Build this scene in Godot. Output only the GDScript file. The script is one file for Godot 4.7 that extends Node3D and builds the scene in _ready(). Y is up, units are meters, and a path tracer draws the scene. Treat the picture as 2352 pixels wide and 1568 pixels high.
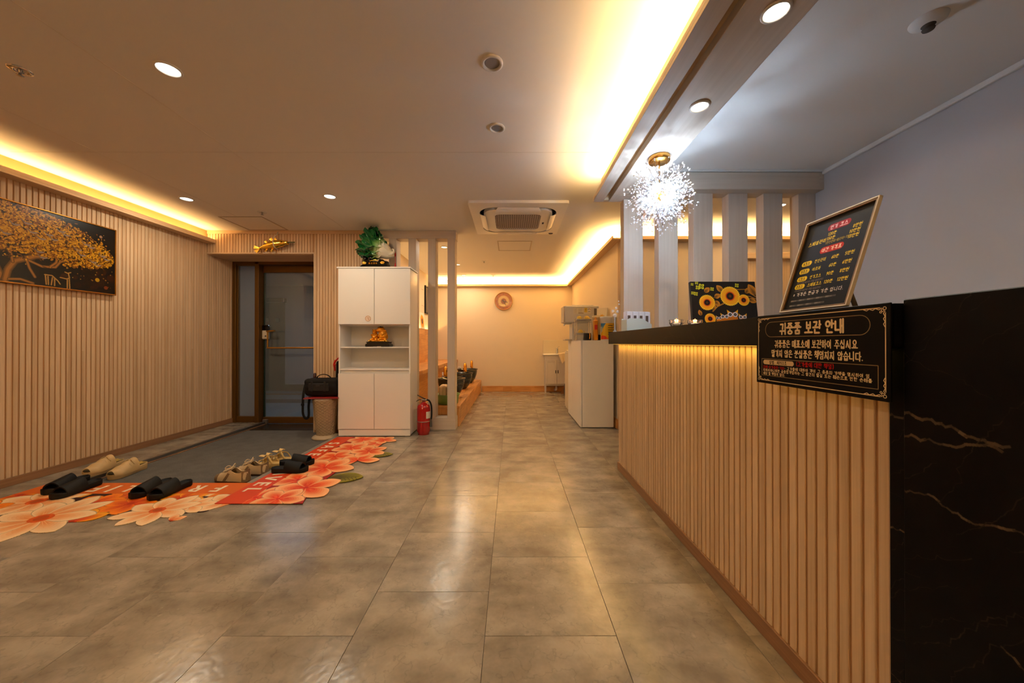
extends Node3D
# Foyer of a small foot-bath and massage shop, seen from 1.03 m above the floor. Metres; the camera looks along -Z,
# and D(x, y, d) is the point x right, y up, d metres in front of the camera.

const H := 2.362          # ceiling
const WALL_L := -3.61     # face of the slats on the left wall
const WALL_R := 2.42      # right wall of the reception
const WALL_D := 4.18      # plane of the door wall and the partition
const BACK_L := -1.66     # back room
const BACK_R := 1.274
const BACK_Z := 7.45
const LOW := -0.035       # floor of the shoe area

const WARM := Color(1.0, 0.80, 0.50)
const COOL := Color(0.80, 0.89, 1.0)
const NEUTRAL := Color(1.0, 0.94, 0.84)

var M := {}
var names := {}
var rng := RandomNumberGenerator.new()


func _ready() -> void:
	rng.seed = 7
	var cam := Camera3D.new()
	cam.name = "camera"
	cam.position = Vector3(0, 1.03, 0)
	cam.rotation_degrees = Vector3(0.212, -0.07, 0)
	cam.fov = 2.0 * rad_to_deg(atan(784.0 / 810.0))
	cam.near = 0.02
	cam.current = true
	add_child(cam)
	var env := Environment.new()
	env.background_mode = Environment.BG_COLOR
	env.background_color = Color(0.0, 0.0, 0.0)
	env.tonemap_mode = Environment.TONE_MAPPER_LINEAR
	env.tonemap_exposure = 1.12
	env.sdfgi_enabled = true
	env.ssao_enabled = true
	env.ssil_enabled = true
	var we := WorldEnvironment.new()
	we.name = "environment"
	we.environment = env
	add_child(we)
	make_materials()
	build_shell()
	build_ceiling_things()
	build_screens()
	build_door_and_corridor()
	build_counter()
	build_counter_things()
	build_cabinet_and_entry()
	build_shoes()
	build_back_room()


# ---------------------------------------------------------------- nodes
func D(x: float, y: float, d: float) -> Vector3:
	return Vector3(x, y, -d)


func numbered(called: String) -> String:
	var n: int = names.get(called, 0)
	names[called] = n + 1
	return called if n == 0 else "%s_%03d" % [called, n]


func tag(o: Node, label: String, category: String, group := "", kind := "") -> Node:
	o.set_meta("label", label)
	o.set_meta("category", category)
	if group:
		o.set_meta("group", group)
	if kind:
		o.set_meta("kind", kind)
	return o


func thing(called: String, at: Vector3, label: String, category: String, group := "", turn := 0.0) -> Node3D:
	var o := Node3D.new()
	o.name = numbered(called)
	o.position = at
	o.rotation.y = turn
	add_child(o)
	tag(o, label, category, group)
	return o


func structure(called: String, label: String, category: String) -> Node3D:
	var o := Node3D.new()
	o.name = called
	add_child(o)
	tag(o, label, category, "", "structure")
	return o


func obj(called: String, st: SurfaceTool, m: Material, parent: Node = null) -> MeshInstance3D:
	st.generate_normals()
	var o := MeshInstance3D.new()
	o.mesh = st.commit()
	o.material_override = m
	if parent == null:
		o.name = numbered(called)
		add_child(o)
	else:
		o.name = called
		parent.add_child(o, true)
	return o


func copy_mesh(called: String, mesh: Mesh, m: Material, at: Vector3, parent: Node) -> MeshInstance3D:
	var o := MeshInstance3D.new()
	o.name = called
	o.mesh = mesh
	o.material_override = m
	o.position = at
	parent.add_child(o, true)
	return o


func again(o: Node3D, at: Vector3, turn: float, label: String) -> Node3D:
	var c: Node3D = o.duplicate()
	c.name = numbered(String(o.name).trim_suffix("_001"))
	add_child(c)
	c.position = at
	c.rotation.y = turn
	c.set_meta("label", label)
	return c


func shine(l: Light3D, at: Vector3, color: Color, energy: float, parent: Node = null, size := 0.05) -> Light3D:
	l.name = "glow"
	l.light_color = color
	l.light_energy = energy
	l.light_size = size
	l.shadow_enabled = true
	if l is OmniLight3D:
		l.omni_range = 20.0
		l.omni_attenuation = 2.0
	elif l is SpotLight3D:
		l.spot_range = 20.0
		l.spot_attenuation = 2.0
	elif l is AreaLight3D:
		l.area_range = 20.0
		l.area_attenuation = 2.0
	(parent if parent else self).add_child(l, true)
	l.position = at
	return l


# a strip of light of length len along the axis "along" (0 x, 2 z), shining up or down
func strip_light(at: Vector3, length: float, along: int, energy: float, color: Color, up: bool, parent: Node, wide := 0.02, tilt := 0.0) -> void:
	var a := AreaLight3D.new()
	a.area_size = Vector2(length, wide) if along == 0 else Vector2(wide, length)
	a.area_normalize_energy = true
	shine(a, at, color, energy, parent)
	a.rotation_degrees = Vector3(90 if up else -90, 0, 0)
	a.basis = Basis(Vector3(1, 0, 0) if along == 0 else Vector3(0, 0, 1), deg_to_rad(tilt)) * a.basis


# ---------------------------------------------------------------- shapes
func S() -> SurfaceTool:
	var st := SurfaceTool.new()
	st.begin(Mesh.PRIMITIVE_TRIANGLES)
	st.set_smooth_group(-1)
	st.set_color(Color.WHITE)
	st.set_uv(Vector2.ZERO)
	return st


func tri(st: SurfaceTool, a: Vector3, b: Vector3, c: Vector3, out: Vector3, ua := Vector2.ZERO, ub := Vector2.ZERO, uc := Vector2.ZERO) -> void:
	if (a - c).cross(a - b).dot(out) < 0.0:
		var t := b
		b = c
		c = t
		var u := ub
		ub = uc
		uc = u
	st.set_uv(ua)
	st.add_vertex(a)
	st.set_uv(ub)
	st.add_vertex(b)
	st.set_uv(uc)
	st.add_vertex(c)


func quad(st: SurfaceTool, a: Vector3, b: Vector3, c: Vector3, d: Vector3, out: Vector3, ua := Vector2.ZERO, ub := Vector2.ZERO, uc := Vector2.ZERO, ud := Vector2.ZERO) -> void:
	tri(st, a, b, c, out, ua, ub, uc)
	tri(st, a, c, d, out, ua, uc, ud)


func flat_uv(p: Vector3, axis: int, g: int) -> Vector2:
	var u := (axis + 1) % 3
	var v := (axis + 2) % 3
	if u == g or (v != g and v == 0):
		var t := u
		u = v
		v = t
	return Vector2(p[u], p[v])


# a box with chamfered edges; g is the axis along which grain runs (texture v)
func box(st: SurfaceTool, c: Vector3, s: Vector3, bev := 0.0, g := 1, off := Vector2.ZERO) -> void:
	st.set_smooth_group(-1)
	var h := s * 0.5
	var b := minf(bev, minf(h.x, minf(h.y, h.z)) * 0.9)
	for ax in 3:
		var u := (ax + 1) % 3
		var v := (ax + 2) % 3
		for sg: float in [-1.0, 1.0]:
			var ps: Array[Vector3] = []
			for k: Array in [[-1, -1], [1, -1], [1, 1], [-1, 1]]:
				var p := Vector3.ZERO
				p[ax] = sg * h[ax]
				p[u] = k[0] * (h[u] - b)
				p[v] = k[1] * (h[v] - b)
				ps.append(p + c)
			var o := Vector3.ZERO
			o[ax] = sg
			quad(st, ps[0], ps[1], ps[2], ps[3], o, flat_uv(ps[0], ax, g) + off, flat_uv(ps[1], ax, g) + off, flat_uv(ps[2], ax, g) + off, flat_uv(ps[3], ax, g) + off)
	if b <= 0.0:
		return
	for ax in 3:  # edges along ax
		var u := (ax + 1) % 3
		var v := (ax + 2) % 3
		for su: float in [-1.0, 1.0]:
			for sv: float in [-1.0, 1.0]:
				var ps: Array[Vector3] = []
				for k: Array in [[-1, 0], [1, 0], [1, 1], [-1, 1]]:
					var p := Vector3.ZERO
					p[ax] = k[0] * (h[ax] - b)
					p[u] = su * (h[u] - (b if k[1] == 1 else 0.0))
					p[v] = sv * (h[v] - (0.0 if k[1] == 1 else b))
					ps.append(p + c)
				var o := Vector3.ZERO
				o[u] = su
				o[v] = sv
				quad(st, ps[0], ps[1], ps[2], ps[3], o, flat_uv(ps[0], u, g) + off, flat_uv(ps[1], u, g) + off, flat_uv(ps[2], u, g) + off, flat_uv(ps[3], u, g) + off)
	for sx: float in [-1.0, 1.0]:
		for sy: float in [-1.0, 1.0]:
			for sz: float in [-1.0, 1.0]:
				var o := Vector3(sx, sy, sz)
				tri(st, c + o * Vector3(h.x, h.y - b, h.z - b), c + o * Vector3(h.x - b, h.y, h.z - b), c + o * Vector3(h.x - b, h.y - b, h.z), o)


# a box by its limits: x from a to b, y from a to b, depth from a to b
func slab(st: SurfaceTool, x0: float, x1: float, y0: float, y1: float, d0: float, d1: float, bev := 0.0, g := 1, off := Vector2.ZERO) -> void:
	box(st, Vector3((x0 + x1) / 2, (y0 + y1) / 2, -(d0 + d1) / 2), Vector3(absf(x1 - x0), absf(y1 - y0), absf(d1 - d0)), bev, g, off)


func lathe(st: SurfaceTool, prof: Array, n: int, xf := Transform3D.IDENTITY, group := 1, sx := 1.0, sz := 1.0) -> void:
	st.set_smooth_group(group)
	for i in prof.size() - 1:
		var p: Vector2 = prof[i]
		var q: Vector2 = prof[i + 1]
		var n2 := Vector2(q.y - p.y, p.x - q.x)
		for k in n:
			var a0 := TAU * k / n
			var a1 := TAU * (k + 1) / n
			var r0 := Vector3(cos(a0) * sx, 0, sin(a0) * sz)
			var r1 := Vector3(cos(a1) * sx, 0, sin(a1) * sz)
			var out := xf.basis * ((r0 + r1).normalized() * n2.x + Vector3.UP * n2.y)
			var A := xf * (r0 * p.x + Vector3.UP * p.y)
			var B := xf * (r1 * p.x + Vector3.UP * p.y)
			var C := xf * (r1 * q.x + Vector3.UP * q.y)
			var E := xf * (r0 * q.x + Vector3.UP * q.y)
			var u0 := float(k) / n
			var u1 := float(k + 1) / n
			if p.x > 1e-6:
				tri(st, A, B, C if q.x > 1e-6 else E, out, Vector2(u0, p.y), Vector2(u1, p.y), Vector2(u1, q.y))
			if q.x > 1e-6:
				tri(st, A, C, E, out, Vector2(u0, p.y), Vector2(u1, q.y), Vector2(u0, q.y))
	st.set_smooth_group(-1)


func ball(st: SurfaceTool, c: Vector3, r: Vector3, n := 16, rot := Basis.IDENTITY, group := 1) -> void:
	var prof := []
	var m := maxi(4, n / 2)
	for i in m + 1:
		var a := PI * i / m - PI / 2
		prof.append(Vector2(maxf(cos(a), 0.0) if i > 0 and i < m else 0.0, sin(a)))
	lathe(st, prof, n, Transform3D(rot * Basis.from_scale(r), c), group)


func tube(st: SurfaceTool, pts: Array, rad: Variant, n := 8, caps := true, group := 1, flatten := 1.0, hint := Vector3.UP) -> void:
	var side := Vector3.ZERO
	var rings := []
	for i in pts.size():
		var p: Vector3 = pts[i]
		var t: Vector3 = (Vector3(pts[mini(i + 1, pts.size() - 1)]) - Vector3(pts[maxi(i - 1, 0)])).normalized()
		if side == Vector3.ZERO:
			side = t.cross(hint)
			if side.length() < 0.01:
				side = t.cross(Vector3.RIGHT)
		side = (side - t * side.dot(t)).normalized()
		var up := side.cross(t)
		var r: float = rad[i] if rad is Array else rad
		var ring := []
		for k in n:
			var a := TAU * k / n
			ring.append(p + (side * cos(a) + up * sin(a) * flatten) * r)
		rings.append(ring)
	st.set_smooth_group(group)
	for i in pts.size() - 1:
		for k in n:
			var j := (k + 1) % n
			var mid: Vector3 = (rings[i][k] + rings[i][j] + rings[i + 1][k] + rings[i + 1][j]) / 4.0
			quad(st, rings[i][k], rings[i][j], rings[i + 1][j], rings[i + 1][k], mid - (Vector3(pts[i]) + Vector3(pts[i + 1])) / 2.0, Vector2(float(k) / n, i), Vector2(float(k + 1) / n, i), Vector2(float(k + 1) / n, i + 1), Vector2(float(k) / n, i + 1))
	if caps:
		st.set_smooth_group(-1)
		for e: int in [0, pts.size() - 1]:
			var out: Vector3 = Vector3(pts[e]) - Vector3(pts[1 if e == 0 else e - 1])
			for k in n:
				tri(st, pts[e], rings[e][k], rings[e][(k + 1) % n], out)
	st.set_smooth_group(-1)


func arc(c: Vector3, u: Vector3, v: Vector3, a0: float, a1: float, n: int) -> Array:
	var out := []
	for i in n + 1:
		var a := lerpf(a0, a1, float(i) / n)
		out.append(c + u * cos(a) + v * sin(a))
	return out


func smooth_path(pts: Array, per := 6) -> Array:
	var c := Curve3D.new()
	for i in pts.size():
		var t: Vector3 = (Vector3(pts[mini(i + 1, pts.size() - 1)]) - Vector3(pts[maxi(i - 1, 0)])) / 6.0
		c.add_point(pts[i], -t, t)
	var out := []
	for i in (pts.size() - 1) * per + 1:
		out.append(c.samplef(float(i) / per))
	return out


# a polygon in its own x-y plane, pushed along +z by depth; uv is the polygon's place times k
func prism(st: SurfaceTool, poly: PackedVector2Array, xf: Transform3D, depth: float, k := Vector2.ONE, off := Vector2.ZERO, bev := 0.0) -> void:
	st.set_smooth_group(-1)
	if Geometry2D.is_polygon_clockwise(poly):
		poly.reverse()
	var ring := poly
	if bev > 0.0:
		var ins := Geometry2D.offset_polygon(poly, -bev)
		if ins.size() == 1:
			ring = ins[0]
			if Geometry2D.is_polygon_clockwise(ring):
				ring.reverse()
	var ok := ring.size() == poly.size() and ring != poly
	var top := ring if ok else poly
	var fs := Geometry2D.triangulate_polygon(top)
	for i in range(0, fs.size(), 3):
		var a := top[fs[i]]
		var b := top[fs[i + 1]]
		var c := top[fs[i + 2]]
		for z: float in [0.0, depth]:
			tri(st, xf * Vector3(a.x, a.y, z), xf * Vector3(b.x, b.y, z), xf * Vector3(c.x, c.y, z), xf.basis.z * (1.0 if z > 0.0 else -1.0) * signf(depth), a * k + off, b * k + off, c * k + off)
	for i in poly.size():
		var a := poly[i]
		var b := poly[(i + 1) % poly.size()]
		var out := xf.basis * Vector3(b.y - a.y, a.x - b.x, 0)
		quad(st, xf * Vector3(a.x, a.y, 0), xf * Vector3(b.x, b.y, 0), xf * Vector3(b.x, b.y, depth), xf * Vector3(a.x, a.y, depth), out, a * k + off, b * k + off, b * k + off, a * k + off)


# a curved sheet with thickness: f(u, v) for u in -1..1, v in 0..1
func sheet(st: SurfaceTool, nu: int, nv: int, f: Callable, thick: float, tint: Variant = null) -> void:
	var P := []
	for j in nv + 1:
		var row := []
		for i in nu + 1:
			row.append(f.call(2.0 * i / nu - 1.0, float(j) / nv))
		P.append(row)
	var N := []
	for j in nv + 1:
		var row := []
		for i in nu + 1:
			var du: Vector3 = P[j][mini(i + 1, nu)] - P[j][maxi(i - 1, 0)]
			var dv: Vector3 = P[mini(j + 1, nv)][i] - P[maxi(j - 1, 0)][i]
			row.append(du.cross(dv).normalized())
		N.append(row)
	for side: float in [1.0, -1.0]:
		st.set_smooth_group(2 if side > 0 else 3)
		for j in nv:
			for i in nu:
				var q := []
				for k: Array in [[0, 0], [1, 0], [1, 1], [0, 1]]:
					q.append([P[j + k[1]][i + k[0]] + N[j + k[1]][i + k[0]] * thick * 0.5 * side, Vector2((i + k[0]) / float(nu), (j + k[1]) / float(nv))])
				var out: Vector3 = N[j][i] * side
				for t: Array in [[0, 1, 2], [0, 2, 3]]:
					var o: Array = t
					if (q[t[0]][0] - q[t[2]][0]).cross(q[t[0]][0] - q[t[1]][0]).dot(out) < 0:
						o = [t[0], t[2], t[1]]
					for w: int in o:
						if tint != null:
							st.set_color(tint.call(q[w][1].x * 2 - 1, q[w][1].y))
						st.set_uv(q[w][1])
						st.add_vertex(q[w][0])
	st.set_smooth_group(-1)
	var rim := []
	for i in nu:
		rim.append([0, i, 0, i + 1])
		rim.append([nv, i, nv, i + 1])
	for j in nv:
		rim.append([j, 0, j + 1, 0])
		rim.append([j, nu, j + 1, nu])
	var mid: Vector3 = P[nv / 2][nu / 2]
	for r: Array in rim:
		var a: Vector3 = P[r[0]][r[1]]
		var b: Vector3 = P[r[2]][r[3]]
		var na: Vector3 = N[r[0]][r[1]] * thick * 0.5
		var nb: Vector3 = N[r[2]][r[3]] * thick * 0.5
		if tint != null:
			st.set_color(tint.call(2.0 * r[1] / nu - 1.0, float(r[0]) / nv))
		quad(st, a + na, b + nb, b - nb, a - na, (a + b) / 2 - mid)


# one smooth body round tapered capsules [a, b, ra, rb], joined by a smooth minimum; surface nets
func body(st: SurfaceTool, bones: Array, cell: float, blend := 0.01, squash := Vector3.ONE, tint: Variant = null) -> void:
	var lo := Vector3.INF
	var hi := -Vector3.INF
	for b: Array in bones:
		for e in 2:
			var r: float = b[2 + e] + blend
			lo = lo.min(Vector3(b[e]) - Vector3.ONE * r)
			hi = hi.max(Vector3(b[e]) + Vector3.ONE * r)
	lo -= Vector3.ONE * cell * 2
	var n := Vector3i(((hi - lo) / cell).ceil()) + Vector3i(3, 3, 3)
	var F := PackedFloat32Array()
	F.resize(n.x * n.y * n.z)
	F.fill(1.0)
	var sy := n.x
	var sz := n.x * n.y
	for b: Array in bones:
		var a: Vector3 = b[0]
		var ab: Vector3 = Vector3(b[1]) - a
		var l2 := maxf(ab.length_squared(), 1e-9)
		var m: float = maxf(b[2], b[3]) + blend + cell * 2.5
		var i0 := Vector3i(((a.min(b[1]) - Vector3.ONE * m - lo) / cell).floor()).max(Vector3i.ZERO)
		var i1 := Vector3i(((a.max(b[1]) + Vector3.ONE * m - lo) / cell).ceil()).min(n - Vector3i.ONE)
		for z in range(i0.z, i1.z + 1):
			for y in range(i0.y, i1.y + 1):
				for x in range(i0.x, i1.x + 1):
					var p := lo + Vector3(x, y, z) * cell
					var t := clampf((p - a).dot(ab) / l2, 0.0, 1.0)
					var d: float = (p - a - ab * t).length() - lerpf(b[2], b[3], t)
					var at := x + y * sy + z * sz
					var o := F[at]
					var h := maxf(blend - absf(o - d), 0.0) / blend
					F[at] = minf(o, d) - h * h * blend * 0.25
	var vid := {}
	var verts := PackedVector3Array()
	for z in n.z - 1:
		for y in n.y - 1:
			for x in n.x - 1:
				var at := x + y * sy + z * sz
				var mask := 0
				for k in 8:
					if F[at + (k & 1) + ((k >> 1) & 1) * sy + (k >> 2) * sz] < 0.0:
						mask |= 1 << k
				if mask == 0 or mask == 255:
					continue
				var sum := Vector3.ZERO
				var cnt := 0
				for e: Array in [[0, 1], [2, 3], [4, 5], [6, 7], [0, 2], [1, 3], [4, 6], [5, 7], [0, 4], [1, 5], [2, 6], [3, 7]]:
					if ((mask >> e[0]) & 1) != ((mask >> e[1]) & 1):
						var f0 := F[at + (e[0] & 1) + ((e[0] >> 1) & 1) * sy + (e[0] >> 2) * sz]
						var f1 := F[at + (e[1] & 1) + ((e[1] >> 1) & 1) * sy + (e[1] >> 2) * sz]
						var t := f0 / (f0 - f1)
						sum += Vector3(e[0] & 1, (e[0] >> 1) & 1, e[0] >> 2).lerp(Vector3(e[1] & 1, (e[1] >> 1) & 1, e[1] >> 2), t)
						cnt += 1
				vid[at] = verts.size()
				verts.append((lo + (Vector3(x, y, z) + sum / cnt) * cell) * squash)
	st.set_smooth_group(5)
	for z in range(1, n.z - 1):
		for y in range(1, n.y - 1):
			for x in range(1, n.x - 1):
				var at := x + y * sy + z * sz
				var in0 := F[at] < 0.0
				for ax in 3:
					var st1: int = [1, sy, sz][ax]
					if in0 == (F[at + st1] < 0.0):
						continue
					var s1: int = [sy, sz, 1][ax]
					var s2: int = [sz, 1, sy][ax]
					var q := [vid[at], vid[at - s1], vid[at - s1 - s2], vid[at - s2]]
					var out := Vector3.ZERO
					out[ax] = 1.0 if in0 else -1.0
					for t: Array in [[0, 1, 2], [0, 2, 3]]:
						var a: Vector3 = verts[q[t[0]]]
						var b: Vector3 = verts[q[t[1]]]
						var c: Vector3 = verts[q[t[2]]]
						if (a - c).cross(a - b).dot(out) < 0.0:
							var w := b
							b = c
							c = w
						for p: Vector3 in [a, b, c]:
							if tint != null:
								st.set_color(tint.call(p))
							st.add_vertex(p)
	st.set_smooth_group(-1)


# ---------------------------------------------------------------- flat print: a small painter on an Image
class Canvas:
	var im: Image
	var w: int
	var h: int

	func _init(ww: int, hh: int, c: Color) -> void:
		w = ww
		h = hh
		im = Image.create_empty(w, h, false, Image.FORMAT_RGB8)
		im.fill(c)

	func poly(p: PackedVector2Array, c: Color) -> void:
		var lo := h
		var hi := 0
		for q in p:
			lo = mini(lo, int(q.y))
			hi = maxi(hi, int(q.y) + 1)
		for y in range(maxi(lo, 0), mini(hi, h)):
			var xs: Array[float] = []
			var yy := y + 0.5
			for i in p.size():
				var a := p[i]
				var b := p[(i + 1) % p.size()]
				if (a.y <= yy) != (b.y <= yy):
					xs.append(a.x + (b.x - a.x) * (yy - a.y) / (b.y - a.y))
			xs.sort()
			for k in range(0, xs.size() - 1, 2):
				var x0 := maxi(int(round(xs[k])), 0)
				var x1 := mini(int(round(xs[k + 1])), w)
				if x1 > x0:
					im.fill_rect(Rect2i(x0, y, x1 - x0, 1), c)

	func disc(c: Vector2, r: float, col: Color, ry := -1.0, turn := 0.0, n := 18) -> void:
		var p := PackedVector2Array()
		for i in n:
			p.append(c + Vector2(cos(TAU * i / n) * r, sin(TAU * i / n) * (ry if ry > 0 else r)).rotated(turn))
		poly(p, col)

	func line(a: Vector2, b: Vector2, t: float, c: Color, cap := true) -> void:
		var d := (b - a).normalized() * t * 0.5
		var s := d.orthogonal()
		if cap:
			a -= d
			b += d
		poly(PackedVector2Array([a + s, b + s, b - s, a - s]), c)

	func path(ps: Array, t: float, c: Color) -> void:
		for i in ps.size() - 1:
			line(ps[i], ps[i + 1], t, c, false)
			disc(ps[i + 1], t * 0.5, c, -1.0, 0.0, 8)
		disc(ps[0], t * 0.5, c, -1.0, 0.0, 8)

	func ring(c: Vector2, rx: float, ry: float, t: float, col: Color, n := 24) -> void:
		var ps := []
		for i in n + 1:
			ps.append(c + Vector2(cos(TAU * i / n) * rx, sin(TAU * i / n) * ry))
		path(ps, t, col)

	func pill(a: Vector2, b: Vector2, c: Color, line_w := 0.0) -> void:
		var r := (b.y - a.y) / 2
		var ps := PackedVector2Array()
		for i in 13:
			ps.append(Vector2(b.x - r, a.y + r) + Vector2(cos(-PI / 2 + PI * i / 12), sin(-PI / 2 + PI * i / 12)) * r)
		for i in 13:
			ps.append(Vector2(a.x + r, a.y + r) + Vector2(cos(PI / 2 + PI * i / 12), sin(PI / 2 + PI * i / 12)) * r)
		if line_w > 0.0:
			var q := Array(ps)
			q.append(ps[0])
			path(q, line_w, c)
		else:
			poly(ps, c)

	func frame(a: Vector2, b: Vector2, t: float, c: Color) -> void:
		path([a, Vector2(b.x, a.y), b, Vector2(a.x, b.y), a], t, c)

	# a petal from c outwards, shaded from the inner to the outer colour
	func petal(c: Vector2, ang: float, length: float, wide: float, inner: Color, outer: Color, blunt := 0.6) -> PackedVector2Array:
		var rim := PackedVector2Array()
		for k in 7:
			var f := 1.0 - k / 7.0
			var ps := Canvas.petal_shape(c, ang, length * (0.35 + 0.65 * f), wide * (0.2 + 0.8 * f), blunt)
			if k == 0:
				rim = ps
				poly(Canvas.petal_shape(c, ang, length * 1.02, wide * 1.08, blunt), outer.darkened(0.22))
			poly(ps, outer.lerp(inner, pow(k / 6.0, 1.4)))
		return rim

	static func petal_shape(c: Vector2, ang: float, length: float, wide: float, blunt: float) -> PackedVector2Array:
		var ps := PackedVector2Array()
		for i in 15:
			var t := i / 14.0
			ps.append(c + Vector2(t * length, wide * 0.5 * pow(sin(PI * pow(t, blunt + 0.35)), 0.75) if t < 1.0 and t > 0.0 else 0.0).rotated(ang))
		for i in range(13, 0, -1):
			var t := i / 14.0
			ps.append(c + Vector2(t * length, -wide * 0.5 * pow(sin(PI * pow(t, blunt + 0.35)), 0.75)).rotated(ang))
		return ps

	func done(mw: int, mh: int) -> ImageTexture:
		if mw != w:
			im.resize(mw, mh, Image.INTERPOLATE_LANCZOS)
		return ImageTexture.create_from_image(im)

	# ------------- strokes of letters. A glyph is a list of polylines in a unit square, y down; [cx, cy, rx, ry] as a Vector4 is a ring
	const INITIALS := ["g", "gg", "n", "d", "dd", "r", "m", "b", "bb", "s", "ss", "o", "j", "jj", "c", "k", "t", "p", "h"]
	const FINALS := ["", "g", "gg", "gs", "n", "nj", "nh", "d", "r", "rg", "rm", "rb", "rs", "rt", "rp", "rh", "m", "b", "bs", "s", "ss", "o", "j", "c", "k", "t", "p", "h"]

	func cons(k: String) -> Array:
		match k:
			"g": return [[[0.1, 0.1], [0.9, 0.1], [0.75, 0.95]]]
			"n": return [[[0.12, 0.05], [0.12, 0.88], [0.92, 0.88]]]
			"d": return [[[0.9, 0.1], [0.12, 0.1], [0.12, 0.9], [0.92, 0.9]]]
			"r": return [[[0.1, 0.08], [0.88, 0.08], [0.88, 0.48], [0.12, 0.48], [0.12, 0.92], [0.92, 0.92]]]
			"m": return [[[0.12, 0.1], [0.88, 0.1], [0.88, 0.9], [0.12, 0.9], [0.12, 0.1]]]
			"b": return [[[0.12, 0.05], [0.12, 0.92], [0.88, 0.92], [0.88, 0.05]], [[0.12, 0.48], [0.88, 0.48]]]
			"s": return [[[0.5, 0.05], [0.08, 0.95]], [[0.5, 0.3], [0.92, 0.95]]]
			"o": return [Vector4(0.5, 0.5, 0.42, 0.42)]
			"j": return [[[0.1, 0.1], [0.9, 0.1]], [[0.5, 0.12], [0.08, 0.95]], [[0.5, 0.4], [0.92, 0.95]]]
			"c": return [[[0.32, 0.0], [0.68, 0.0]], [[0.1, 0.25], [0.9, 0.25]], [[0.5, 0.27], [0.08, 0.98]], [[0.5, 0.5], [0.92, 0.98]]]
			"k": return [[[0.1, 0.1], [0.9, 0.1], [0.75, 0.95]], [[0.1, 0.5], [0.82, 0.48]]]
			"t": return [[[0.9, 0.08], [0.12, 0.08], [0.12, 0.92], [0.92, 0.92]], [[0.12, 0.5], [0.88, 0.5]]]
			"p": return [[[0.06, 0.1], [0.94, 0.1]], [[0.06, 0.9], [0.94, 0.9]], [[0.3, 0.1], [0.33, 0.9]], [[0.7, 0.1], [0.67, 0.9]]]
			"h": return [[[0.32, 0.0], [0.68, 0.0]], [[0.06, 0.22], [0.94, 0.22]], Vector4(0.5, 0.68, 0.3, 0.3)]
		return []

	func put(strokes: Array, r: Rect2, t: float, c: Color) -> void:
		for s: Variant in strokes:
			if s is Vector4:
				ring(r.position + Vector2(s.x, s.y) * r.size, s.z * r.size.x, s.w * r.size.y, t, c)
			else:
				var ps := []
				for q: Array in s:
					ps.append(r.position + Vector2(q[0], q[1]) * r.size)
				path(ps, t, c)

	func jamo(k: String, r: Rect2, t: float, c: Color) -> void:
		if k.length() == 2:
			for i in 2:
				put(cons(k[i]), Rect2(r.position.x + r.size.x * 0.52 * i, r.position.y, r.size.x * 0.48, r.size.y), t, c)
		else:
			put(cons(k), r, t, c)

	func syllable(code: int, o: Vector2, s: Vector2, t: float, c: Color) -> void:
		var k := code - 0xAC00
		var v := (k / 28) % 21
		var fin: String = FINALS[k % 28]
		var ini: String = INITIALS[k / 588]
		var bot := 0.60 if fin else 1.0       # height given to initial and vowel
		var upright: bool = v in [0, 1, 2, 3, 4, 5, 6, 7, 20]
		var lying: bool = v in [8, 12, 13, 17, 18]
		var R := func(x: float, y: float, ww: float, hh: float) -> Rect2: return Rect2(o + Vector2(x, y) * s, Vector2(ww, hh) * s)
		var L := func(x0: float, y0: float, x1: float, y1: float) -> void: path([o + Vector2(x0, y0) * s, o + Vector2(x1, y1) * s], t, c)
		if upright:
			var two: bool = v in [1, 3, 5, 7]
			jamo(ini, R.call(0.04, 0.1 * bot, 0.46 if two else 0.54, bot * 0.78), t, c)
			var x := 0.66 if two else 0.76
			var e := bot * 0.98
			L.call(x, 0.02, x, e)
			if two:
				L.call(0.92, 0.0, 0.92, e)
			if v in [0, 1]:
				L.call(x, bot * 0.5, x + (0.25 if v == 1 else 0.2), bot * 0.5)
			if v in [2, 3]:
				L.call(x, bot * 0.35, x + 0.2, bot * 0.35)
				L.call(x, bot * 0.62, x + 0.2, bot * 0.62)
			if v in [4, 5]:
				L.call(x - 0.16, bot * 0.5, x, bot * 0.5)
			if v in [6, 7]:
				L.call(x - 0.16, bot * 0.36, x, bot * 0.36)
				L.call(x - 0.16, bot * 0.62, x, bot * 0.62)
		elif lying:
			var down: bool = v in [13, 17]
			jamo(ini, R.call(0.2, 0.03, 0.6, bot * (0.5 if down else 0.56)), t, c)
			var y := bot * (0.7 if down else 0.9)
			L.call(0.02, y, 0.98, y)
			if v == 8:
				L.call(0.5, bot * 0.64, 0.5, y)
			elif v == 12:
				L.call(0.36, bot * 0.66, 0.36, y)
				L.call(0.64, bot * 0.66, 0.64, y)
			elif v == 13:
				L.call(0.5, y, 0.5, bot)
			elif v == 17:
				L.call(0.34, y, 0.34, bot)
				L.call(0.66, y, 0.66, bot)
		else:
			jamo(ini, R.call(0.08, 0.05, 0.46, bot * 0.5), t, c)
			var up: bool = v in [9, 10, 11]
			var y := bot * (0.86 if up else 0.7)
			if v == 19:
				y = bot * 0.82
			L.call(0.02, y, 0.66, y)
			if up:
				L.call(0.32, bot * 0.62, 0.32, y)
			elif v != 19:
				L.call(0.32, y, 0.32, bot * 0.98)
			var wide: bool = v in [10, 15]
			L.call(0.76 if wide else 0.84, 0.02, 0.76 if wide else 0.84, bot * 0.98)
			if wide:
				L.call(0.95, 0.02, 0.95, bot * 0.98)
			if v in [9, 10]:
				L.call(0.8, bot * 0.5, 0.97, bot * 0.5)
			if v in [14, 15]:
				L.call(0.62, bot * 0.88, 0.8, bot * 0.88)
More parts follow.
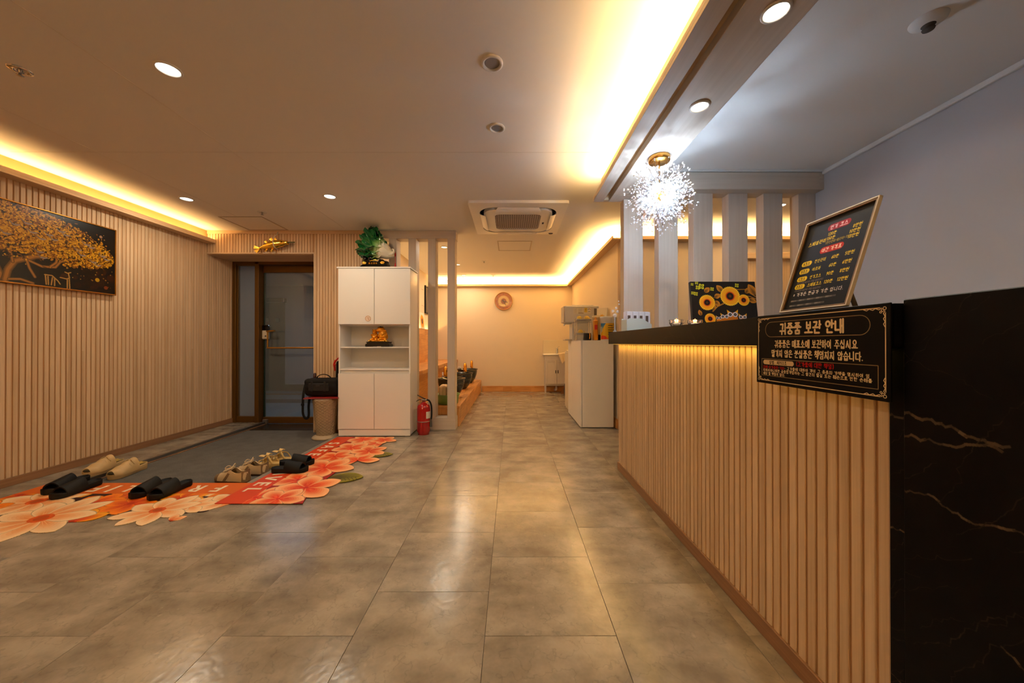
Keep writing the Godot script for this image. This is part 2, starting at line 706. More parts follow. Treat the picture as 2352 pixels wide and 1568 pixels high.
		if fin:
			jamo(fin, R.call(0.16, 0.68, 0.68, 0.31), t, c)

	const LATIN := {
		"0": [[[0.5, 0], [0.1, 0.25], [0.1, 0.75], [0.5, 1], [0.9, 0.75], [0.9, 0.25], [0.5, 0]]], "1": [[[0.25, 0.2], [0.55, 0], [0.55, 1]]], "2": [[[0.1, 0.2], [0.5, 0], [0.9, 0.25], [0.1, 1], [0.9, 1]]],
		"3": [[[0.1, 0.05], [0.85, 0.05], [0.45, 0.42], [0.9, 0.7], [0.5, 1], [0.1, 0.88]]], "4": [[[0.7, 1], [0.7, 0], [0.08, 0.7], [0.95, 0.7]]], "5": [[[0.85, 0.03], [0.2, 0.03], [0.15, 0.45], [0.8, 0.45], [0.85, 0.85], [0.5, 1], [0.1, 0.9]]],
		"6": [[[0.8, 0], [0.2, 0.5], [0.15, 0.85], [0.5, 1], [0.88, 0.8], [0.75, 0.5], [0.2, 0.6]]], "7": [[[0.1, 0.03], [0.9, 0.03], [0.4, 1]]], "8": [[[0.5, 0.45], [0.15, 0.2], [0.5, 0], [0.85, 0.2], [0.5, 0.45], [0.1, 0.75], [0.5, 1], [0.9, 0.75], [0.5, 0.45]]],
		"9": [[[0.8, 0.45], [0.3, 0.52], [0.12, 0.25], [0.5, 0], [0.85, 0.2], [0.75, 0.6], [0.3, 1]]], "A": [[[0.05, 1], [0.5, 0], [0.95, 1]], [[0.22, 0.65], [0.78, 0.65]]], "B": [[[0.12, 0], [0.12, 1], [0.7, 1], [0.9, 0.75], [0.7, 0.48], [0.12, 0.48]], [[0.12, 0], [0.65, 0], [0.8, 0.22], [0.65, 0.48]]],
		"C": [[[0.9, 0.15], [0.5, 0], [0.1, 0.3], [0.1, 0.7], [0.5, 1], [0.9, 0.85]]], "D": [[[0.12, 0], [0.12, 1], [0.6, 1], [0.9, 0.7], [0.9, 0.3], [0.6, 0], [0.12, 0]]], "-": [[[0.2, 0.5], [0.8, 0.5]]], ".": [[[0.3, 0.97], [0.34, 0.97]]], ",": [[[0.4, 0.92], [0.25, 1.1]]],
		"(": [[[0.75, -0.05], [0.4, 0.25], [0.4, 0.75], [0.75, 1.05]]], ")": [[[0.25, -0.05], [0.6, 0.25], [0.6, 0.75], [0.25, 1.05]]], "·": [[[0.48, 0.5], [0.52, 0.5]]], "*": [[[0.2, 0.3], [0.8, 0.7]], [[0.2, 0.7], [0.8, 0.3]], [[0.5, 0.2], [0.5, 0.8]]], "+": [[[0.5, 0.2], [0.5, 0.8]], [[0.2, 0.5], [0.8, 0.5]]], "/": [[[0.2, 1], [0.8, 0]]],
	}

	# one line of text; width of a Korean letter, its height, thickness of the stroke. Returns where it ends
	func write(text: String, at: Vector2, s: Vector2, t: float, c: Color, gap := 0.1) -> float:
		var x := at.x
		for i in text.length():
			var u := text.unicode_at(i)
			if u >= 0xAC00 and u <= 0xD7A3:
				syllable(u, Vector2(x, at.y), s, t, c)
				x += s.x * (1.0 + gap)
			elif text[i] == " ":
				x += s.x * 0.45
			else:
				var half: bool = text[i] in "().,·1"
				var ww := s.x * (0.36 if half else 0.52)
				if LATIN.has(text[i]):
					put(LATIN[text[i]], Rect2(x, at.y + s.y * 0.08, ww, s.y * 0.84), t, c)
				x += ww + s.x * gap * 1.2
		return x

	func write_in(text: String, mid: Vector2, s: Vector2, t: float, c: Color, gap := 0.1) -> void:
		var probe := Canvas.new(4, 4, Color.BLACK)
		var e := probe.write(text, Vector2.ZERO, s, t, c, gap) - s.x * gap
		write(text, Vector2(mid.x - e / 2, mid.y - s.y / 2), s, t, c, gap)


# ---------------------------------------------------------------- materials
func mat(c: Color, rough := 0.6, metal := 0.0, spec := 0.5) -> StandardMaterial3D:
	var m := StandardMaterial3D.new()
	m.albedo_color = c
	m.roughness = rough
	m.metallic = metal
	m.metallic_specular = spec
	return m


func glow(c: Color, e: float) -> StandardMaterial3D:
	var m := mat(Color(0.9, 0.9, 0.88), 0.5)
	m.emission_enabled = true
	m.emission = c
	m.emission_energy_multiplier = e
	return m


func printed(t: Texture2D, rough := 0.4, spec := 0.5) -> StandardMaterial3D:
	var m := mat(Color.WHITE, rough, 0.0, spec)
	m.albedo_texture = t
	return m


func noise(freq: float, sd: int, oct := 4, kind := FastNoiseLite.TYPE_SIMPLEX_SMOOTH) -> FastNoiseLite:
	var n := FastNoiseLite.new()
	n.noise_type = kind
	n.seed = sd
	n.frequency = freq
	n.fractal_octaves = oct
	return n


func paint(w: int, h: int, f: Callable) -> ImageTexture:
	var b := PackedByteArray()
	b.resize(w * h * 3)
	var i := 0
	for y in h:
		for x in w:
			var c: Color = f.call(x, y)
			b[i] = clampi(int(c.r * 255.0), 0, 255)
			b[i + 1] = clampi(int(c.g * 255.0), 0, 255)
			b[i + 2] = clampi(int(c.b * 255.0), 0, 255)
			i += 3
	return ImageTexture.create_from_image(Image.create_from_data(w, h, false, Image.FORMAT_RGB8, b))


func wood(a: Color, b: Color, sd: int, rough: float, scale := Vector2(1.25, 0.42)) -> StandardMaterial3D:
	var n1 := noise(0.02, sd, 4)
	var n2 := noise(0.05, sd + 1, 3)
	var t := paint(384, 768, func(x: int, y: int) -> Color:
		var g := n1.get_noise_2d(x * 3.2 + 6.0 * n2.get_noise_2d(x * 0.3, y * 0.08), y * 0.10)
		var k := n2.get_noise_2d(x * 7.0, y * 0.22)
		return a.lerp(b, clampf(0.5 + g * 0.75 + k * 0.3, 0.0, 1.0)))
	var m := printed(t, rough, 0.35)
	m.uv1_scale = Vector3(scale.x, scale.y, 1)
	return m


func staves(a: Color, b: Color, sd: int) -> StandardMaterial3D:   # solid laminated timber: short staves glued side by side
	var n1 := noise(0.03, sd, 4)
	var tone := {}
	var r := RandomNumberGenerator.new()
	r.seed = sd
	var t := paint(512, 512, func(x: int, y: int) -> Color:
		var row := x / 46
		var col := int((y + row * 173) / 210.0)
		var k := row * 100 + col
		if not tone.has(k):
			tone[k] = r.randf()
		var g := n1.get_noise_2d(x * 3.0 + k * 40.0, y * 0.16)
		var c := a.lerp(b, clampf(float(tone[k]) * 0.7 + g * 0.5 + 0.15, 0.0, 1.0))
		return c.darkened(0.12) if x % 46 == 0 or (y + row * 173) % 210 == 0 else c)
	var m := printed(t, 0.38, 0.45)
	m.uv1_scale = Vector3(1.0, 1.0, 1)
	return m


func marble() -> StandardMaterial3D:
	var n := noise(0.006, 31, 5)
	var n2 := noise(0.03, 33, 3)
	var r := RandomNumberGenerator.new()
	r.seed = 12
	var im := Canvas.new(1400, 1400, Color(0.020, 0.017, 0.015))
	for y in range(0, 1400, 4):
		for x in range(0, 1400, 4):
			var v := n.get_noise_2d(x, y)
			im.im.fill_rect(Rect2i(x, y, 4, 4), Color(0.026, 0.022, 0.019).lerp(Color(0.06, 0.05, 0.042), clampf(v * 1.2, 0, 1)))
	for i in 100:
		var p := Vector2(r.randf() * 1400, r.randf() * 1400)
		var a := r.randf_range(0.45, 0.95) if i % 3 else r.randf_range(-0.6, 0.2)
		var bold := i % 6 == 0
		var w := r.randf_range(3.5, 7.0) if bold else r.randf_range(1.0, 2.2)
		var c := Color(0.42, 0.34, 0.26) if bold else Color(0.22, 0.18, 0.14)
		for k in r.randi_range(22, 60):
			var d := Vector2(10, 0).rotated(a + n2.get_noise_2d(p.x * 2, p.y * 2) * 1.5)
			var f := 0.5 + 0.5 * n2.get_noise_2d(p.x * 1.2 + 900, p.y * 1.2)
			im.line(p, p + d, maxf(w * (0.4 + f), 0.8), Color(0.03, 0.025, 0.02).lerp(c, 0.25 + 0.75 * f))
			p += d
	var m := printed(im.done(1024, 1024), 0.45, 0.22)
	m.uv1_scale = Vector3(0.8, 0.8, 1)
	return m


func make_materials() -> void:
	M.ceiling = mat(Color(0.90, 0.88, 0.85), 0.75, 0, 0.3)
	M.cream = mat(Color(0.87, 0.80, 0.69), 0.8, 0, 0.3)
	M.plain = mat(Color(0.73, 0.72, 0.72), 0.8, 0, 0.3)
	M.dim = mat(Color(0.35, 0.32, 0.30), 0.9, 0, 0.2)
	M.joint = mat(Color(0.34, 0.30, 0.25), 0.9)
	M.groove = mat(Color(0.70, 0.52, 0.34), 0.8)
	M.slat = wood(Color(0.76, 0.64, 0.50), Color(0.85, 0.74, 0.60), 3, 0.55)
	M.slat_b = wood(Color(0.73, 0.61, 0.47), Color(0.83, 0.72, 0.58), 9, 0.55)
	M.oak = wood(Color(0.75, 0.69, 0.62), Color(0.785, 0.73, 0.665), 17, 0.6)
	M.base = wood(Color(0.50, 0.37, 0.26), Color(0.58, 0.44, 0.32), 23, 0.5)
	M.bench = staves(Color(0.66, 0.43, 0.21), Color(0.84, 0.62, 0.36), 5)
	M.marble = marble()
	M.white = mat(Color(0.92, 0.90, 0.86), 0.28, 0, 0.5)
	M.white_matt = mat(Color(0.86, 0.85, 0.83), 0.55)
	M.black = mat(Color(0.018, 0.018, 0.02), 0.6, 0, 0.4)
	M.gloss_black = mat(Color(0.02, 0.014, 0.012), 0.12)
	M.rubber = mat(Color(0.035, 0.034, 0.036), 0.62, 0, 0.35)
	M.red = mat(Color(0.70, 0.03, 0.02), 0.4)
	M.jade = mat(Color.WHITE, 0.12, 0, 0.6)
	M.jade.vertex_color_use_as_albedo = true
	M.chrome = mat(Color(0.85, 0.85, 0.86), 0.12, 1.0)
	M.steel = mat(Color(0.62, 0.62, 0.62), 0.35, 1.0)
	M.gold = mat(Color(1.0, 0.80, 0.32), 0.22, 1.0)
	M.gold_satin = mat(Color(0.94, 0.62, 0.10), 0.26, 0.45)
	M.brass = mat(Color(0.80, 0.60, 0.30), 0.25, 1.0)
	M.bronze = mat(Color(0.38, 0.255, 0.07), 0.45, 0.55)
	M.glass = mat(Color(0.9, 0.96, 0.95, 0.06), 0.02)
	M.glass.transparency = BaseMaterial3D.TRANSPARENCY_ALPHA
	M.solid_glass = mat(Color(0.97, 0.98, 0.99, 0.02), 0.03)
	M.solid_glass.refraction_enabled = true
	M.solid_glass.refraction_scale = 0.05
	M.led_warm = glow(WARM, 2.2)
	M.led_yellow = glow(Color(1.0, 0.74, 0.22), 1.2)
	M.lens = glow(Color(1.0, 0.97, 0.90), 5.0)
	M.lens_warm = glow(Color(1.0, 0.90, 0.72), 4.0)
	M.bulb = glow(Color(0.88, 0.94, 1.0), 10.0)
	M.crystal = mat(Color(0.97, 0.98, 1.0, 0.82), 0.05)
	M.crystal.transparency = BaseMaterial3D.TRANSPARENCY_ALPHA
	M.clear = mat(Color(0.95, 0.97, 1.0, 0.30), 0.04)
	M.clear.transparency = BaseMaterial3D.TRANSPARENCY_ALPHA
	# floor tiles: mottled cement look, a few patches of one big drawing
	var n1 := noise(0.0065, 41, 4)
	var n2 := noise(0.035, 43, 4)
	var n3 := noise(0.045, 47, 3, FastNoiseLite.TYPE_CELLULAR)
	var tt := paint(1024, 1024, func(x: int, y: int) -> Color:
		var a := n1.get_noise_2d(x, y * 1.4)
		var b := n2.get_noise_2d(x, y)
		var v := n1.get_noise_2d(x * 2.0 + 500, y * 2.0)
		var vein := clampf(1.0 - absf(v + b * 0.35) * 26.0, 0.0, 1.0) * 0.05
		var k := clampf(0.5 + a * 0.85 + b * 0.16 + 0.10 * n2.get_noise_2d(x * 4.0, y * 4.0), 0.0, 1.0)
		var c := Color(0.455, 0.42, 0.365).lerp(Color(0.62, 0.58, 0.515), k)
		var f := n3.get_noise_2d(x, y)
		c = c.lerp(Color(0.66, 0.63, 0.56), clampf((-f - 0.86) * 4.0 + b * 0.6, 0.0, 0.30))
		return c.darkened(vein * 2.0))
	var bump := paint(512, 512, func(x: int, y: int) -> Color:
		var a := 0.5 + 0.28 * n2.get_noise_2d(x * 1.2, y * 1.2) + 0.22 * n2.get_noise_2d(x * 4.0, y * 4.0)
		return Color(a, a, a))
	for i in 8:
		var m := printed(tt, 0.21, 0.5)
		m.uv1_scale = Vector3(0.42, 0.42, 1)
		m.uv1_offset = Vector3(0.2 * (i % 4) + 0.02, 0.21 * (i / 4) + 0.31 * (i % 3), 0)
		m.heightmap_enabled = true
		m.heightmap_texture = bump
		m.heightmap_scale = 0.10
		M["tile%d" % i] = m
	var carpet := paint(512, 512, func(x: int, y: int) -> Color:
		var s := 0.36 + 0.05 * n2.get_noise_2d(x * 9.0, y * 2.0) + 0.03 * sin(x * 0.9) + 0.03 * n1.get_noise_2d(x, y)
		return Color(s * 1.02, s, s * 0.97))
	M.carpet = printed(carpet, 0.95, 0.1)
	M.carpet.uv1_scale = Vector3(1.6, 1.6, 1)
	M.granite = printed(paint(256, 256, func(x: int, y: int) -> Color:
		var s := 0.13 + 0.10 * n2.get_noise_2d(x * 5.0, y * 5.0)
		return Color(s * 1.25, s, s * 0.72)), 0.25)
	M.granite.uv1_scale = Vector3(2, 2, 1)


# ---------------------------------------------------------------- the shell of the rooms
func slats_x(parent: Node, x0: float, x1: float, y0: float, y1: float, d: float) -> void:   # slats side by side along x, facing the camera
	var st := S()
	box(st, Vector3.ZERO, Vector3(0.026, y1 - y0, 0.008), 0.0015)
	st.generate_normals()
	var sh := variants(0.026, y1 - y0, 0.008)
	var k := 0
	var x := x0 + 0.013
	while x < x1 - 0.012:
		copy_mesh("slat", sh[k * 7 % 5], M.slat if k % 3 else M.slat_b, D(x, (y0 + y1) / 2, d + 0.004), parent)
		x += 0.034
		k += 1


func variants(w: float, h: float, t: float) -> Array:
	var out := []
	for i in 5:
		var st := S()
		box(st, Vector3.ZERO, Vector3(w, h, t), 0.0015, 1, Vector2(i * 0.17, i * 0.37 + h / 2))
		st.generate_normals()
		out.append(st.commit())
	return out


func slats_z(parent: Node, x: float, y0: float, y1: float, d0: float, d1: float, at := Vector3.ZERO) -> void:  # along depth, facing x
	var sh := variants(0.008, y1 - y0, 0.026)
	var k := 0
	var d := d0 + 0.013
	while d < d1 - 0.012:
		copy_mesh("slat", sh[k * 7 % 5], M.slat if k % 3 else M.slat_b, D(x, (y0 + y1) / 2, d) - at, parent)
		d += 0.034
		k += 1


func cornice(called: String, label: String, a: Vector2, b: Vector2, inward: Vector2, y0: float, y1: float, energy: float) -> void:
	# a shelf along the wall from a to b (x, depth), 0.105 deep, with an upstand that hides the light strip
	var o := structure(called, label, "cornice")
	var along := (b - a).normalized()
	var L := a.distance_to(b)
	o.position = D((a.x + b.x) / 2, 0, (a.y + b.y) / 2)
	o.rotation.y = atan2(along.y, along.x)
	var s := 1.0 if Vector3(0, 0, 1).rotated(Vector3.UP, o.rotation.y).dot(Vector3(inward.x, 0, -inward.y)) > 0 else -1.0
	var st := S()
	box(st, Vector3(0, y0 + 0.008, s * 0.0525), Vector3(L, 0.016, 0.105), 0.001, 0)
	box(st, Vector3(0, (y0 + y1) / 2 + 0.008, s * 0.098), Vector3(L, y1 - y0 - 0.0165, 0.014), 0.001, 0)
	obj("shelf", st, M.slat, o)
	st = S()
	var n := int(ceil(L / 1.7))
	for i in n:
		st = S()
		box(st, Vector3(-L / 2 + L * (i + 0.5) / n, y0 + 0.021, s * 0.045), Vector3(L / n - 0.02, 0.008, 0.014), 0.001, 0)
		obj("led_strip", st, M.led_warm, o)
	strip_light(Vector3(0, y0 + 0.030, s * 0.045), L - 0.04, 0, energy * L, WARM, true, o, 0.014, s * 14.0)


func build_shell() -> void:
	# ---- floor: a slab under separate tiles
	var fl := structure("floor", "floor of mottled grey brown cement-look tiles in staggered rows", "floor")
	var st := S()
	slab(st, -3.75, -3.2, -0.12, -0.006, 2.6, 4.62)
	slab(st, -1.94, 4.3, -0.12, -0.006, 2.6, 7.6)
	slab(st, -3.75, 4.3, -0.12, -0.006, -4.2, 2.6)
	slab(st, -3.2, -1.94, -0.16, LOW, 2.6, 4.62)
	obj("floor_slab", st, M.joint, fl)
	st = S()
	slab(st, -3.75, 2.45, -0.1, 0.0, -4.15, -1.2)
	obj("floor_sheet", st, M.tile3, fl)
	var W := 0.463
	var L := 0.4575
	var sh := []
	st = S()
	box(st, Vector3(0, -0.004, 0), Vector3(W - 0.0012, 0.008, L - 0.0012), 0.0008, 2, Vector2(W / 2, L / 2))
	st.generate_normals()
	var whole := st.commit()
	var hole := Rect2(-3.2, 2.6, 1.26, 1.8)
	for zone: Rect2 in [Rect2(WALL_L, -1.2, WALL_R - WALL_L, 1.2 + WALL_D), Rect2(BACK_L, WALL_D, BACK_R - BACK_L, BACK_Z - WALL_D), Rect2(WALL_L, WALL_D, 0.41, 0.4)]:
		for ci in range(-9, 7):
			var x0 := -0.094 + W * ci
			var z0 := 1.7016 + (0.0 if posmod(ci, 2) == 0 else 0.22) - L * 8
			if ci == 1:
				z0 += 0.05
			for ri in range(0, 23):
				var r := Rect2(x0, z0 + L * ri, W, L)
				var cut := r.intersection(zone)
				if cut.size.x < 0.02 or cut.size.y < 0.02:
					continue
				var parts: Array[Rect2] = [cut]
				if cut.intersects(hole):
					parts = []
					var h := hole.intersection(cut)
					parts.append(Rect2(cut.position, Vector2(h.position.x - cut.position.x, cut.size.y)))
					parts.append(Rect2(h.end.x, cut.position.y, cut.end.x - h.end.x, cut.size.y))
					parts.append(Rect2(h.position.x, cut.position.y, h.size.x, h.position.y - cut.position.y))
					parts.append(Rect2(h.position.x, h.end.y, h.size.x, cut.end.y - h.end.y))
				var m: Material = M["tile%d" % rng.randi_range(0, 7)]
				for p in parts:
					if p.size.x < 0.012 or p.size.y < 0.012:
						continue
					if p.is_equal_approx(r):
						copy_mesh("tile", whole, m, D(r.get_center().x, rng.randf_range(-0.0004, 0.0004), r.get_center().y), fl)
					else:
						st = S()
						box(st, Vector3(0, -0.004, 0), Vector3(p.size.x - 0.0012, 0.008, p.size.y - 0.0012), 0.0008, 2, Vector2(p.size.x / 2, p.size.y / 2))
						st.generate_normals()
						copy_mesh("tile", st.commit(), m, D(p.get_center().x, 0, p.get_center().y), fl)
	st = S()   # dark stone doorstep at the level of the shoe area
	for i in 3:
		slab(st, -3.2 + i * 0.42, -3.2 + i * 0.42 + 0.418, LOW, LOW + 0.006, 4.30, 4.62, 0.001)
	obj("doorstep", st, M.granite, fl)

	# ---- metal edges of the shoe area
	var t1 := structure("trim_1", "dull metal edge strip along the raised tiles left of the grey mat", "floor trim")
	st = S()
	slab(st, -3.232, -3.2, 0.0, 0.004, 2.62, 4.58, 0.001)
	slab(st, -3.202, -3.198, LOW + 0.012, 0.004, 2.62, 4.58)
	obj("edge_strip", st, M.steel, t1)
	st = S()
	slab(st, -3.2, -3.188, LOW, LOW + 0.013, 2.62, 4.58)
	obj("wood_strip", st, M.base, t1)
	var t2 := structure("trim_2", "pale grey ribbed edge strip between the grey mat and the right orange mat", "floor trim")
	st = S()
	for i in 3:
		slab(st, -1.943 + i * 0.017, -1.943 + i * 0.017 + 0.014, 0.0, 0.004, 2.58, 4.16, 0.0015)
	slab(st, -1.944, -1.94, LOW, 0.002, 2.6, 4.16)
	obj("edge_strip", st, mat(Color(0.52, 0.50, 0.46), 0.5), t2)

	# ---- left wall
	var wl := structure("wall_left", "left wall lined with vertical pale oak slats", "wall")
	st = S()
	slab(st, -3.80, WALL_L - 0.005, 0, H, -4.2, 4.70)
	obj("wall_board", st, M.groove, wl)
	slats_z(wl, WALL_L - 0.004, 0.06, 2.21, 0.52, 4.58)
	var bl := structure("baseboard_left", "plain brown skirting board under the left slatted wall", "baseboard")
	st = S()
	slab(st, WALL_L - 0.006, WALL_L + 0.010, 0, 0.06, -4.1, 4.58, 0.002, 2)
	obj("board", st, M.base, bl)
	cornice("trim_3", "oak light shelf along the top of the left wall", Vector2(WALL_L, -4.1), Vector2(WALL_L, WALL_D), Vector2(1, 0), 2.206, 2.251, 0.42)

	# ---- door wall
	var wd := structure("wall_door", "slatted wall with the recessed glass door", "wall")
	st = S()
	slab(st, WALL_L, -2.339, 2.092, H, WALL_D + 0.005, 4.70)
	slab(st, -2.339, -1.72, LOW - 0.05, H, WALL_D + 0.005, 4.70)
	obj("wall_board", st, M.groove, wd)
	slats_x(wd, -3.606, -2.345, 2.100, 2.322, WALL_D)
	slats_x(wd, -2.339, -1.70, 0.0, 2.322, WALL_D)
	st = S()
	slab(st, WALL_L, -2.339, 2.084, 2.1, WALL_D - 0.004, WALL_D + 0.02, 0.001, 0)
	slab(st, WALL_L, -1.705, 2.322, H, WALL_D - 0.004, WALL_D + 0.01, 0.001, 0)
	slab(st, -2.345, -2.333, LOW, 2.09, WALL_D - 0.003, WALL_D + 0.02, 0.001)
	slab(st, WALL_L, -2.339, 2.078, 2.092, WALL_D + 0.02, 4.6, 0.0, 0)
	obj("edge_board", st, M.slat, wd)

	# ---- other walls
	var wr := structure("wall_right", "plain pale grey right wall behind the reception counter", "wall")
	st = S()
	slab(st, WALL_R, WALL_R + 0.13, -0.1, H, -4.2, 2.90)
	slab(st, WALL_R, 4.3, -0.1, H, 2.80, 2.90)
	slab(st, 4.2, 4.3, -0.1, H, 2.90, 4.40)
	obj("wall_board", st, M.plain, wr)
	st = S()
	slab(st, WALL_R - 0.022, WALL_R, H - 0.03, H, -4.1, 2.72, 0.004, 2)
	slab(st, 1.03, WALL_R, H - 0.012, H, 2.700, 2.722, 0.003, 0)
	obj("cornice_strip", st, M.white_matt, wr)
	var wb := structure("wall_behind", "wall behind the viewer", "wall")
	st = S()
	slab(st, -3.8, 2.55, -0.1, H, -4.2, -4.1)
	obj("wall_board", st, M.cream, wb)
	cornice("trim_8", "light shelf along the wall behind the viewer", Vector2(-3.45, -4.1), Vector2(0.60, -4.1), Vector2(0, 1), 2.206, 2.251, 4.2)
	var wk := structure("wall_rear", "plain cream wall at the end of the back room", "wall")
	st = S()
	slab(st, -1.95, 1.45, -0.1, H, BACK_Z, BACK_Z + 0.12)
	obj("wall_board", st, M.cream, wk)
	st = S()
	slab(st, -1.135, -1.065, 0.465, 0.535, BACK_Z - 0.008, BACK_Z, 0.003)
	var plate := obj("outlet", st, M.white, wk)
	st = S()
	for s: float in [-1.0, 1.0]:
		slab(st, -1.10 + s * 0.012 - 0.005, -1.10 + s * 0.012 + 0.005, 0.493, 0.507, BACK_Z - 0.009, BACK_Z - 0.007, 0.0)
	obj("socket", st, M.black, plate)
	var wi := structure("wall_back_left", "cream wall with short grooves beside the wooden bench", "wall")
	st = S()
	slab(st, -1.95, BACK_L, -0.1, H, 4.70, BACK_Z)
	slab(st, -1.72, BACK_L, -0.1, H, 4.34, 4.70)
	obj("wall_board", st, M.cream, wi)
	st = S()
	for d: float in [5.55, 6.05, 6.5]:
		for y: float in [1.42, 1.72, 2.02]:
			slab(st, BACK_L - 0.001, BACK_L + 0.0015, y, y + 0.005, d, d + 0.16)
	obj("groove", st, M.base, wi)
	var wj := structure("wall_back_right", "cream wall along the right of the back room, turning behind the oak pillars", "wall")
	st = S()
	slab(st, BACK_R, BACK_R + 0.12, -0.1, H, WALL_D + 0.02, BACK_Z)
	slab(st, BACK_R + 0.12, 2.62, -0.1, H, WALL_D + 0.02, 4.36)
	slab(st, 2.62, 4.3, 2.07, H, WALL_D + 0.02, 4.36)
	slab(st, 3.45, 4.3, -0.1, 2.07, WALL_D + 0.02, 4.36)
	obj("wall_board", st, M.cream, wj)
	st = S()
	slab(st, BACK_R - 0.004, BACK_R + 0.03, 0, 2.24, WALL_D + 0.012, WALL_D + 0.05, 0.002)
	obj("corner_bead", st, M.slat, wj)
	var bk := structure("baseboard_rear", "varnished wooden skirting board along the rear wall", "baseboard")
	st = S()
	slab(st, -0.62, BACK_R, 0, 0.12, BACK_Z - 0.018, BACK_Z, 0.003, 0)
	slab(st, BACK_R - 0.018, BACK_R, 0, 0.12, WALL_D + 0.02, BACK_Z - 0.018, 0.003, 2)
	obj("board", st, M.bench, bk)
	cornice("trim_4", "light shelf along the top of the rear wall", Vector2(BACK_L, BACK_Z), Vector2(BACK_R - 0.106, BACK_Z), Vector2(0, -1), 2.212, 2.252, 2.7)
	cornice("trim_5", "light shelf along the right wall of the back room", Vector2(BACK_R, WALL_D - 0.086), Vector2(BACK_R, BACK_Z), Vector2(-1, 0), 2.235, 2.275, 2.7)
	cornice("trim_6", "light shelf on the wall seen between the oak pillars", Vector2(BACK_R, WALL_D + 0.02), Vector2(4.2, WALL_D + 0.02), Vector2(0, -1), 2.235, 2.275, 2.7)
	var d2 := structure("door_2", "closed pale panel door glimpsed between the two rightmost oak pillars", "door")
	st = S()
	slab(st, 2.62, 3.45, 0, 2.03, WALL_D + 0.05, WALL_D + 0.09, 0.003)
	obj("door_panel", st, M.slat, d2)
	st = S()
	slab(st, 2.56, 3.51, 2.03, 2.10, WALL_D - 0.008, WALL_D + 0.06, 0.004, 0)
	slab(st, 2.56, 2.63, 0, 2.03, WALL_D - 0.008, WALL_D + 0.06, 0.004)
	slab(st, 3.44, 3.51, 0, 2.03, WALL_D - 0.008, WALL_D + 0.06, 0.004)
	obj("door_frame", st, M.slat, d2)

	# ---- ceiling
	var ce := structure("ceiling", "flat off-white ceiling with faint paper seams", "ceiling")
	st = S()
	slab(st, -3.8, 4.3, H, H + 0.14, -4.2, 7.57)
	obj("ceiling_board", st, M.ceiling, ce)
	st = S()
	for d: float in [1.36, 2.46]:
		slab(st, -3.5, 0.66, H - 0.0012, H + 0.001, d, d + 0.006)
	for x: float in [-2.9, -1.95]:
		slab(st, x, x + 0.006, H - 0.0012, H + 0.001, -4.1, 4.1)
	obj("seam", st, mat(Color(0.86, 0.83, 0.79), 0.6), ce)
	for p: Array in [[-3.10, -2.635, 3.72, 4.165], [-0.188, 0.272, 4.61, 5.09], [-1.42, -0.98, 6.9, 7.28]]:
		st = S()
		var w := 0.014
		slab(st, p[0], p[1], H - 0.004, H, p[2], p[2] + w, 0.001)
		slab(st, p[0], p[1], H - 0.004, H, p[3] - w, p[3], 0.001)
		slab(st, p[0], p[0] + w, H - 0.004, H, p[2] + w, p[3] - w, 0.001)
		slab(st, p[1] - w, p[1], H - 0.004, H, p[2] + w, p[3] - w, 0.001)
		var hatch := obj("access_hatch", st, mat(Color(0.72, 0.66, 0.58), 0.5), ce)
		st = S()
		slab(st, p[0] + w + 0.003, p[1] - w - 0.003, H - 0.002, H, p[2] + w + 0.003, p[3] - w - 0.003)
		obj("hatch_panel", st, M.ceiling, hatch)


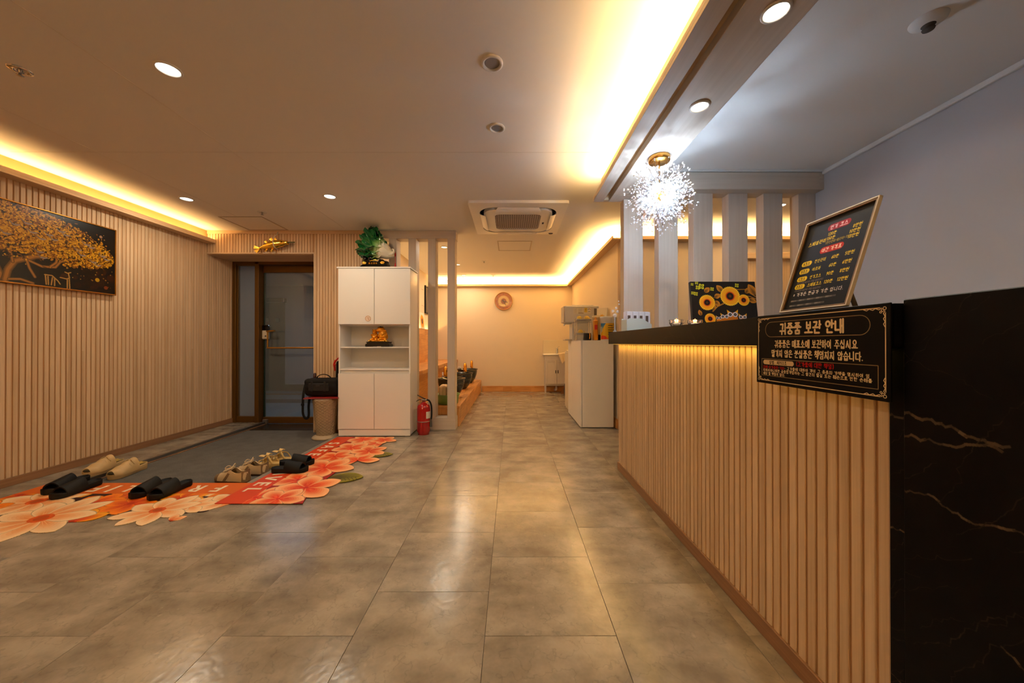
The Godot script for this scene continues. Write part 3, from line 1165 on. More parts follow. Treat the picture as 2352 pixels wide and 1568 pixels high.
# ---------------------------------------------------------------- beam, partition and pillars
func build_screens() -> void:
	var b := structure("trim_7", "long pale oak beam over the counter with a light shelf on its left", "beam")
	var st := S()
	slab(st, 0.785, 1.027, 2.1735, H, -4.1, 2.72, 0.002, 2)
	slab(st, 0.785, 1.027, 2.1735, 2.218, 2.72, 2.86, 0.002, 2)
	obj("beam_case", st, M.oak, b)
	st = S()
	slab(st, 0.661, 0.742, 2.1735, 2.190, -4.1, 2.86, 0.001, 2)
	slab(st, 0.661, 0.675, 2.190, 2.212, -4.1, 2.86, 0.001, 2)
	obj("shelf", st, M.oak, b)
	st = S()
	slab(st, 0.730, 0.785, 2.212, H, -4.1, 2.86, 0.0, 2)
	slab(st, 0.730, 0.742, 2.190, 2.212, -4.1, 2.86, 0.0, 2)
	slab(st, 0.742, 0.785, 2.1735, 2.212, 2.82, 2.86, 0.0, 2)
	obj("groove_board", st, M.slat_b, b)
	for i in 5:
		st = S()
		slab(st, 0.697, 0.709, 2.19, 2.198, -4.05 + i * 1.372, -4.05 + i * 1.372 + 1.35, 0.001)
		obj("led_strip", st, M.led_warm, b)
	strip_light(D(0.703, 2.204, -0.6), 6.8, 2, 7.5, Color(1.0, 0.83, 0.57), true, b, 0.014, 16.0)

	var pt := structure("wall_partition", "pale oak partition screen of upright posts right of the white cabinet", "partition")
	st = S()
	slab(st, -1.705, -0.662, 2.267, H, WALL_D, WALL_D + 0.15, 0.002, 0)
	obj("top_rail", st, M.oak, pt)
	st = S()
	slab(st, -1.705, -0.662, 0, 0.142, WALL_D, WALL_D + 0.15, 0.002, 0)
	obj("bottom_rail", st, M.oak, pt)
	st = S()
	box(st, Vector3.ZERO, Vector3(0.090, 2.125, 0.15), 0.002)
	st.generate_normals()
	var post := st.commit()
	for i in 5:
		copy_mesh("post", post, M.oak, D(-0.716 - 0.2315 * i - (0.0 if i < 4 else 0.01), 1.2045, WALL_D + 0.076), pt)

	var pl := structure("wall_pillars", "row of six grey oak pillars under a beam behind the reception counter", "pillar screen")
	st = S()
	slab(st, 1.030, WALL_R, 2.218, H - 0.012, 2.722, 2.80, 0.002, 0)
	slab(st, 1.030, WALL_R, 2.218, H, 2.80, 2.89, 0.0, 0)
	obj("top_beam", st, M.oak, pl)
	for i in 6:
		st = S()
		var top := 2.173 if i == 0 else 2.218
		box(st, Vector3(0, top / 2, 0), Vector3(0.153 if i < 5 else 0.138, top, 0.088), 0.002, 1, Vector2(i * 0.23, i * 0.4))
		var o := obj("pillar", st, M.oak, pl)
		o.position = D(0.969 + 0.278 * i - (0.006 if i == 5 else 0.0), 0, 2.845)


# ---------------------------------------------------------------- lamps and fittings of the ceiling
func downlight(x: float, d: float, y: float, r: float, label: String, lens: Material, energy: float, color: Color, group: String) -> void:
	var o := thing("downlight", D(x, y, d), label, "downlight", group)
	var st := S()
	lathe(st, [Vector2(r * 0.80, 0.0), Vector2(r * 0.80, -0.004), Vector2(r * 0.86, -0.008), Vector2(r, -0.004), Vector2(r, 0.0)].map(func(v): return Vector2(v.x, v.y)), 28, Transform3D(Basis.from_scale(Vector3(1, 1, 1)), Vector3.ZERO), 1)
	obj("trim_ring", st, M.white_matt, o)
	st = S()
	lathe(st, [Vector2(0, -0.004), Vector2(r * 0.5, -0.0035), Vector2(r * 0.8, -0.001)], 28, Transform3D.IDENTITY, 1)
	obj("lens", st, lens, o)
	if energy > 0:
		var s := AreaLight3D.new()
		s.area_size = Vector2(r, r) * 1.4
		s.area_normalize_energy = true
		shine(s, Vector3(0, -0.012, 0), color, energy, o, r * 0.7)
		s.rotation_degrees = Vector3(-90, 0, 0)


func build_ceiling_things() -> void:
	var g1 := "round downlights in the foyer ceiling"
	downlight(-1.67, 1.713, H, 0.056, "bright round downlight nearest the viewer in the left ceiling", M.lens, 0.85, NEUTRAL, g1)
	downlight(-3.006, 3.26, H, 0.056, "small bright downlight beside the left light shelf, above the slatted wall", M.lens, 0.85, NEUTRAL, g1)
	downlight(-1.652, 3.202, H, 0.056, "bright downlight above the white cabinet, in front of the ceiling hatch", M.lens, 0.85, NEUTRAL, g1)
	var g2 := "round downlights under the oak beam"
	downlight(0.912, 1.211, 2.1735, 0.046, "large bright downlight in the beam at the top edge of the picture", M.lens, 0.45, NEUTRAL, g2)
	downlight(0.909, 1.70, 2.1735, 0.046, "bright downlight in the beam between the crystal pendant and the next downlight", M.lens, 0.45, NEUTRAL, g2)
	var g3 := "small downlights in the back room ceiling"
	downlight(-0.938, 4.904, H, 0.05, "downlight seen between the two right posts of the partition", M.lens_warm, 0.55, NEUTRAL, g3)
	downlight(-0.918, 5.994, H, 0.05, "downlight just right of the last partition post, second toward the rear wall", M.lens_warm, 0.55, NEUTRAL, g3)
	downlight(-0.941, 6.95, H, 0.05, "downlight closest to the rear wall of the back room", M.lens_warm, 0.55, NEUTRAL, g3)
	downlight(2.60, 3.40, H, 0.05, "downlight glimpsed between the two rightmost oak pillars", M.lens, 0.5, NEUTRAL, g3)
	for d: float in [-1.0, -2.6]:
		for x: float in [-3.0, -1.67]:
			downlight(x, d, H, 0.056, "round downlight in the ceiling behind the viewer, %s" % (["left row nearer", "right row nearer", "left row farther", "right row farther"][(2 if d < -2 else 0) + (1 if x > -2 else 0)]), M.lens, 0.3, NEUTRAL, g1)
	# unlit round fittings
	for p: Array in [[-0.093, 1.673, 0.052, "unlit round ceiling speaker with a white rim nearer the viewer"], [-0.091, 2.18, 0.050, "unlit round ceiling speaker with a white rim nearer the air conditioner"]]:
		var o := thing("ceiling_speaker", D(p[0], H, p[1]), p[3], "ceiling speaker", "round ceiling speakers")
		var st := S()
		lathe(st, [Vector2(p[2] * 0.70, 0.001), Vector2(p[2] * 0.72, -0.006), Vector2(p[2] * 0.85, -0.010), Vector2(p[2], -0.006), Vector2(p[2], 0.0)], 32)
		obj("rim", st, M.white_matt, o)
		st = S()
		lathe(st, [Vector2(0, -0.002), Vector2(p[2] * 0.72, -0.001)], 32)
		obj("speaker_cloth", st, mat(Color(0.55, 0.52, 0.50), 0.8), o)
	for p: Array in [[-2.401, 1.721, "recessed chrome sprinkler head in the dark upper left corner of the ceiling"], [-0.446, 5.739, "small chrome sprinkler head in front of the ceiling hatch"], [-0.362, 6.95, "small chrome sprinkler head close to the rear light shelf"], [-2.544, 3.596, "tiny sprinkler head beside the left ceiling hatch"]]:
		var o := thing("sprinkler", D(p[0], H, p[1]), p[2], "sprinkler", "ceiling sprinklers")
		var st := S()
		lathe(st, [Vector2(0.018, 0.0), Vector2(0.022, -0.006), Vector2(0.040, -0.004), Vector2(0.042, 0.0)], 20)
		obj("escutcheon", st, M.chrome if p[1] < 2 else M.white_matt, o)
		st = S()
		lathe(st, [Vector2(0.0, -0.030), Vector2(0.013, -0.029), Vector2(0.013, -0.026), Vector2(0.004, -0.024), Vector2(0.007, -0.012), Vector2(0.009, 0.0)], 12)
		obj("sprinkler_head", st, M.steel, o)
	var sd := thing("smoke_detector", D(1.722, H, 1.45), "round white smoke detector on the reception ceiling at the upper right", "smoke detector")
	var st := S()
	lathe(st, [Vector2(0.0, -0.022), Vector2(0.030, -0.022), Vector2(0.046, -0.014), Vector2(0.056, -0.006), Vector2(0.058, 0.0)], 32)
	obj("casing", st, M.white_matt, sd)
	st = S()
	lathe(st, [Vector2(0.0, -0.042), Vector2(0.018, -0.041), Vector2(0.020, -0.036), Vector2(0.016, -0.034), Vector2(0.016, -0.028), Vector2(0.022, -0.022)], 20)
	obj("sensor_cage", st, M.dim, sd)
	build_air_conditioner()
	build_pendant()


func rounded(hx: float, hy: float, r: float, n := 6) -> PackedVector2Array:
	var p := PackedVector2Array()
	for q: Array in [[1, 1, 0.0], [-1, 1, PI / 2], [-1, -1, PI], [1, -1, PI * 1.5]]:
		for i in n + 1:
			var a: float = q[2] + PI / 2 * i / n
			p.append(Vector2(q[0] * (hx - r) + cos(a) * r, q[1] * (hy - r) + sin(a) * r))
	return p


func ring_plate(st: SurfaceTool, outer: PackedVector2Array, inner: PackedVector2Array, z0: float, z1: float, zi: float, xf: Transform3D) -> void:
	# a plate with a hole, both outlines with the same number of points; outer rim z0..z1, inner lip at zi
	var n := outer.size()
	for i in n:
		var j := (i + 1) % n
		quad(st, xf * Vector3(outer[i].x, outer[i].y, z1), xf * Vector3(outer[j].x, outer[j].y, z1), xf * Vector3(inner[j].x, inner[j].y, zi), xf * Vector3(inner[i].x, inner[i].y, zi), xf.basis.z)
		quad(st, xf * Vector3(outer[i].x, outer[i].y, z1), xf * Vector3(outer[j].x, outer[j].y, z1), xf * Vector3(outer[j].x, outer[j].y, z0), xf * Vector3(outer[i].x, outer[i].y, z0), xf.basis * Vector3(outer[i].x, outer[i].y, 0))
		quad(st, xf * Vector3(inner[i].x, inner[i].y, zi), xf * Vector3(inner[j].x, inner[j].y, zi), xf * Vector3(inner[j].x, inner[j].y, z0), xf * Vector3(inner[i].x, inner[i].y, z0), xf.basis * Vector3(-inner[i].x, -inner[i].y, 0))


func build_air_conditioner() -> void:
	var o := thing("ceiling_air_conditioner", D(0.065, H, 3.765), "square white cassette air conditioner with a lattice grille set in the ceiling", "air conditioner")
	var down := Transform3D(Basis(Vector3.RIGHT, Vector3(0, 0, -1), Vector3.DOWN).orthonormalized(), Vector3.ZERO)
	var st := S()
	ring_plate(st, rounded(0.475, 0.475, 0.02, 8), rounded(0.385, 0.385, 0.16, 8), 0.0, 0.026, 0.034, down)
	obj("panel", st, M.white, o)
	st = S()
	prism(st, rounded(0.384, 0.384, 0.16, 8), down, 0.006)
	obj("air_slot", st, M.black, o)
	st = S()
	ring_plate(st, rounded(0.345, 0.345, 0.14, 8), rounded(0.235, 0.235, 0.06, 8), 0.008, 0.040, 0.046, down)
	obj("centre_cover", st, M.white, o)
	st = S()
	prism(st, rounded(0.235, 0.235, 0.06, 8), Transform3D(down.basis, Vector3(0, -0.004, 0)), 0.018)
	obj("filter", st, mat(Color(0.13, 0.09, 0.06), 0.8), o)
	st = S()
	for i in range(-10, 11):   # woven lattice: two families of bars
		var x := i * 0.0225
		box(st, Vector3(x, -0.036, 0), Vector3(0.006, 0.008, 0.462), 0.0)
		for j in range(-10, 10):
			box(st, Vector3(x + (0.01125 if j % 2 else 0.0), -0.040, (j + 0.5) * 0.0225), Vector3(0.016, 0.006, 0.006), 0.0)
	var gr := obj("grille", st, mat(Color(0.78, 0.70, 0.60), 0.5), o)
	gr.set_meta("kind", "stuff")
	for k in 4:   # curved air vanes on the four sides
		st = S()
		var rot := Basis(Vector3.UP, k * PI / 2)
		sheet(st, 10, 4, func(u: float, v: float) -> Vector3: return rot * Vector3(u * (0.225 - 0.04 * v * v), -0.050 + 0.030 * v * v - 0.01 * (1 - v) - (0.028 * v if k == 2 else 0.0), 0.325 + 0.07 * v), 0.005)
		obj("air_vane", st, M.white, o)
	st = S()
	for i in range(-5, 6):
		box(st, Vector3(i * 0.038, -0.020, 0.372), Vector3(0.004, 0.018, 0.02), 0.0)
	obj("vane_fins", st, M.steel, o).set_meta("kind", "stuff")
	st = S()
	box(st, Vector3(0.272, -0.0445, -0.03), Vector3(0.018, 0.002, 0.05), 0.0005)
	obj("badge", st, M.dim, o)
	st = S()
	lathe(st, [Vector2(0, -0.039), Vector2(0.012, -0.038), Vector2(0.016, -0.030)], 14, Transform3D(Basis.from_scale(Vector3(1.8, 1, 1)), Vector3(0.40, 0, -0.425)))
	obj("signal_window", st, M.dim, o)


func build_pendant() -> void:
	var at := D(0.911, 2.1735, 2.17)
	var o := thing("crystal_pendant", at, "glowing dandelion-shaped crystal pendant lamp under the oak beam", "pendant lamp")
	var st := S()
	lathe(st, [Vector2(0, -0.030), Vector2(0.060, -0.030), Vector2(0.063, -0.026), Vector2(0.063, 0.0)], 36)
	obj("canopy", st, M.brass, o)
	st = S()
	tube(st, [Vector3(0, -0.03, 0), Vector3(0, -0.21, 0)], 0.005, 8)
	obj("stem", st, M.brass, o)
	var c := Vector3(0.008, -0.238, 0)
	st = S()
	ball(st, c, Vector3.ONE * 0.030, 20)
	obj("hub", st, M.brass, o)
	var r := RandomNumberGenerator.new()
	r.seed = 5
	var beads := []
	for i in 150:   # sprays of wire with crystal beads, evenly spread over the ball
		var y := 1.0 - 2.0 * (i + 0.5) / 150.0
		var a := i * 2.399963
		var dir := Vector3(sqrt(1 - y * y) * cos(a), y, sqrt(1 - y * y) * sin(a))
		if dir.y > 0.93:
			continue
		st = S()
		var wire := S()
		var L := r.randf_range(0.150, 0.215)
		var bend := Vector3(r.randf_range(-1, 1), r.randf_range(-1, 0.4), r.randf_range(-1, 1)) * 0.02
		var tip := c + dir * L + bend
		tube(wire, smooth_path([c + dir * 0.026, c + dir * L * 0.55, tip], 3), 0.0011, 5)
		for k in 9:
			var f := r.randf_range(0.40, 1.04)
			var p := c + dir * L * f + bend * f * f + Vector3(r.randf_range(-1, 1), r.randf_range(-1, 1), r.randf_range(-1, 1)) * 0.026 * f
			tube(wire, [c + dir * L * (f - 0.22), p], 0.0008, 4, false)
			ball(st, p, Vector3.ONE * r.randf_range(0.0034, 0.0060), 6, Basis.IDENTITY, -1)
		ball(st, tip, Vector3(0.0045, 0.0075, 0.0045), 6, Basis(Quaternion(Vector3.UP, dir)), -1)
		var sp := obj("spray", st, M.crystal, o)
		sp.set_meta("kind", "stuff")
		obj("wire", wire, M.chrome, sp).set_meta("kind", "stuff")
	for i in 8:
		var y := 0.75 - 1.5 * (i / 7.0)
		var a := i * 2.399963
		var dir := Vector3(sqrt(1 - y * y) * cos(a), y, sqrt(1 - y * y) * sin(a))
		st = S()
		ball(st, c + dir * 0.062, Vector3(0.007, 0.016, 0.007), 10, Basis(Quaternion(Vector3.UP, dir)))
		obj("bulb", st, M.bulb, o)
		shine(OmniLight3D.new(), c + dir * 0.062, COOL, 0.175, o, 0.006)


# ---------------------------------------------------------------- glass door and the corridor behind it
func build_door_and_corridor() -> void:
	var o := structure("door_1", "bronze framed glass entrance door with a narrow side light and a push bar", "door")
	var st := S()
	slab(st, WALL_L, -3.565, LOW, 2.085, 4.56, 4.64, 0.003)
	slab(st, -3.322, -3.270, LOW, 2.085, 4.56, 4.68, 0.003)
	slab(st, -3.565, -2.339, 2.045, 2.085, 4.56, 4.66, 0.003, 0)
	obj("door_frame", st, M.bronze, o)
	st = S()
	slab(st, -3.565, -3.322, 0.0, 0.078, 4.57, 4.62, 0.003, 0)
	slab(st, -3.565, -3.322, 2.030, 2.045, 4.57, 4.62, 0.002, 0)
	slab(st, -3.565, -3.545, 0.078, 2.030, 4.575, 4.61, 0.002)
	obj("side_light_rail", st, M.bronze, o)
	st = S()
	slab(st, -3.546, -3.322, 0.076, 2.032, 4.590, 4.598)
	obj("side_light_pane", st, M.glass, o)
	st = S()
	slab(st, -3.268, -2.30, -0.028, 0.055, 4.640, 4.685, 0.004, 0)
	slab(st, -3.268, -2.30, 1.955, 2.043, 4.640, 4.685, 0.004, 0)
	obj("door_rail", st, M.bronze, o)
	st = S()
	slab(st, -3.262, -2.30, 0.05, 1.96, 4.656, 4.668)
	obj("door_pane", st, M.glass, o)
	st = S()
	slab(st, -3.268, -3.250, 0.055, 1.955, 4.650, 4.674, 0.002)
	obj("glass_edge", st, mat(Color(0.10, 0.16, 0.12), 0.2), o)
	st = S()
	slab(st, -3.25, -3.19, -0.033, 0.03, 4.60, 4.64, 0.006)
	obj("floor_hinge", st, M.dim, o)
	st = S()
	slab(st, -3.285, -3.188, 1.075, 1.195, 4.628, 4.655, 0.010)
	var lock := obj("lock_case", st, mat(Color(0.75, 0.70, 0.62), 0.4), o)
	st = S()
	slab(st, -3.285, -3.188, 1.190, 1.262, 4.626, 4.655, 0.010)
	obj("lock_cover", st, M.gloss_black, lock)
	st = S()
	lathe(st, [Vector2(0, 0.004), Vector2(0.010, 0.003), Vector2(0.011, 0)], 14, Transform3D(Basis(Vector3.RIGHT, PI / 2), D(-3.225, 1.118, 4.627)))
	obj("key_hole", st, M.dim, lock)
	st = S()
	tube(st, smooth_path([D(-3.16, 1.175, 4.65), D(-3.16, 1.178, 4.575), D(-3.14, 1.18, 4.56), D(-3.06, 1.185, 4.56)], 5), 0.018, 12, true, 1, 0.7)
	tube(st, [D(-3.155, 1.18, 4.565), D(-3.155, 0.965, 4.565)], 0.010, 10)
	obj("lever_handle", st, M.brass, o)
	st = S()
	tube(st, [D(-3.16, 0.965, 4.565), D(-2.40, 0.965, 4.565)], 0.012, 12)
	for x: float in [-3.10, -2.50]:
		tube(st, [D(x, 0.965, 4.565), D(x, 0.965, 4.655)], 0.008, 8)
	obj("push_bar", st, M.brass, o)

	# ---- corridor
	var c := structure("wall_corridor", "dim blue grey corridor walls behind the glass door", "corridor wall")
	var grey := mat(Color(0.62, 0.64, 0.66), 0.7)
	st = S()
	slab(st, -3.80, -3.62, -0.06, 2.42, 4.70, 4.98)
	slab(st, -7.6, -5.83, -0.06, 2.42, 7.9, 8.0)
	slab(st, -5.07, -1.95, -0.06, 2.42, 7.9, 8.0)
	slab(st, -5.83, -5.07, 1.93, 2.42, 7.9, 8.0)
	slab(st, -2.05, -1.96, -0.06, 2.42, 4.71, 7.9)
	slab(st, -7.7, -7.6, -0.06, 2.42, 4.7, 8.0)
	slab(st, -7.6, -3.80, -0.06, 2.42, 4.60, 4.70)
	obj("wall_board", st, grey, c)
	st = S()
	slab(st, -5.07, -1.96, -0.05, 0.10, 7.885, 7.9, 0.002)
	obj("baseboard", st, mat(Color(0.05, 0.045, 0.045), 0.5), c)
	st = S()
	slab(st, -7.7, -1.95, 2.30, 2.42, 4.70, 8.0)
	obj("corridor_ceiling", st, grey, c)
	var f := structure("floor_corridor", "smooth blue grey corridor floor behind the glass door", "floor")
	st = S()
	slab(st, -7.7, -1.95, -0.12, -0.05, 4.62, 8.0)
	obj("floor_sheet", st, mat(Color(0.36, 0.46, 0.52), 0.35), f)
	st = S()
	slab(st, -7.0, -2.2, -0.051, -0.048, 6.35, 6.75)
	obj("floor_stripe", st, mat(Color(0.20, 0.17, 0.16), 0.4), f)
	st = S()
	slab(st, -7.0, -4.4, -0.051, -0.048, 7.35, 7.5)
	obj("floor_stripe", st, mat(Color(0.42, 0.33, 0.12), 0.4), f)
	var e := structure("door_3", "dark steel double door at the far end of the corridor", "door")
	st = S()
	for i in 2:
		slab(st, -5.83 + i * 0.38, -5.455 + i * 0.38, -0.05, 1.93, 7.93, 7.97, 0.003)
	obj("door_leaf", st, mat(Color(0.10, 0.10, 0.11), 0.35, 0.6), e)
	st = S()
	slab(st, -5.30, -5.22, 1.50, 1.58, 7.922, 7.932, 0.002)
	slab(st, -5.55, -5.47, 1.50, 1.58, 7.922, 7.932, 0.002)
	slab(st, -5.56, -5.40, 1.38, 1.41, 7.922, 7.932, 0.002)
	obj("notice_plate", st, mat(Color(0.30, 0.32, 0.30), 0.5), e)
	st = S()
	slab(st, -5.86, -5.04, 1.925, 2.02, 7.80, 7.90, 0.004)
	obj("header_box", st, M.black, e)
	st = S()
	slab(st, -5.055, -5.036, 1.93, 2.015, 7.79, 7.81, 0.003)
	slab(st, -5.86, -5.05, 2.02, 2.026, 7.795, 7.81)
	slab(st, -5.86, -5.05, 1.916, 1.922, 7.795, 7.81)
	obj("chrome_edge", st, M.steel, e)
	var l := thing("corridor_lamp", D(-3.62, 2.30, 6.05), "long cool white ceiling lamp of the corridor just above the glass door", "ceiling lamp")
	st = S()
	box(st, Vector3(0, -0.02, 0), Vector3(1.3, 0.04, 0.26), 0.006)
	obj("lamp_housing", st, M.white_matt, l)
	st = S()
	box(st, Vector3(0, -0.042, 0), Vector3(1.24, 0.006, 0.2), 0.001)
	obj("diffuser", st, glow(COOL, 4.0), l)
	var a := AreaLight3D.new()
	a.area_size = Vector2(1.24, 0.2)
	a.area_normalize_energy = true
	shine(a, Vector3(0, -0.05, 0), COOL, 0.42, l)
	a.rotation_degrees = Vector3(-90, 0, 0)


# ---------------------------------------------------------------- reception counter
const YAW := 0.0115


func build_counter() -> void:
	var at := D(0.882, 0, 1.9755)
	var o := thing("reception_counter", at, "reception counter fronted with vertical warm oak slats", "counter", "", YAW)
	var st := S()
	slab(st, 0.005, 0.42, 0, 1.020, -1.155, 0.812)
	slab(st, 0.005, 0.030, 0, 1.020, 0.812, 0.907)
	obj("carcass", st, M.groove, o)
	slats_z(o, 0.004, 0.058, 1.020, -1.140, 0.909)
	st = S()
	slab(st, -0.008, 0.012, 0, 0.060, -1.142, 0.909, 0.002, 2)
	obj("plinth", st, M.base, o)
	st = S()
	slab(st, -0.004, 0.42, 0, 1.019, -1.182, -1.143, 0.002, 1, Vector2(0.3, 0.2))
	obj("end_panel", st, M.marble, o)
	st = S()
	slab(st, -0.030, -0.018, 1.0180, 1.0200, -1.12, 0.95)
	obj("led_strip", st, M.led_yellow, o)
	strip_light(Vector3(-0.024, 1.0165, 0.085), 2.04, 2, 0.15, Color(1.0, 0.80, 0.36), false, o, 0.010)

	var top := thing("countertop", at, "thick black marble-look worktop with fine white veins on the reception counter", "worktop", "", YAW)
	st = S()
	var poly := PackedVector2Array([Vector2(-0.051, -1.198), Vector2(0.62, -1.198), Vector2(0.62, 0.805), Vector2(0.000, 0.805), Vector2(0.000, 1.005), Vector2(-0.051, 1.005)])
	# the outline lies in x and depth; turn the prism so that its depth is height
	var flat := Transform3D(Basis(Vector3.RIGHT, Vector3.FORWARD, Vector3.UP), Vector3(0, 1.020, 0))
	prism(st, poly, flat, 0.002)
	for i in poly.size():
		var a := poly[i]
		var b := poly[(i + 1) % poly.size()]
		var n := (b - a).normalized().orthogonal() * -1.0
		var mid := (a + b) / 2.0
		if Geometry2D.is_point_in_polygon(mid + n * 0.01, poly):
			n = -n
		var out := Vector3(n.x, 0, -n.y)
		var u0 := 0.0 if absf(a.y - b.y) < 0.01 else a.y
		var u1 := (b - a).length() if absf(a.y - b.y) < 0.01 else b.y
		quad(st, Vector3(a.x, 1.020, -a.y), Vector3(b.x, 1.020, -b.y), Vector3(b.x, 1.115, -b.y), Vector3(a.x, 1.115, -a.y), out, Vector2(u0, 0.2), Vector2(u1, 0.2), Vector2(u1, 0.295), Vector2(u0, 0.295))
	prism(st, poly, Transform3D(flat.basis, Vector3(0, 1.115, 0)), 0.002)
	obj("worktop_slab", st, M.marble, top)

	var pd := thing("counter_end_cabinet", D(0.86, 0, 0.774), "black marble-look cabinet at the near end of the counter, lower right corner", "cabinet", "", 0.004)
	st = S()
	box(st, Vector3(0.40, 0.5625, 0.60), Vector3(0.80, 1.125, 1.20), 0.002, 1, Vector2(0.75, 0.95))
	obj("cabinet_body", st, M.marble, pd)


func sunflower(cv: Canvas, c: Vector2, r: float, petals := 30) -> void:
	for k in 2:
		for i in petals:
			var a := TAU * (i + k * 0.5) / petals
			cv.petal(c, a, r * (1.0 if k == 0 else 0.86), r * 0.34, Color(0.85, 0.30, 0.03), Color(0.93, 0.66, 0.06) if k else Color(0.97, 0.80, 0.20), 0.75)
	cv.disc(c, r * 0.46, Color(0.78, 0.26, 0.02))
	cv.disc(c, r * 0.36, Color(0.07, 0.035, 0.02))
	cv.disc(c, r * 0.14, Color(0.36, 0.20, 0.07))


func leaf(cv: Canvas, c: Vector2, a: float, l: float, w: float, col := Color(0.72, 0.48, 0.10)) -> void:
	cv.petal(c, a, l, w, col.darkened(0.45), col, 0.55)
	cv.line(c, c + Vector2(l * 0.9, 0).rotated(a), l * 0.025, col.darkened(0.5))


func notice_texture() -> ImageTexture:
	var cv := Canvas.new(2048, 1092, Color(0.022, 0.018, 0.016))
	var ink := Color(0.86, 0.76, 0.58)
	var dimk := Color(0.56, 0.46, 0.31)
	cv.frame(Vector2(44, 44), Vector2(2004, 1048), 11, ink)
	for q: Array in [[44, 44, 1, 1], [2004, 44, -1, 1], [44, 1048, 1, -1], [2004, 1048, -1, -1]]:   # scrollwork in the corners
		var o := Vector2(q[0], q[1])
		var s := Vector2(q[2], q[3])
		cv.disc(o + s * 26, 40, Color(0.022, 0.018, 0.016))
		for k in 3:
			cv.ring(o + s * (8.0 + 20.0 * k), 17 - 3 * k, 17 - 3 * k, 8, ink, 12)
		for k in 6:
			cv.line(o + s * Vector2(40 + k * 34, 4 + (k % 2) * 14), o + s * Vector2(66 + k * 34, 20 - (k % 2) * 14), 9, ink)
			cv.line(o + s * Vector2(4 + (k % 2) * 14, 40 + k * 30), o + s * Vector2(20 - (k % 2) * 14, 64 + k * 30), 9, ink)
	cv.pill(Vector2(200, 110), Vector2(1840, 345), dimk, 9)
	cv.write("귀중품 보관 안내", Vector2(500, 140), Vector2(122, 170), 27, ink, 0.08)
	cv.write("귀중품은 매표소에 보관하여 주십시요", Vector2(395, 400), Vector2(70, 112), 15, ink, 0.08)
	cv.write("맡기지 않은 분실품은 책임지지 않습니다.", Vector2(330, 548), Vector2(70, 112), 15, ink, 0.08)
	cv.frame(Vector2(118, 700), Vector2(1925, 968), 9, dimk)
	cv.pill(Vector2(150, 716), Vector2(760, 788), Color(0.80, 0.70, 0.52))
	cv.write_in("상법. 제153조", Vector2(455, 752), Vector2(50, 54), 8, Color(0.05, 0.04, 0.03))
	var red := Color(0.62, 0.05, 0.03)
	cv.write("(고가물에 대한 책임)", Vector2(800, 714), Vector2(56, 68), 11, red)
	var x := cv.write("화폐", Vector2(150, 806), Vector2(45, 46), 8, red)
	x = cv.write("·", Vector2(x, 806), Vector2(45, 46), 8, ink)
	x = cv.write("유가증권", Vector2(x, 806), Vector2(45, 46), 8, red)
	x = cv.write("·", Vector2(x, 806), Vector2(45, 46), 8, ink)
	x = cv.write("기타", Vector2(x, 806), Vector2(45, 46), 8, red)
	cv.write("· 고가물에 대하여 객이 그 종류와 가액을 명시하여 임", Vector2(x, 806), Vector2(46, 46), 7, ink)
	cv.write("치하지아니하면 공중접객업자는 그 물건의 멸실 또는 훼손으로 인한 손해를", Vector2(150, 858), Vector2(45.5, 46), 7, ink)
	cv.write("배상 할 책임이 없다.", Vector2(150, 910), Vector2(43, 46), 7, ink)
	return cv.done(1536, 819)


func menu_texture() -> ImageTexture:
	var cv := Canvas.new(1080, 1460, Color(0.045, 0.036, 0.038))
	var y := Color(0.86, 0.74, 0.10)
	var w := Color(0.80, 0.76, 0.70)
	cv.pill(Vector2(390, 120), Vector2(760, 225), Color(0.58, 0.05, 0.15))
	cv.write_in("인기 코스", Vector2(575, 172), Vector2(60, 66), 10, Color(0.92, 0.80, 0.82))
	cv.write("120분", Vector2(430, 250), Vector2(50, 56), 9, y)
	cv.write("8만원", Vector2(820, 250), Vector2(50, 56), 9, y)
	cv.write("스페셜관리", Vector2(110, 330), Vector2(58, 64), 10, y)
	cv.write("150분", Vector2(430, 325), Vector2(50, 56), 9, y)
	cv.write("10만원", Vector2(790, 325), Vector2(50, 56), 9, y)
	cv.write("(전신관리+발관리+각질)", Vector2(430, 395), Vector2(34, 44), 6, y.darkened(0.25))
	cv.write("13만원", Vector2(790, 400), Vector2(50, 56), 9, y)
	cv.pill(Vector2(370, 480), Vector2(760, 585), Color(0.72, 0.13, 0.05))
	cv.write_in("야간 가격표", Vector2(565, 532), Vector2(56, 66), 10, Color(0.95, 0.82, 0.72))
	var rows := [["A코스", "전신관리", "60분", "5만원"], ["B코스", "아로마", "60분", "6만원"], ["C코스", "인기코스", "90분", "8만원"], ["D코스", "스페셜코스", "120분", "12만원"]]
	for i in 4:
		var t := 660.0 + i * 128.0
		cv.pill(Vector2(90, t - 8), Vector2(280, t + 72), y)
		cv.write_in(rows[i][0], Vector2(185, t + 32), Vector2(44, 50), 8, Color(0.10, 0.07, 0.02))
		cv.write(rows[i][1], Vector2(330, t), Vector2(46, 56), 8, y)
		cv.write(rows[i][2], Vector2(620, t), Vector2(50, 56), 9, y)
		cv.write(rows[i][3], Vector2(830, t), Vector2(50, 56), 9, y)
		if i > 1:
			cv.write("(전신관리+발관리+각질+얼굴관리)", Vector2(110, t + 80), Vector2(28, 34), 4, Color(0.45, 0.40, 0.36))
	cv.write("* 가격은 현금가 기준 입니다.", Vector2(110, 1180), Vector2(58, 62), 8, w)
	for k in 2:   # account lines, too blurred to be read
		for i in 15 - k * 3:
			cv.line(Vector2(110 + i * 52, 1312 + k * 80), Vector2(110 + i * 52 + 34, 1312 + k * 80), 26, w.darkened(0.45 + 0.1 * (i % 3)))
	return cv.done(810, 1095)


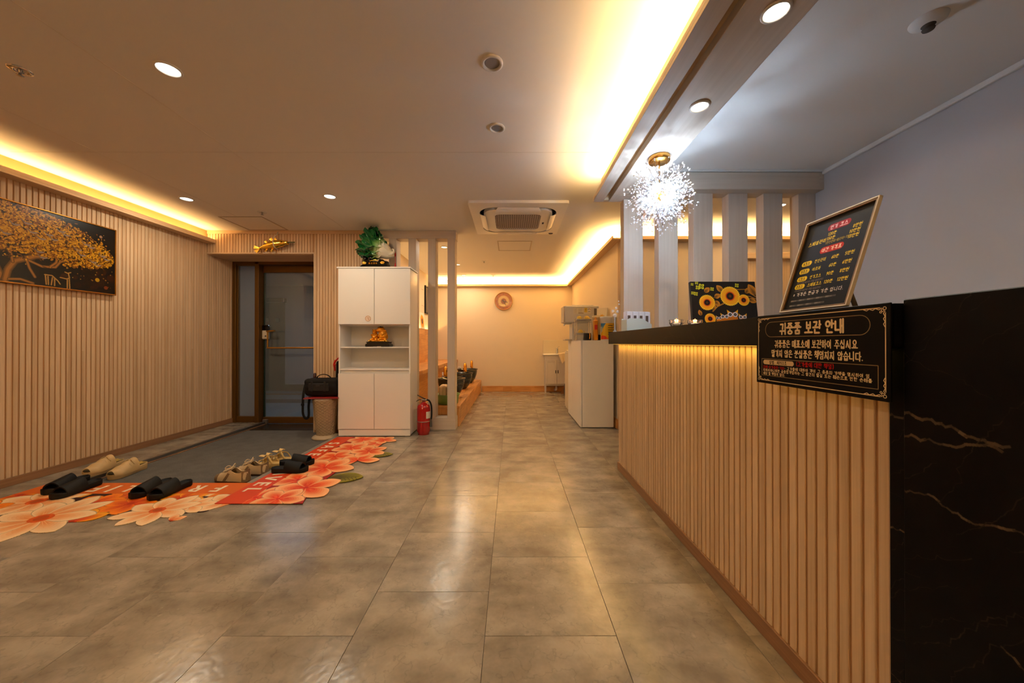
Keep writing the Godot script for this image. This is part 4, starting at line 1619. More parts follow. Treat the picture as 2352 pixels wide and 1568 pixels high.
func sunflower_texture() -> ImageTexture:
	var cv := Canvas.new(1200, 860, Color(0.012, 0.012, 0.018))
	var stem := Color(0.62, 0.44, 0.16)
	cv.path([Vector2(380, 560), Vector2(470, 470), Vector2(620, 400), Vector2(700, 330)], 24, stem)
	cv.path([Vector2(420, 300), Vector2(560, 290), Vector2(700, 260)], 12, stem)
	cv.path([Vector2(840, 150), Vector2(1000, 145), Vector2(1080, 210), Vector2(1200, 290)], 14, stem)
	cv.path([Vector2(980, 270), Vector2(1090, 280), Vector2(1200, 330)], 14, stem)
	for q: Array in [[250, 200, -0.7, 130, 90], [430, 300, -0.5, 120, 90], [420, 370, 0.7, 130, 90], [590, 190, -2.3, 160, 100], [1010, 220, -0.9, 130, 90], [1060, 330, 0.4, 150, 90], [1190, 250, -2.1, 230, 130], [330, 520, -2.0, 120, 80], [380, 540, -1.2, 120, 80], [160, 640, -1.9, 110, 70]]:
		leaf(cv, Vector2(q[0], q[1]), q[2], q[3], q[4])
	sunflower(cv, Vector2(285, 395), 150)
	sunflower(cv, Vector2(720, 275), 185, 36)
	sunflower(cv, Vector2(965, 350), 110, 28)
	sunflower(cv, Vector2(320, 700), 105, 26)
	var r := RandomNumberGenerator.new()
	r.seed = 4
	for p: Array in [[130, 110, 46], [200, 90, 62], [395, 140, 40], [90, 230, 42], [30, 215, 34], [860, 70, 44], [30, 50, 30], [115, 20, 36]]:   # small yellow butterflies
		for k in 4:
			cv.petal(Vector2(p[0], p[1]), -0.9 + k * PI / 2 + 0.25, p[2], p[2] * 0.7, Color(0.35, 0.38, 0.02), Color(0.80, 0.80, 0.12), 0.8)
	for p: Array in [[480, 680, 60], [590, 650, 84], [740, 610, 110], [920, 660, 84]]:   # a row of round-eyed birds
		var c := Vector2(p[0], p[1])
		var s: float = p[2]
		cv.disc(c + Vector2(0, s * 1.0), s * 0.85, Color(0.72, 0.42, 0.04), s * 1.25)
		for k: float in [-1.0, 1.0]:
			cv.poly(PackedVector2Array([c + Vector2(k * s * 0.2, -s * 0.2), c + Vector2(k * s * 0.95, -s * 0.75), c + Vector2(k * s * 0.8, s * 0.3)]), Color(0.85, 0.60, 0.08))
			cv.disc(c + Vector2(k * s * 0.42, s * 0.1), s * 0.42, Color(0.80, 0.80, 0.88))
			cv.disc(c + Vector2(k * s * 0.42, s * 0.1), s * 0.25, Color(0.03, 0.03, 0.05))
			cv.disc(c + Vector2(k * s * 0.42, s * 0.1), s * 0.09, Color(0.6, 0.6, 0.65))
		cv.poly(PackedVector2Array([c + Vector2(-s * 0.12, s * 0.4), c + Vector2(s * 0.12, s * 0.4), c + Vector2(0, s * 0.7)]), Color(0.9, 0.55, 0.05))
	return cv.done(900, 645)


func build_counter_things() -> void:
	# sign on the edge of the worktop
	var s := thing("notice_sign", D(0.8375, 1.0085, 0.988), "black notice sign with gold Korean lettering fixed to the edge of the counter", "sign", "", YAW)
	var st := S()
	box(st, Vector3.ZERO, Vector3(0.005, 0.222, 0.419), 0.0012)
	obj("sign_plate", st, mat(Color(0.02, 0.018, 0.016), 0.5, 0, 0.2), s)
	st = S()
	quad(st, Vector3(-0.0027, -0.1095, -0.2085), Vector3(-0.0027, -0.1095, 0.2085), Vector3(-0.0027, 0.1095, 0.2085), Vector3(-0.0027, 0.1095, -0.2085), Vector3.LEFT, Vector2(0, 1), Vector2(1, 1), Vector2(1, 0), Vector2(0, 0))
	obj("sign_print", st, printed(notice_texture(), 0.5, 0.2), s)

	# price board leaning back on its stand
	var b := thing("price_board", D(0.862, 1.117, 1.0195), "black price list board in a pale frame leaning back above the notice sign", "price board")
	var lean := Basis(Vector3(0, 0, 1), -0.305)
	st = S()
	var f := S()
	for q: Array in [[0.004, 0.302, -0.1135, -0.1095], [0.004, 0.302, 0.1095, 0.1135], [0.004, 0.008, -0.1135, 0.1135], [0.299, 0.304, -0.1135, 0.1135]]:
		box(f, Vector3(0, (q[0] + q[1]) / 2 + 0.004, (q[2] + q[3]) / 2), Vector3(0.010, q[1] - q[0], q[3] - q[2]), 0.001)
	var fr := obj("frame", f, mat(Color(0.80, 0.77, 0.71), 0.4), b)
	fr.basis = lean
	box(st, Vector3(0.004, 0.158, 0), Vector3(0.003, 0.290, 0.218), 0.0)
	var bk := obj("back_panel", st, M.dim, b)
	bk.basis = lean
	st = S()
	for q: Array in [[0.007, 0.300, -0.110, -0.104], [0.007, 0.300, 0.104, 0.110], [0.007, 0.013, -0.110, 0.110], [0.294, 0.300, -0.110, 0.110]]:
		box(st, Vector3(0, (q[0] + q[1]) / 2 + 0.004, (q[2] + q[3]) / 2), Vector3(0.007, q[1] - q[0], q[3] - q[2]), 0.001)
	var mt := obj("inner_border", st, mat(Color(0.40, 0.29, 0.14), 0.4), b)
	mt.basis = lean
	st = S()
	quad(st, Vector3(0.0015, 0.016, -0.105), Vector3(0.0015, 0.016, 0.105), Vector3(0.0015, 0.299, 0.105), Vector3(0.0015, 0.299, -0.105), Vector3.LEFT, Vector2(0, 1), Vector2(1, 1), Vector2(1, 0), Vector2(0, 0))
	var pr := obj("price_print", st, printed(menu_texture(), 0.5, 0.25), b)
	pr.basis = lean
	st = S()
	tube(st, [lean * Vector3(0.010, 0.20, 0), Vector3(0.14, 0.001, 0)], 0.006, 8)
	obj("easel_leg", st, M.dim, b)

	# sunflower canvas
	var c := thing("sunflower_canvas", D(1.303, 1.120, 2.15), "black canvas with yellow sunflowers and round-eyed birds standing behind the counter edge", "picture")
	var back := Basis(Vector3.RIGHT, -0.13)
	st = S()
	box(st, Vector3(0, 0.145, 0), Vector3(0.402, 0.290, 0.022), 0.003)
	var cb := obj("canvas", st, mat(Color(0.02, 0.02, 0.025), 0.6), c)
	cb.basis = back
	st = S()
	quad(st, Vector3(-0.199, 0.002, 0.0115), Vector3(0.199, 0.002, 0.0115), Vector3(0.199, 0.288, 0.0115), Vector3(-0.199, 0.288, 0.0115), Vector3(0, 0, 1), Vector2(0, 1), Vector2(1, 1), Vector2(1, 0), Vector2(0, 0))
	var cp := obj("canvas_print", st, printed(sunflower_texture(), 0.5), c)
	cp.basis = back
	st = S()
	tube(st, [back * Vector3(0, 0.20, -0.012), Vector3(0, 0.003, -0.13)], 0.006, 6)
	obj("easel_leg", st, M.dim, c)

	# tealights
	var t := thing("tealight_holder", D(0.945, 1.115, 2.02), "faceted glass tealight holder with a lit flame, left of the two", "candle holder", "glass tealight holders")
	st = S()
	lathe(st, [Vector2(0, 0), Vector2(0.024, 0), Vector2(0.040, 0.030), Vector2(0.041, 0.046), Vector2(0.038, 0.047), Vector2(0.036, 0.030), Vector2(0.021, 0.008), Vector2(0, 0.008)], 10, Transform3D.IDENTITY, -1)
	obj("glass_cup", st, M.solid_glass, t)
	st = S()
	lathe(st, [Vector2(0, 0.012), Vector2(0.019, 0.012), Vector2(0.020, 0.028), Vector2(0.019, 0.0285), Vector2(0, 0.026)], 18)
	obj("candle", st, mat(Color(0.85, 0.82, 0.76), 0.5), t)
	st = S()
	lathe(st, [Vector2(0, 0.029), Vector2(0.0035, 0.034), Vector2(0.0040, 0.040), Vector2(0.0018, 0.050), Vector2(0, 0.056)], 10)
	obj("flame", st, glow(Color(1.0, 0.52, 0.2), 5.0), t)
	shine(OmniLight3D.new(), Vector3(0, 0.042, 0), Color(1.0, 0.6, 0.3), 0.0025, t, 0.004)
	again(t, D(1.062, 1.115, 2.04), 0.3, "faceted glass tealight holder with a lit flame, right one beside the sunflower canvas")

	# leaflet holder with four stacks
	var hd := thing("leaflet_holder", D(0.963, 1.115, 2.715), "white leaflet holder on the counter in front of the first pillar", "leaflet holder", "", 0.30)
	st = S()
	var shape := PackedVector2Array([Vector2(-0.112, 0), Vector2(0.112, 0), Vector2(0.112, 0.058), Vector2(0.098, 0.064), Vector2(0.022, 0.100), Vector2(-0.085, 0.100), Vector2(-0.112, 0.088)])
	prism(st, shape, Transform3D(Basis.IDENTITY, Vector3(0, 0, 0.030)), 0.004)
	prism(st, PackedVector2Array([Vector2(-0.112, 0), Vector2(0.112, 0), Vector2(0.112, 0.09), Vector2(-0.112, 0.10)]), Transform3D(Basis.IDENTITY, Vector3(0, 0, -0.034)), 0.004)
	box(st, Vector3(0, 0.003, 0), Vector3(0.224, 0.006, 0.064), 0.001)
	box(st, Vector3(-0.110, 0.045, 0), Vector3(0.004, 0.09, 0.062), 0.001)
	box(st, Vector3(0.110, 0.030, 0), Vector3(0.004, 0.06, 0.062), 0.001)
	obj("holder_tray", st, mat(Color(0.78, 0.82, 0.80), 0.3), hd)
	var cv := Canvas.new(128, 256, Color(0.90, 0.89, 0.90))
	cv.poly(PackedVector2Array([Vector2(16, 50), Vector2(84, 50), Vector2(84, 150), Vector2(16, 150)]), Color(0.36, 0.28, 0.24))
	for i in 4:
		cv.line(Vector2(18, 175 + i * 16), Vector2(100 - (i % 2) * 26, 175 + i * 16), 6, Color(0.55, 0.53, 0.55))
	var lf := printed(cv.done(128, 256), 0.5)
	for i in 4:
		var p := thing("leaflet_stack", hd.position + Basis(Vector3.UP, 0.30) * Vector3(-0.078 + 0.054 * i, 0.007, 0.0), ["leftmost stack of white leaflets in the white holder", "second stack of white leaflets from the left in the white holder", "third stack of white leaflets from the left in the white holder", "rightmost stack of white leaflets in the white holder"][i], "leaflets", "leaflet stacks in the white holder", 0.30)
		st = S()
		for k in 4:
			box(st, Vector3(0.002 * k, 0.072 + 0.002 * (k % 2), -0.022 + 0.011 * k), Vector3(0.046, 0.145 + 0.004 * (k % 3), 0.0075), 0.001)
		obj("sheets", st, mat(Color(0.88, 0.87, 0.89), 0.6), p)
		st = S()
		quad(st, Vector3(-0.019, 0.002, 0.0155), Vector3(0.028, 0.002, 0.0155), Vector3(0.028, 0.144, 0.0155), Vector3(-0.019, 0.144, 0.0155), Vector3(0, 0, 1), Vector2(0, 1), Vector2(1, 1), Vector2(1, 0), Vector2(0, 0))
		obj("cover_print", st, lf, p)
	# clear crystal ornament at the very end of the worktop
	var g := thing("crystal_ornament", D(0.838, 1.117, 2.86), "clear glass ornament of beads behind the leaflet holder", "ornament")
	st = S()
	lathe(st, [Vector2(0, 0), Vector2(0.016, 0), Vector2(0.016, 0.008), Vector2(0.005, 0.016), Vector2(0.004, 0.12), Vector2(0, 0.122)], 12)
	obj("glass_foot", st, M.clear, g)
	for q: Array in [[0.0, 0.135, 0.017], [0.022, 0.165, 0.013], [-0.016, 0.170, 0.012], [0.012, 0.195, 0.011], [0.034, 0.225, 0.008], [0.030, 0.250, 0.006]]:
		st = S()
		ball(st, Vector3(q[0], q[1], 0), Vector3.ONE * q[2], 12)
		obj("glass_bead", st, M.clear, g)


# ---------------------------------------------------------------- white cabinet, what stands on and beside it, entrance
func build_cabinet_and_entry() -> void:
	var o := thing("storage_cabinet", D(-1.512, 0, 3.877), "tall white cabinet with four doors and an open middle shelf", "cabinet")
	# local: x -0.396..0.396, z 0 (front) .. -0.298
	var st := S()
	for s: float in [-1.0, 1.0]:
		box(st, Vector3(s * 0.388, 0.930, -0.157), Vector3(0.016, 1.830, 0.282), 0.001)
	box(st, Vector3(0, 0.93, -0.294), Vector3(0.76, 1.82, 0.006), 0.0)
	box(st, Vector3(0, 1.232, -0.157), Vector3(0.76, 0.016, 0.270), 0.001)
	box(st, Vector3(0, 0.735, -0.157), Vector3(0.76, 0.018, 0.270), 0.001)
	box(st, Vector3(0, 0.708, -0.040), Vector3(0.76, 0.030, 0.016), 0.001)
	box(st, Vector3(0, 0.090, -0.157), Vector3(0.76, 0.016, 0.270), 0.001)
	obj("carcass", st, M.white, o)
	st = S()
	box(st, Vector3(-0.004, 1.8575, -0.147), Vector3(0.812, 0.017, 0.304), 0.002)
	obj("top_panel", st, M.white, o)
	st = S()
	box(st, Vector3(0, 0.979, -0.155), Vector3(0.758, 0.013, 0.262), 0.001)
	obj("shelf", st, M.white, o)
	st = S()
	box(st, Vector3(0.004, 0.042, -0.012), Vector3(0.786, 0.068, 0.016), 0.001)
	obj("plinth", st, M.white, o)
	for s: float in [-1.0, 1.0]:
		st = S()
		box(st, Vector3(s * 0.199 + 0.002, 1.5395, -0.008), Vector3(0.394, 0.614, 0.016), 0.002)
		var up := obj("door", st, M.white, o)
		if s < 0:   # round gilt emblem
			st = S()
			var c := Vector3(-0.066, 1.297, 0.0012)
			tube(st, arc(c, Vector3(0.028, 0, 0), Vector3(0, 0.028, 0), 0, TAU, 36), 0.0022, 6, false)
			for q: Array in [[[-0.015, 0.008], [-0.008, 0.013], [-0.006, 0.005]], [[-0.016, -0.004], [-0.010, 0.0], [-0.012, -0.010]], [[-0.003, 0.012], [0.012, 0.012], [0.014, 0.003], [0.004, 0.004]], [[0.002, 0.010], [-0.002, -0.004], [0.006, -0.008], [0.010, -0.002]], [[-0.004, -0.015], [0.006, -0.014], [0.013, -0.006]]]:
				tube(st, q.map(func(v): return c + Vector3(v[0], v[1], 0)), 0.0016, 5)
			obj("emblem", st, M.gold_satin, up)
		st = S()
		box(st, Vector3(s * 0.199 + 0.002, 0.387, -0.008), Vector3(0.394, 0.612, 0.016), 0.002)
		obj("door", st, M.white, o)
	for x: float in [-0.36, 0.36]:
		for z: float in [-0.03, -0.27]:
			st = S()
			box(st, Vector3(x, 0.004, z), Vector3(0.045, 0.008, 0.035), 0.001)
			obj("foot", st, mat(Color(0.6, 0.6, 0.6), 0.5), o)
	build_cabbage()
	build_gold_animals()
	build_fish()
	build_painting()
	build_bin_and_bag()
	build_extinguisher()
	build_mats()


func build_cabbage() -> void:
	var o := thing("jade_cabbage", D(-1.535, 1.866, 4.02), "carved green and white jade cabbage on a black stand atop the white cabinet", "ornament")
	# stand
	var st := S()
	var prof := PackedVector2Array([Vector2(-0.168, 0), Vector2(0.168, 0), Vector2(0.150, 0.028), Vector2(0.130, 0.048), Vector2(0.118, 0.075), Vector2(0.095, 0.098), Vector2(0.055, 0.104), Vector2(0.035, 0.075), Vector2(-0.035, 0.072), Vector2(-0.060, 0.098), Vector2(-0.105, 0.088), Vector2(-0.120, 0.050), Vector2(-0.158, 0.028)])
	prism(st, prof, Transform3D(Basis.IDENTITY, Vector3(0, 0, -0.07)), 0.14)
	body(st, [[Vector3(-0.10, 0.06, 0.02), Vector3(-0.13, 0.13, 0.0), 0.035, 0.022], [Vector3(-0.10, 0.08, -0.02), Vector3(-0.06, 0.12, 0.02), 0.03, 0.03], [Vector3(-0.135, 0.135, 0.02), Vector3(-0.115, 0.145, 0.0), 0.018, 0.015], [Vector3(0.06, 0.07, 0.0), Vector3(0.12, 0.06, 0.02), 0.035, 0.03], [Vector3(-0.15, 0.024, 0.05), Vector3(0.15, 0.024, 0.05), 0.016, 0.016]], 0.007, 0.012)
	obj("carved_stand", st, M.gloss_black, o)
	for q: Array in [[-0.115, 0.058, 1.0], [0.088, 0.062, 1.1]]:
		st = S()
		for k in 6:
			ball(st, Vector3(q[0] + 0.014 * cos(k * 1.05) * q[2], q[1] + 0.009 * sin(k * 1.05), 0.073), Vector3(0.012, 0.009, 0.009), 8)
		ball(st, Vector3(q[0], q[1] + 0.004, 0.080), Vector3(0.012, 0.011, 0.008), 8)
		obj("gilt_flower", st, M.gold, o)
	st = S()
	tube(st, smooth_path([Vector3(-0.055, 0.080, 0.074), Vector3(-0.02, 0.086, 0.076), Vector3(0.01, 0.090, 0.074), Vector3(0.035, 0.082, 0.074)], 4), [0.004, 0.006, 0.005, 0.007, 0.005, 0.006, 0.005, 0.007, 0.006, 0.005, 0.006, 0.005, 0.003], 8)
	obj("gilt_ribbon", st, M.gold, o)
	st = S()
	for i in 4:   # four small gilt characters
		var x := -0.058 + i * 0.026
		for q: Array in [[-0.008, 0.008, 0.062, 0.0625], [-0.008, 0.008, 0.055, 0.0555], [-0.0007, 0.0007, 0.047, 0.067], [-0.007, -0.006, 0.047, 0.060], [0.006, 0.007, 0.047, 0.060]]:
			box(st, Vector3(x + (q[0] + q[1]) / 2, (q[2] + q[3]) / 2 - 0.002, 0.0705), Vector3(maxf(q[1] - q[0], 0.0014), maxf(q[3] - q[2], 0.0014), 0.002))
	obj("gilt_lettering", st, M.gold_satin, o)
	# body: a white heart low on the right, leaves fanning to the upper left
	var root := Vector3(0.155, 0.175, 0.0)
	var ax := Vector3(-0.90, 0.43, 0).normalized()
	var up := Vector3(0.43, 0.90, 0).normalized()
	var side := Vector3(0, 0, 1)
	var white := Color(0.72, 0.66, 0.50)
	var lime := Color(0.20, 0.42, 0.08)
	var deep := Color(0.004, 0.10, 0.020)
	var shade := func(t: float) -> Color: return white.lerp(lime, clampf((t - 0.30) * 3.2, 0, 1)).lerp(deep, clampf((t - 0.50) * 4.0, 0, 1))
	st = S()
	body(st, [[root, root + ax * 0.10, 0.045, 0.085], [root + ax * 0.10, root + ax * 0.22, 0.085, 0.080], [root + ax * 0.03 - up * 0.03, root + ax * 0.16 - up * 0.03, 0.04, 0.06]], 0.009, 0.03, Vector3.ONE, func(p: Vector3) -> Color: return shade.call((p - root).dot(ax) / 0.36))
	obj("heart", st, M.jade, o)
	var r := RandomNumberGenerator.new()
	r.seed = 21
	for i in 17:
		var a := TAU * i / 8.5 + r.randf_range(-0.2, 0.2)
		var outer := i < 9
		var dirn := (up * cos(a) + side * sin(a) * 0.75)
		var spread := (0.115 if outer else 0.075) + r.randf_range(-0.015, 0.02)
		var len_ := (0.30 if outer else 0.33) + r.randf_range(-0.03, 0.03)
		var wide := 0.075 if outer else 0.06
		var cross := ax.cross(dirn).normalized()
		var ph := r.randf() * TAU
		var f := func(u: float, v: float) -> Vector3:
			var w := wide * (0.55 + 0.75 * sin(PI * minf(v * 0.62 + 0.08, 1.0))) * (1.0 - 0.35 * maxf(v - 0.8, 0.0) * 5.0 * absf(u))
			var curl := 0.05 * maxf(v - 0.55, 0.0) * maxf(v - 0.55, 0.0) * 5.0
			var ruff := 0.016 * sin(u * 8.0 + ph) * maxf(v - 0.35, 0.0) * 2.0 + 0.013 * sin(v * 19.0 + ph) * absf(u)
			return root + ax * (0.02 + len_ * (v - (0.10 + 0.20 * v) * u * u * v)) + dirn * (0.030 + spread * sin(v * 1.7) * 0.85 + curl + ruff - 0.035 * u * u * (1 - v)) + cross * (u * w)
		st = S()
		sheet(st, 10, 14, f, 0.006, func(u: float, v: float) -> Color: return shade.call(0.05 + v * 0.95 + 0.10 * absf(u)))
		obj("leaf", st, M.jade, o)
	for q: Array in [[Vector3(-0.10, 0.20, 0.03), Vector3(-0.165, 0.205, 0.04), Vector3(-0.200, 0.235, 0.03)], [Vector3(-0.09, 0.25, 0.02), Vector3(-0.140, 0.275, 0.03), Vector3(-0.160, 0.310, 0.02)], [Vector3(0.05, 0.27, 0.0), Vector3(0.095, 0.285, 0.02), Vector3(0.115, 0.315, 0.02)]]:
		st = S()   # curled leaf tips
		tube(st, smooth_path(q, 5), [0.034, 0.033, 0.031, 0.029, 0.028, 0.027, 0.027, 0.026, 0.022, 0.016, 0.008], 10, true, 1, 0.6)
		st.set_color(deep)
		var tip := obj("curled_leaf", st, mat(Color(0.02, 0.28, 0.09), 0.15), o)
		tip.name = "curled_leaf"
	st = S()   # white stalk that curls up at the root end
	tube(st, smooth_path([Vector3(0.13, 0.165, 0.03), Vector3(0.175, 0.165, 0.03), Vector3(0.203, 0.19, 0.03), Vector3(0.195, 0.222, 0.03), Vector3(0.178, 0.216, 0.03)], 5), [0.022, 0.02, 0.018, 0.017, 0.016, 0.015, 0.0145, 0.014, 0.013, 0.013, 0.012, 0.012, 0.011, 0.011, 0.010, 0.010, 0.009, 0.009, 0.008, 0.007, 0.004], 10)
	obj("stalk", st, mat(Color(0.80, 0.76, 0.66), 0.15), o)
	var t := thing("red_tassel", D(-1.326, 1.864, 4.02), "thin red tassel hanging at the right of the jade cabbage", "tassel")
	st = S()
	tube(st, [Vector3(0, 0.205, 0), Vector3(0, 0.07, 0)], 0.0025, 6)
	obj("cord", st, M.red, t)
	st = S()
	lathe(st, [Vector2(0, 0.145), Vector2(0.008, 0.155), Vector2(0.009, 0.175), Vector2(0.003, 0.195), Vector2(0, 0.2)], 10)
	obj("knot", st, M.red, t)
	st = S()
	for i in 14:
		var a := TAU * i / 14
		tube(st, [Vector3(cos(a) * 0.003, 0.075, sin(a) * 0.003), Vector3(cos(a) * 0.013, 0.002, sin(a) * 0.013)], [0.003, 0.003], 5)
	obj("fringe", st, M.red, t)


func build_gold_animals() -> void:
	var o := thing("gold_figurine", D(-1.500, 0.986, 4.0), "two round golden animals cuddling on a black plinth in the cabinet shelf", "figurine")
	var st := S()
	prism(st, PackedVector2Array([Vector2(-0.136, 0.008), Vector2(-0.13, 0), Vector2(-0.05, 0), Vector2(-0.045, 0.006), Vector2(0.04, 0.006), Vector2(0.045, 0), Vector2(0.13, 0), Vector2(0.136, 0.008), Vector2(0.134, 0.028), Vector2(0.118, 0.036), Vector2(0.116, 0.044), Vector2(0.126, 0.050), Vector2(0.126, 0.055), Vector2(-0.126, 0.055), Vector2(-0.126, 0.050), Vector2(-0.116, 0.044), Vector2(-0.118, 0.036), Vector2(-0.134, 0.028)]), Transform3D(Basis.IDENTITY, Vector3(0, 0, -0.06)), 0.12)
	for i in 5:
		box(st, Vector3(-0.06 + i * 0.017, 0.024, 0.0605), Vector3(0.010, 0.010, 0.001))
	obj("plinth", st, mat(Color(0.03, 0.02, 0.018), 0.3), o)
	st = S()
	for i in 13:
		ball(st, Vector3(-0.098 + i * 0.0163, 0.064, 0.045 - 0.012 * absf(sin(i * 1.3))), Vector3(0.013, 0.010, 0.014), 10, Basis(Vector3.FORWARD, 0.5))
	box(st, Vector3(0, 0.061, 0), Vector3(0.20, 0.014, 0.09), 0.006)
	obj("coin_bed", st, M.gold, o)
	var V := func(x: float, y: float, z: float) -> Vector3: return Vector3(x, y, z)
	st = S()   # the small one on the left
	body(st, [[V.call(-0.048, 0.105, 0), V.call(-0.048, 0.125, 0), 0.040, 0.034], [V.call(-0.050, 0.165, 0.005), V.call(-0.050, 0.172, 0.008), 0.026, 0.024], [V.call(-0.050, 0.160, 0.024), V.call(-0.050, 0.158, 0.028), 0.017, 0.015], [V.call(-0.068, 0.188, 0), V.call(-0.070, 0.192, 0), 0.009, 0.008], [V.call(-0.032, 0.188, 0), V.call(-0.030, 0.192, 0), 0.009, 0.008], [V.call(-0.078, 0.130, 0.018), V.call(-0.055, 0.112, 0.038), 0.013, 0.011], [V.call(-0.022, 0.130, 0.018), V.call(-0.045, 0.108, 0.038), 0.013, 0.011], [V.call(-0.072, 0.080, 0.028), V.call(-0.076, 0.076, 0.042), 0.016, 0.015], [V.call(-0.026, 0.080, 0.028), V.call(-0.022, 0.076, 0.042), 0.016, 0.015]], 0.005, 0.008)
	obj("small_animal", st, M.gold_satin, o)
	st = S()   # the large one on the right, head bent over the small one
	body(st, [[V.call(0.045, 0.115, -0.005), V.call(0.042, 0.150, -0.005), 0.052, 0.042], [V.call(0.030, 0.182, 0), V.call(0.012, 0.194, 0.008), 0.036, 0.031], [V.call(0.000, 0.186, 0.022), V.call(-0.006, 0.182, 0.028), 0.020, 0.017], [V.call(-0.002, 0.214, 0), V.call(-0.004, 0.218, 0), 0.010, 0.009], [V.call(0.034, 0.212, -0.005), V.call(0.040, 0.216, -0.005), 0.010, 0.009], [V.call(0.020, 0.150, 0.03), V.call(0.008, 0.120, 0.040), 0.015, 0.012], [V.call(0.078, 0.150, 0.015), V.call(0.062, 0.115, 0.045), 0.016, 0.013], [V.call(0.020, 0.082, 0.03), V.call(0.012, 0.078, 0.048), 0.018, 0.016], [V.call(0.075, 0.082, 0.03), V.call(0.082, 0.078, 0.046), 0.019, 0.017]], 0.005, 0.008)
	obj("large_animal", st, M.gold_satin, o)
	st = S()
	tube(st, arc(Vector3(0.014, 0.218, 0.004), Vector3(0.026, 0.004, 0), Vector3(0, 0, 0.022), 0, TAU, 18), 0.005, 6, false)
	ball(st, Vector3(0.018, 0.222, 0.010), Vector3(0.012, 0.008, 0.012), 10)
	obj("dark_cap", st, mat(Color(0.10, 0.05, 0.02), 0.25, 0.6), o)
	st = S()
	tube(st, arc(Vector3(0.036, 0.172, 0.0), Vector3(0.040, 0.012, 0.0), Vector3(-0.004, 0.0, 0.040), 0, TAU, 24), 0.004, 6, false)
	obj("collar", st, M.gold, o)


func build_fish() -> void:
	var o := thing("golden_fish", D(-2.795, 2.165, 4.125), "golden dried fish ornament tied to the door lintel with white string", "ornament")
	var st := S()
	var rot := Basis(Vector3(0, 0, 1), 0.20)
	var spine := []
	var rad := []
	for i in 21:
		var t := i / 20.0
		spine.append(rot * Vector3(-0.155 + 0.33 * t, 0.012 * sin(t * PI), 0))
		rad.append(0.010 + 0.033 * pow(sin(PI * clampf(t * 0.88 + 0.02, 0, 1)), 1.3) + (0.004 if i % 4 == 0 else 0.0))
	tube(st, spine, rad, 14, true, 1, 1.1)
	obj("fish_body", st, M.gold, o)
	for q: Array in [[-0.155, 0.0, 2.75, 0.060, 0.05], [-0.155, 0.0, 3.75, 0.060, 0.05], [-0.045, 0.025, 2.1, 0.05, 0.035], [0.02, 0.035, 2.0, 0.055, 0.04], [-0.06, -0.02, 4.0, 0.040, 0.03], [0.0, -0.03, 4.1, 0.045, 0.03], [0.07, 0.040, 2.2, 0.045, 0.03]]:
		st = S()
		var base := rot * Vector3(q[0], q[1], 0)
		var dir := rot * Vector3(cos(q[2]), sin(q[2]), 0)
		var nrm := Vector3(-dir.y, dir.x, 0)
		sheet(st, 6, 4, func(u: float, v: float) -> Vector3: return base + dir * v * float(q[3]) + nrm * u * float(q[4]) * (0.25 + 0.75 * v) * 0.5 + Vector3(0, 0, 0.006 * sin(u * 9.0) * v + 0.012 * v), 0.003)
		obj("fin", st, M.gold, o)
	st = S()   # open mouth
	var mc := rot * Vector3(0.175, 0, 0)
	var md := rot * Vector3(1, 0, 0)
	tube(st, arc(mc, rot * Vector3(0, 0.018, 0), Vector3(0, 0, 0.015), 0, TAU, 16), 0.006, 6, false)
	obj("mouth", st, M.gold, o)
	st = S()
	for z: float in [0.038, -0.038]:
		ball(st, rot * Vector3(0.125, 0.015, z * 0.8), Vector3.ONE * 0.008, 10)
	obj("eye", st, M.gloss_black, o)
	st = S()
	tube(st, smooth_path([mc - md * 0.02, mc + md * 0.03, mc + md * 0.085 + Vector3(0, -0.01, 0)], 4), [0.007, 0.007, 0.007, 0.0065, 0.006, 0.006, 0.006, 0.006, 0.007], 8)
	obj("green_tip", st, mat(Color(0.30, 0.34, 0.13), 0.6), o)
	st = S()
	var c := rot * Vector3(0.035, 0.008, 0)
	tube(st, arc(c, rot * Vector3(0, 0.052, 0), Vector3(0.004, 0, 0.047), 0, TAU, 22), 0.0055, 6, false)
	tube(st, smooth_path([c + Vector3(-0.014, 0.05, 0.0), Vector3(0.005, 0.085, 0.004), Vector3(0.025, 0.10, 0.0), Vector3(0.010, 0.115, -0.01), Vector3(0.028, 0.14, -0.03), Vector3(0.028, 0.176, -0.048)], 5), 0.0055, 6)
	obj("white_string", st, mat(Color(0.80, 0.76, 0.68), 0.8), o)


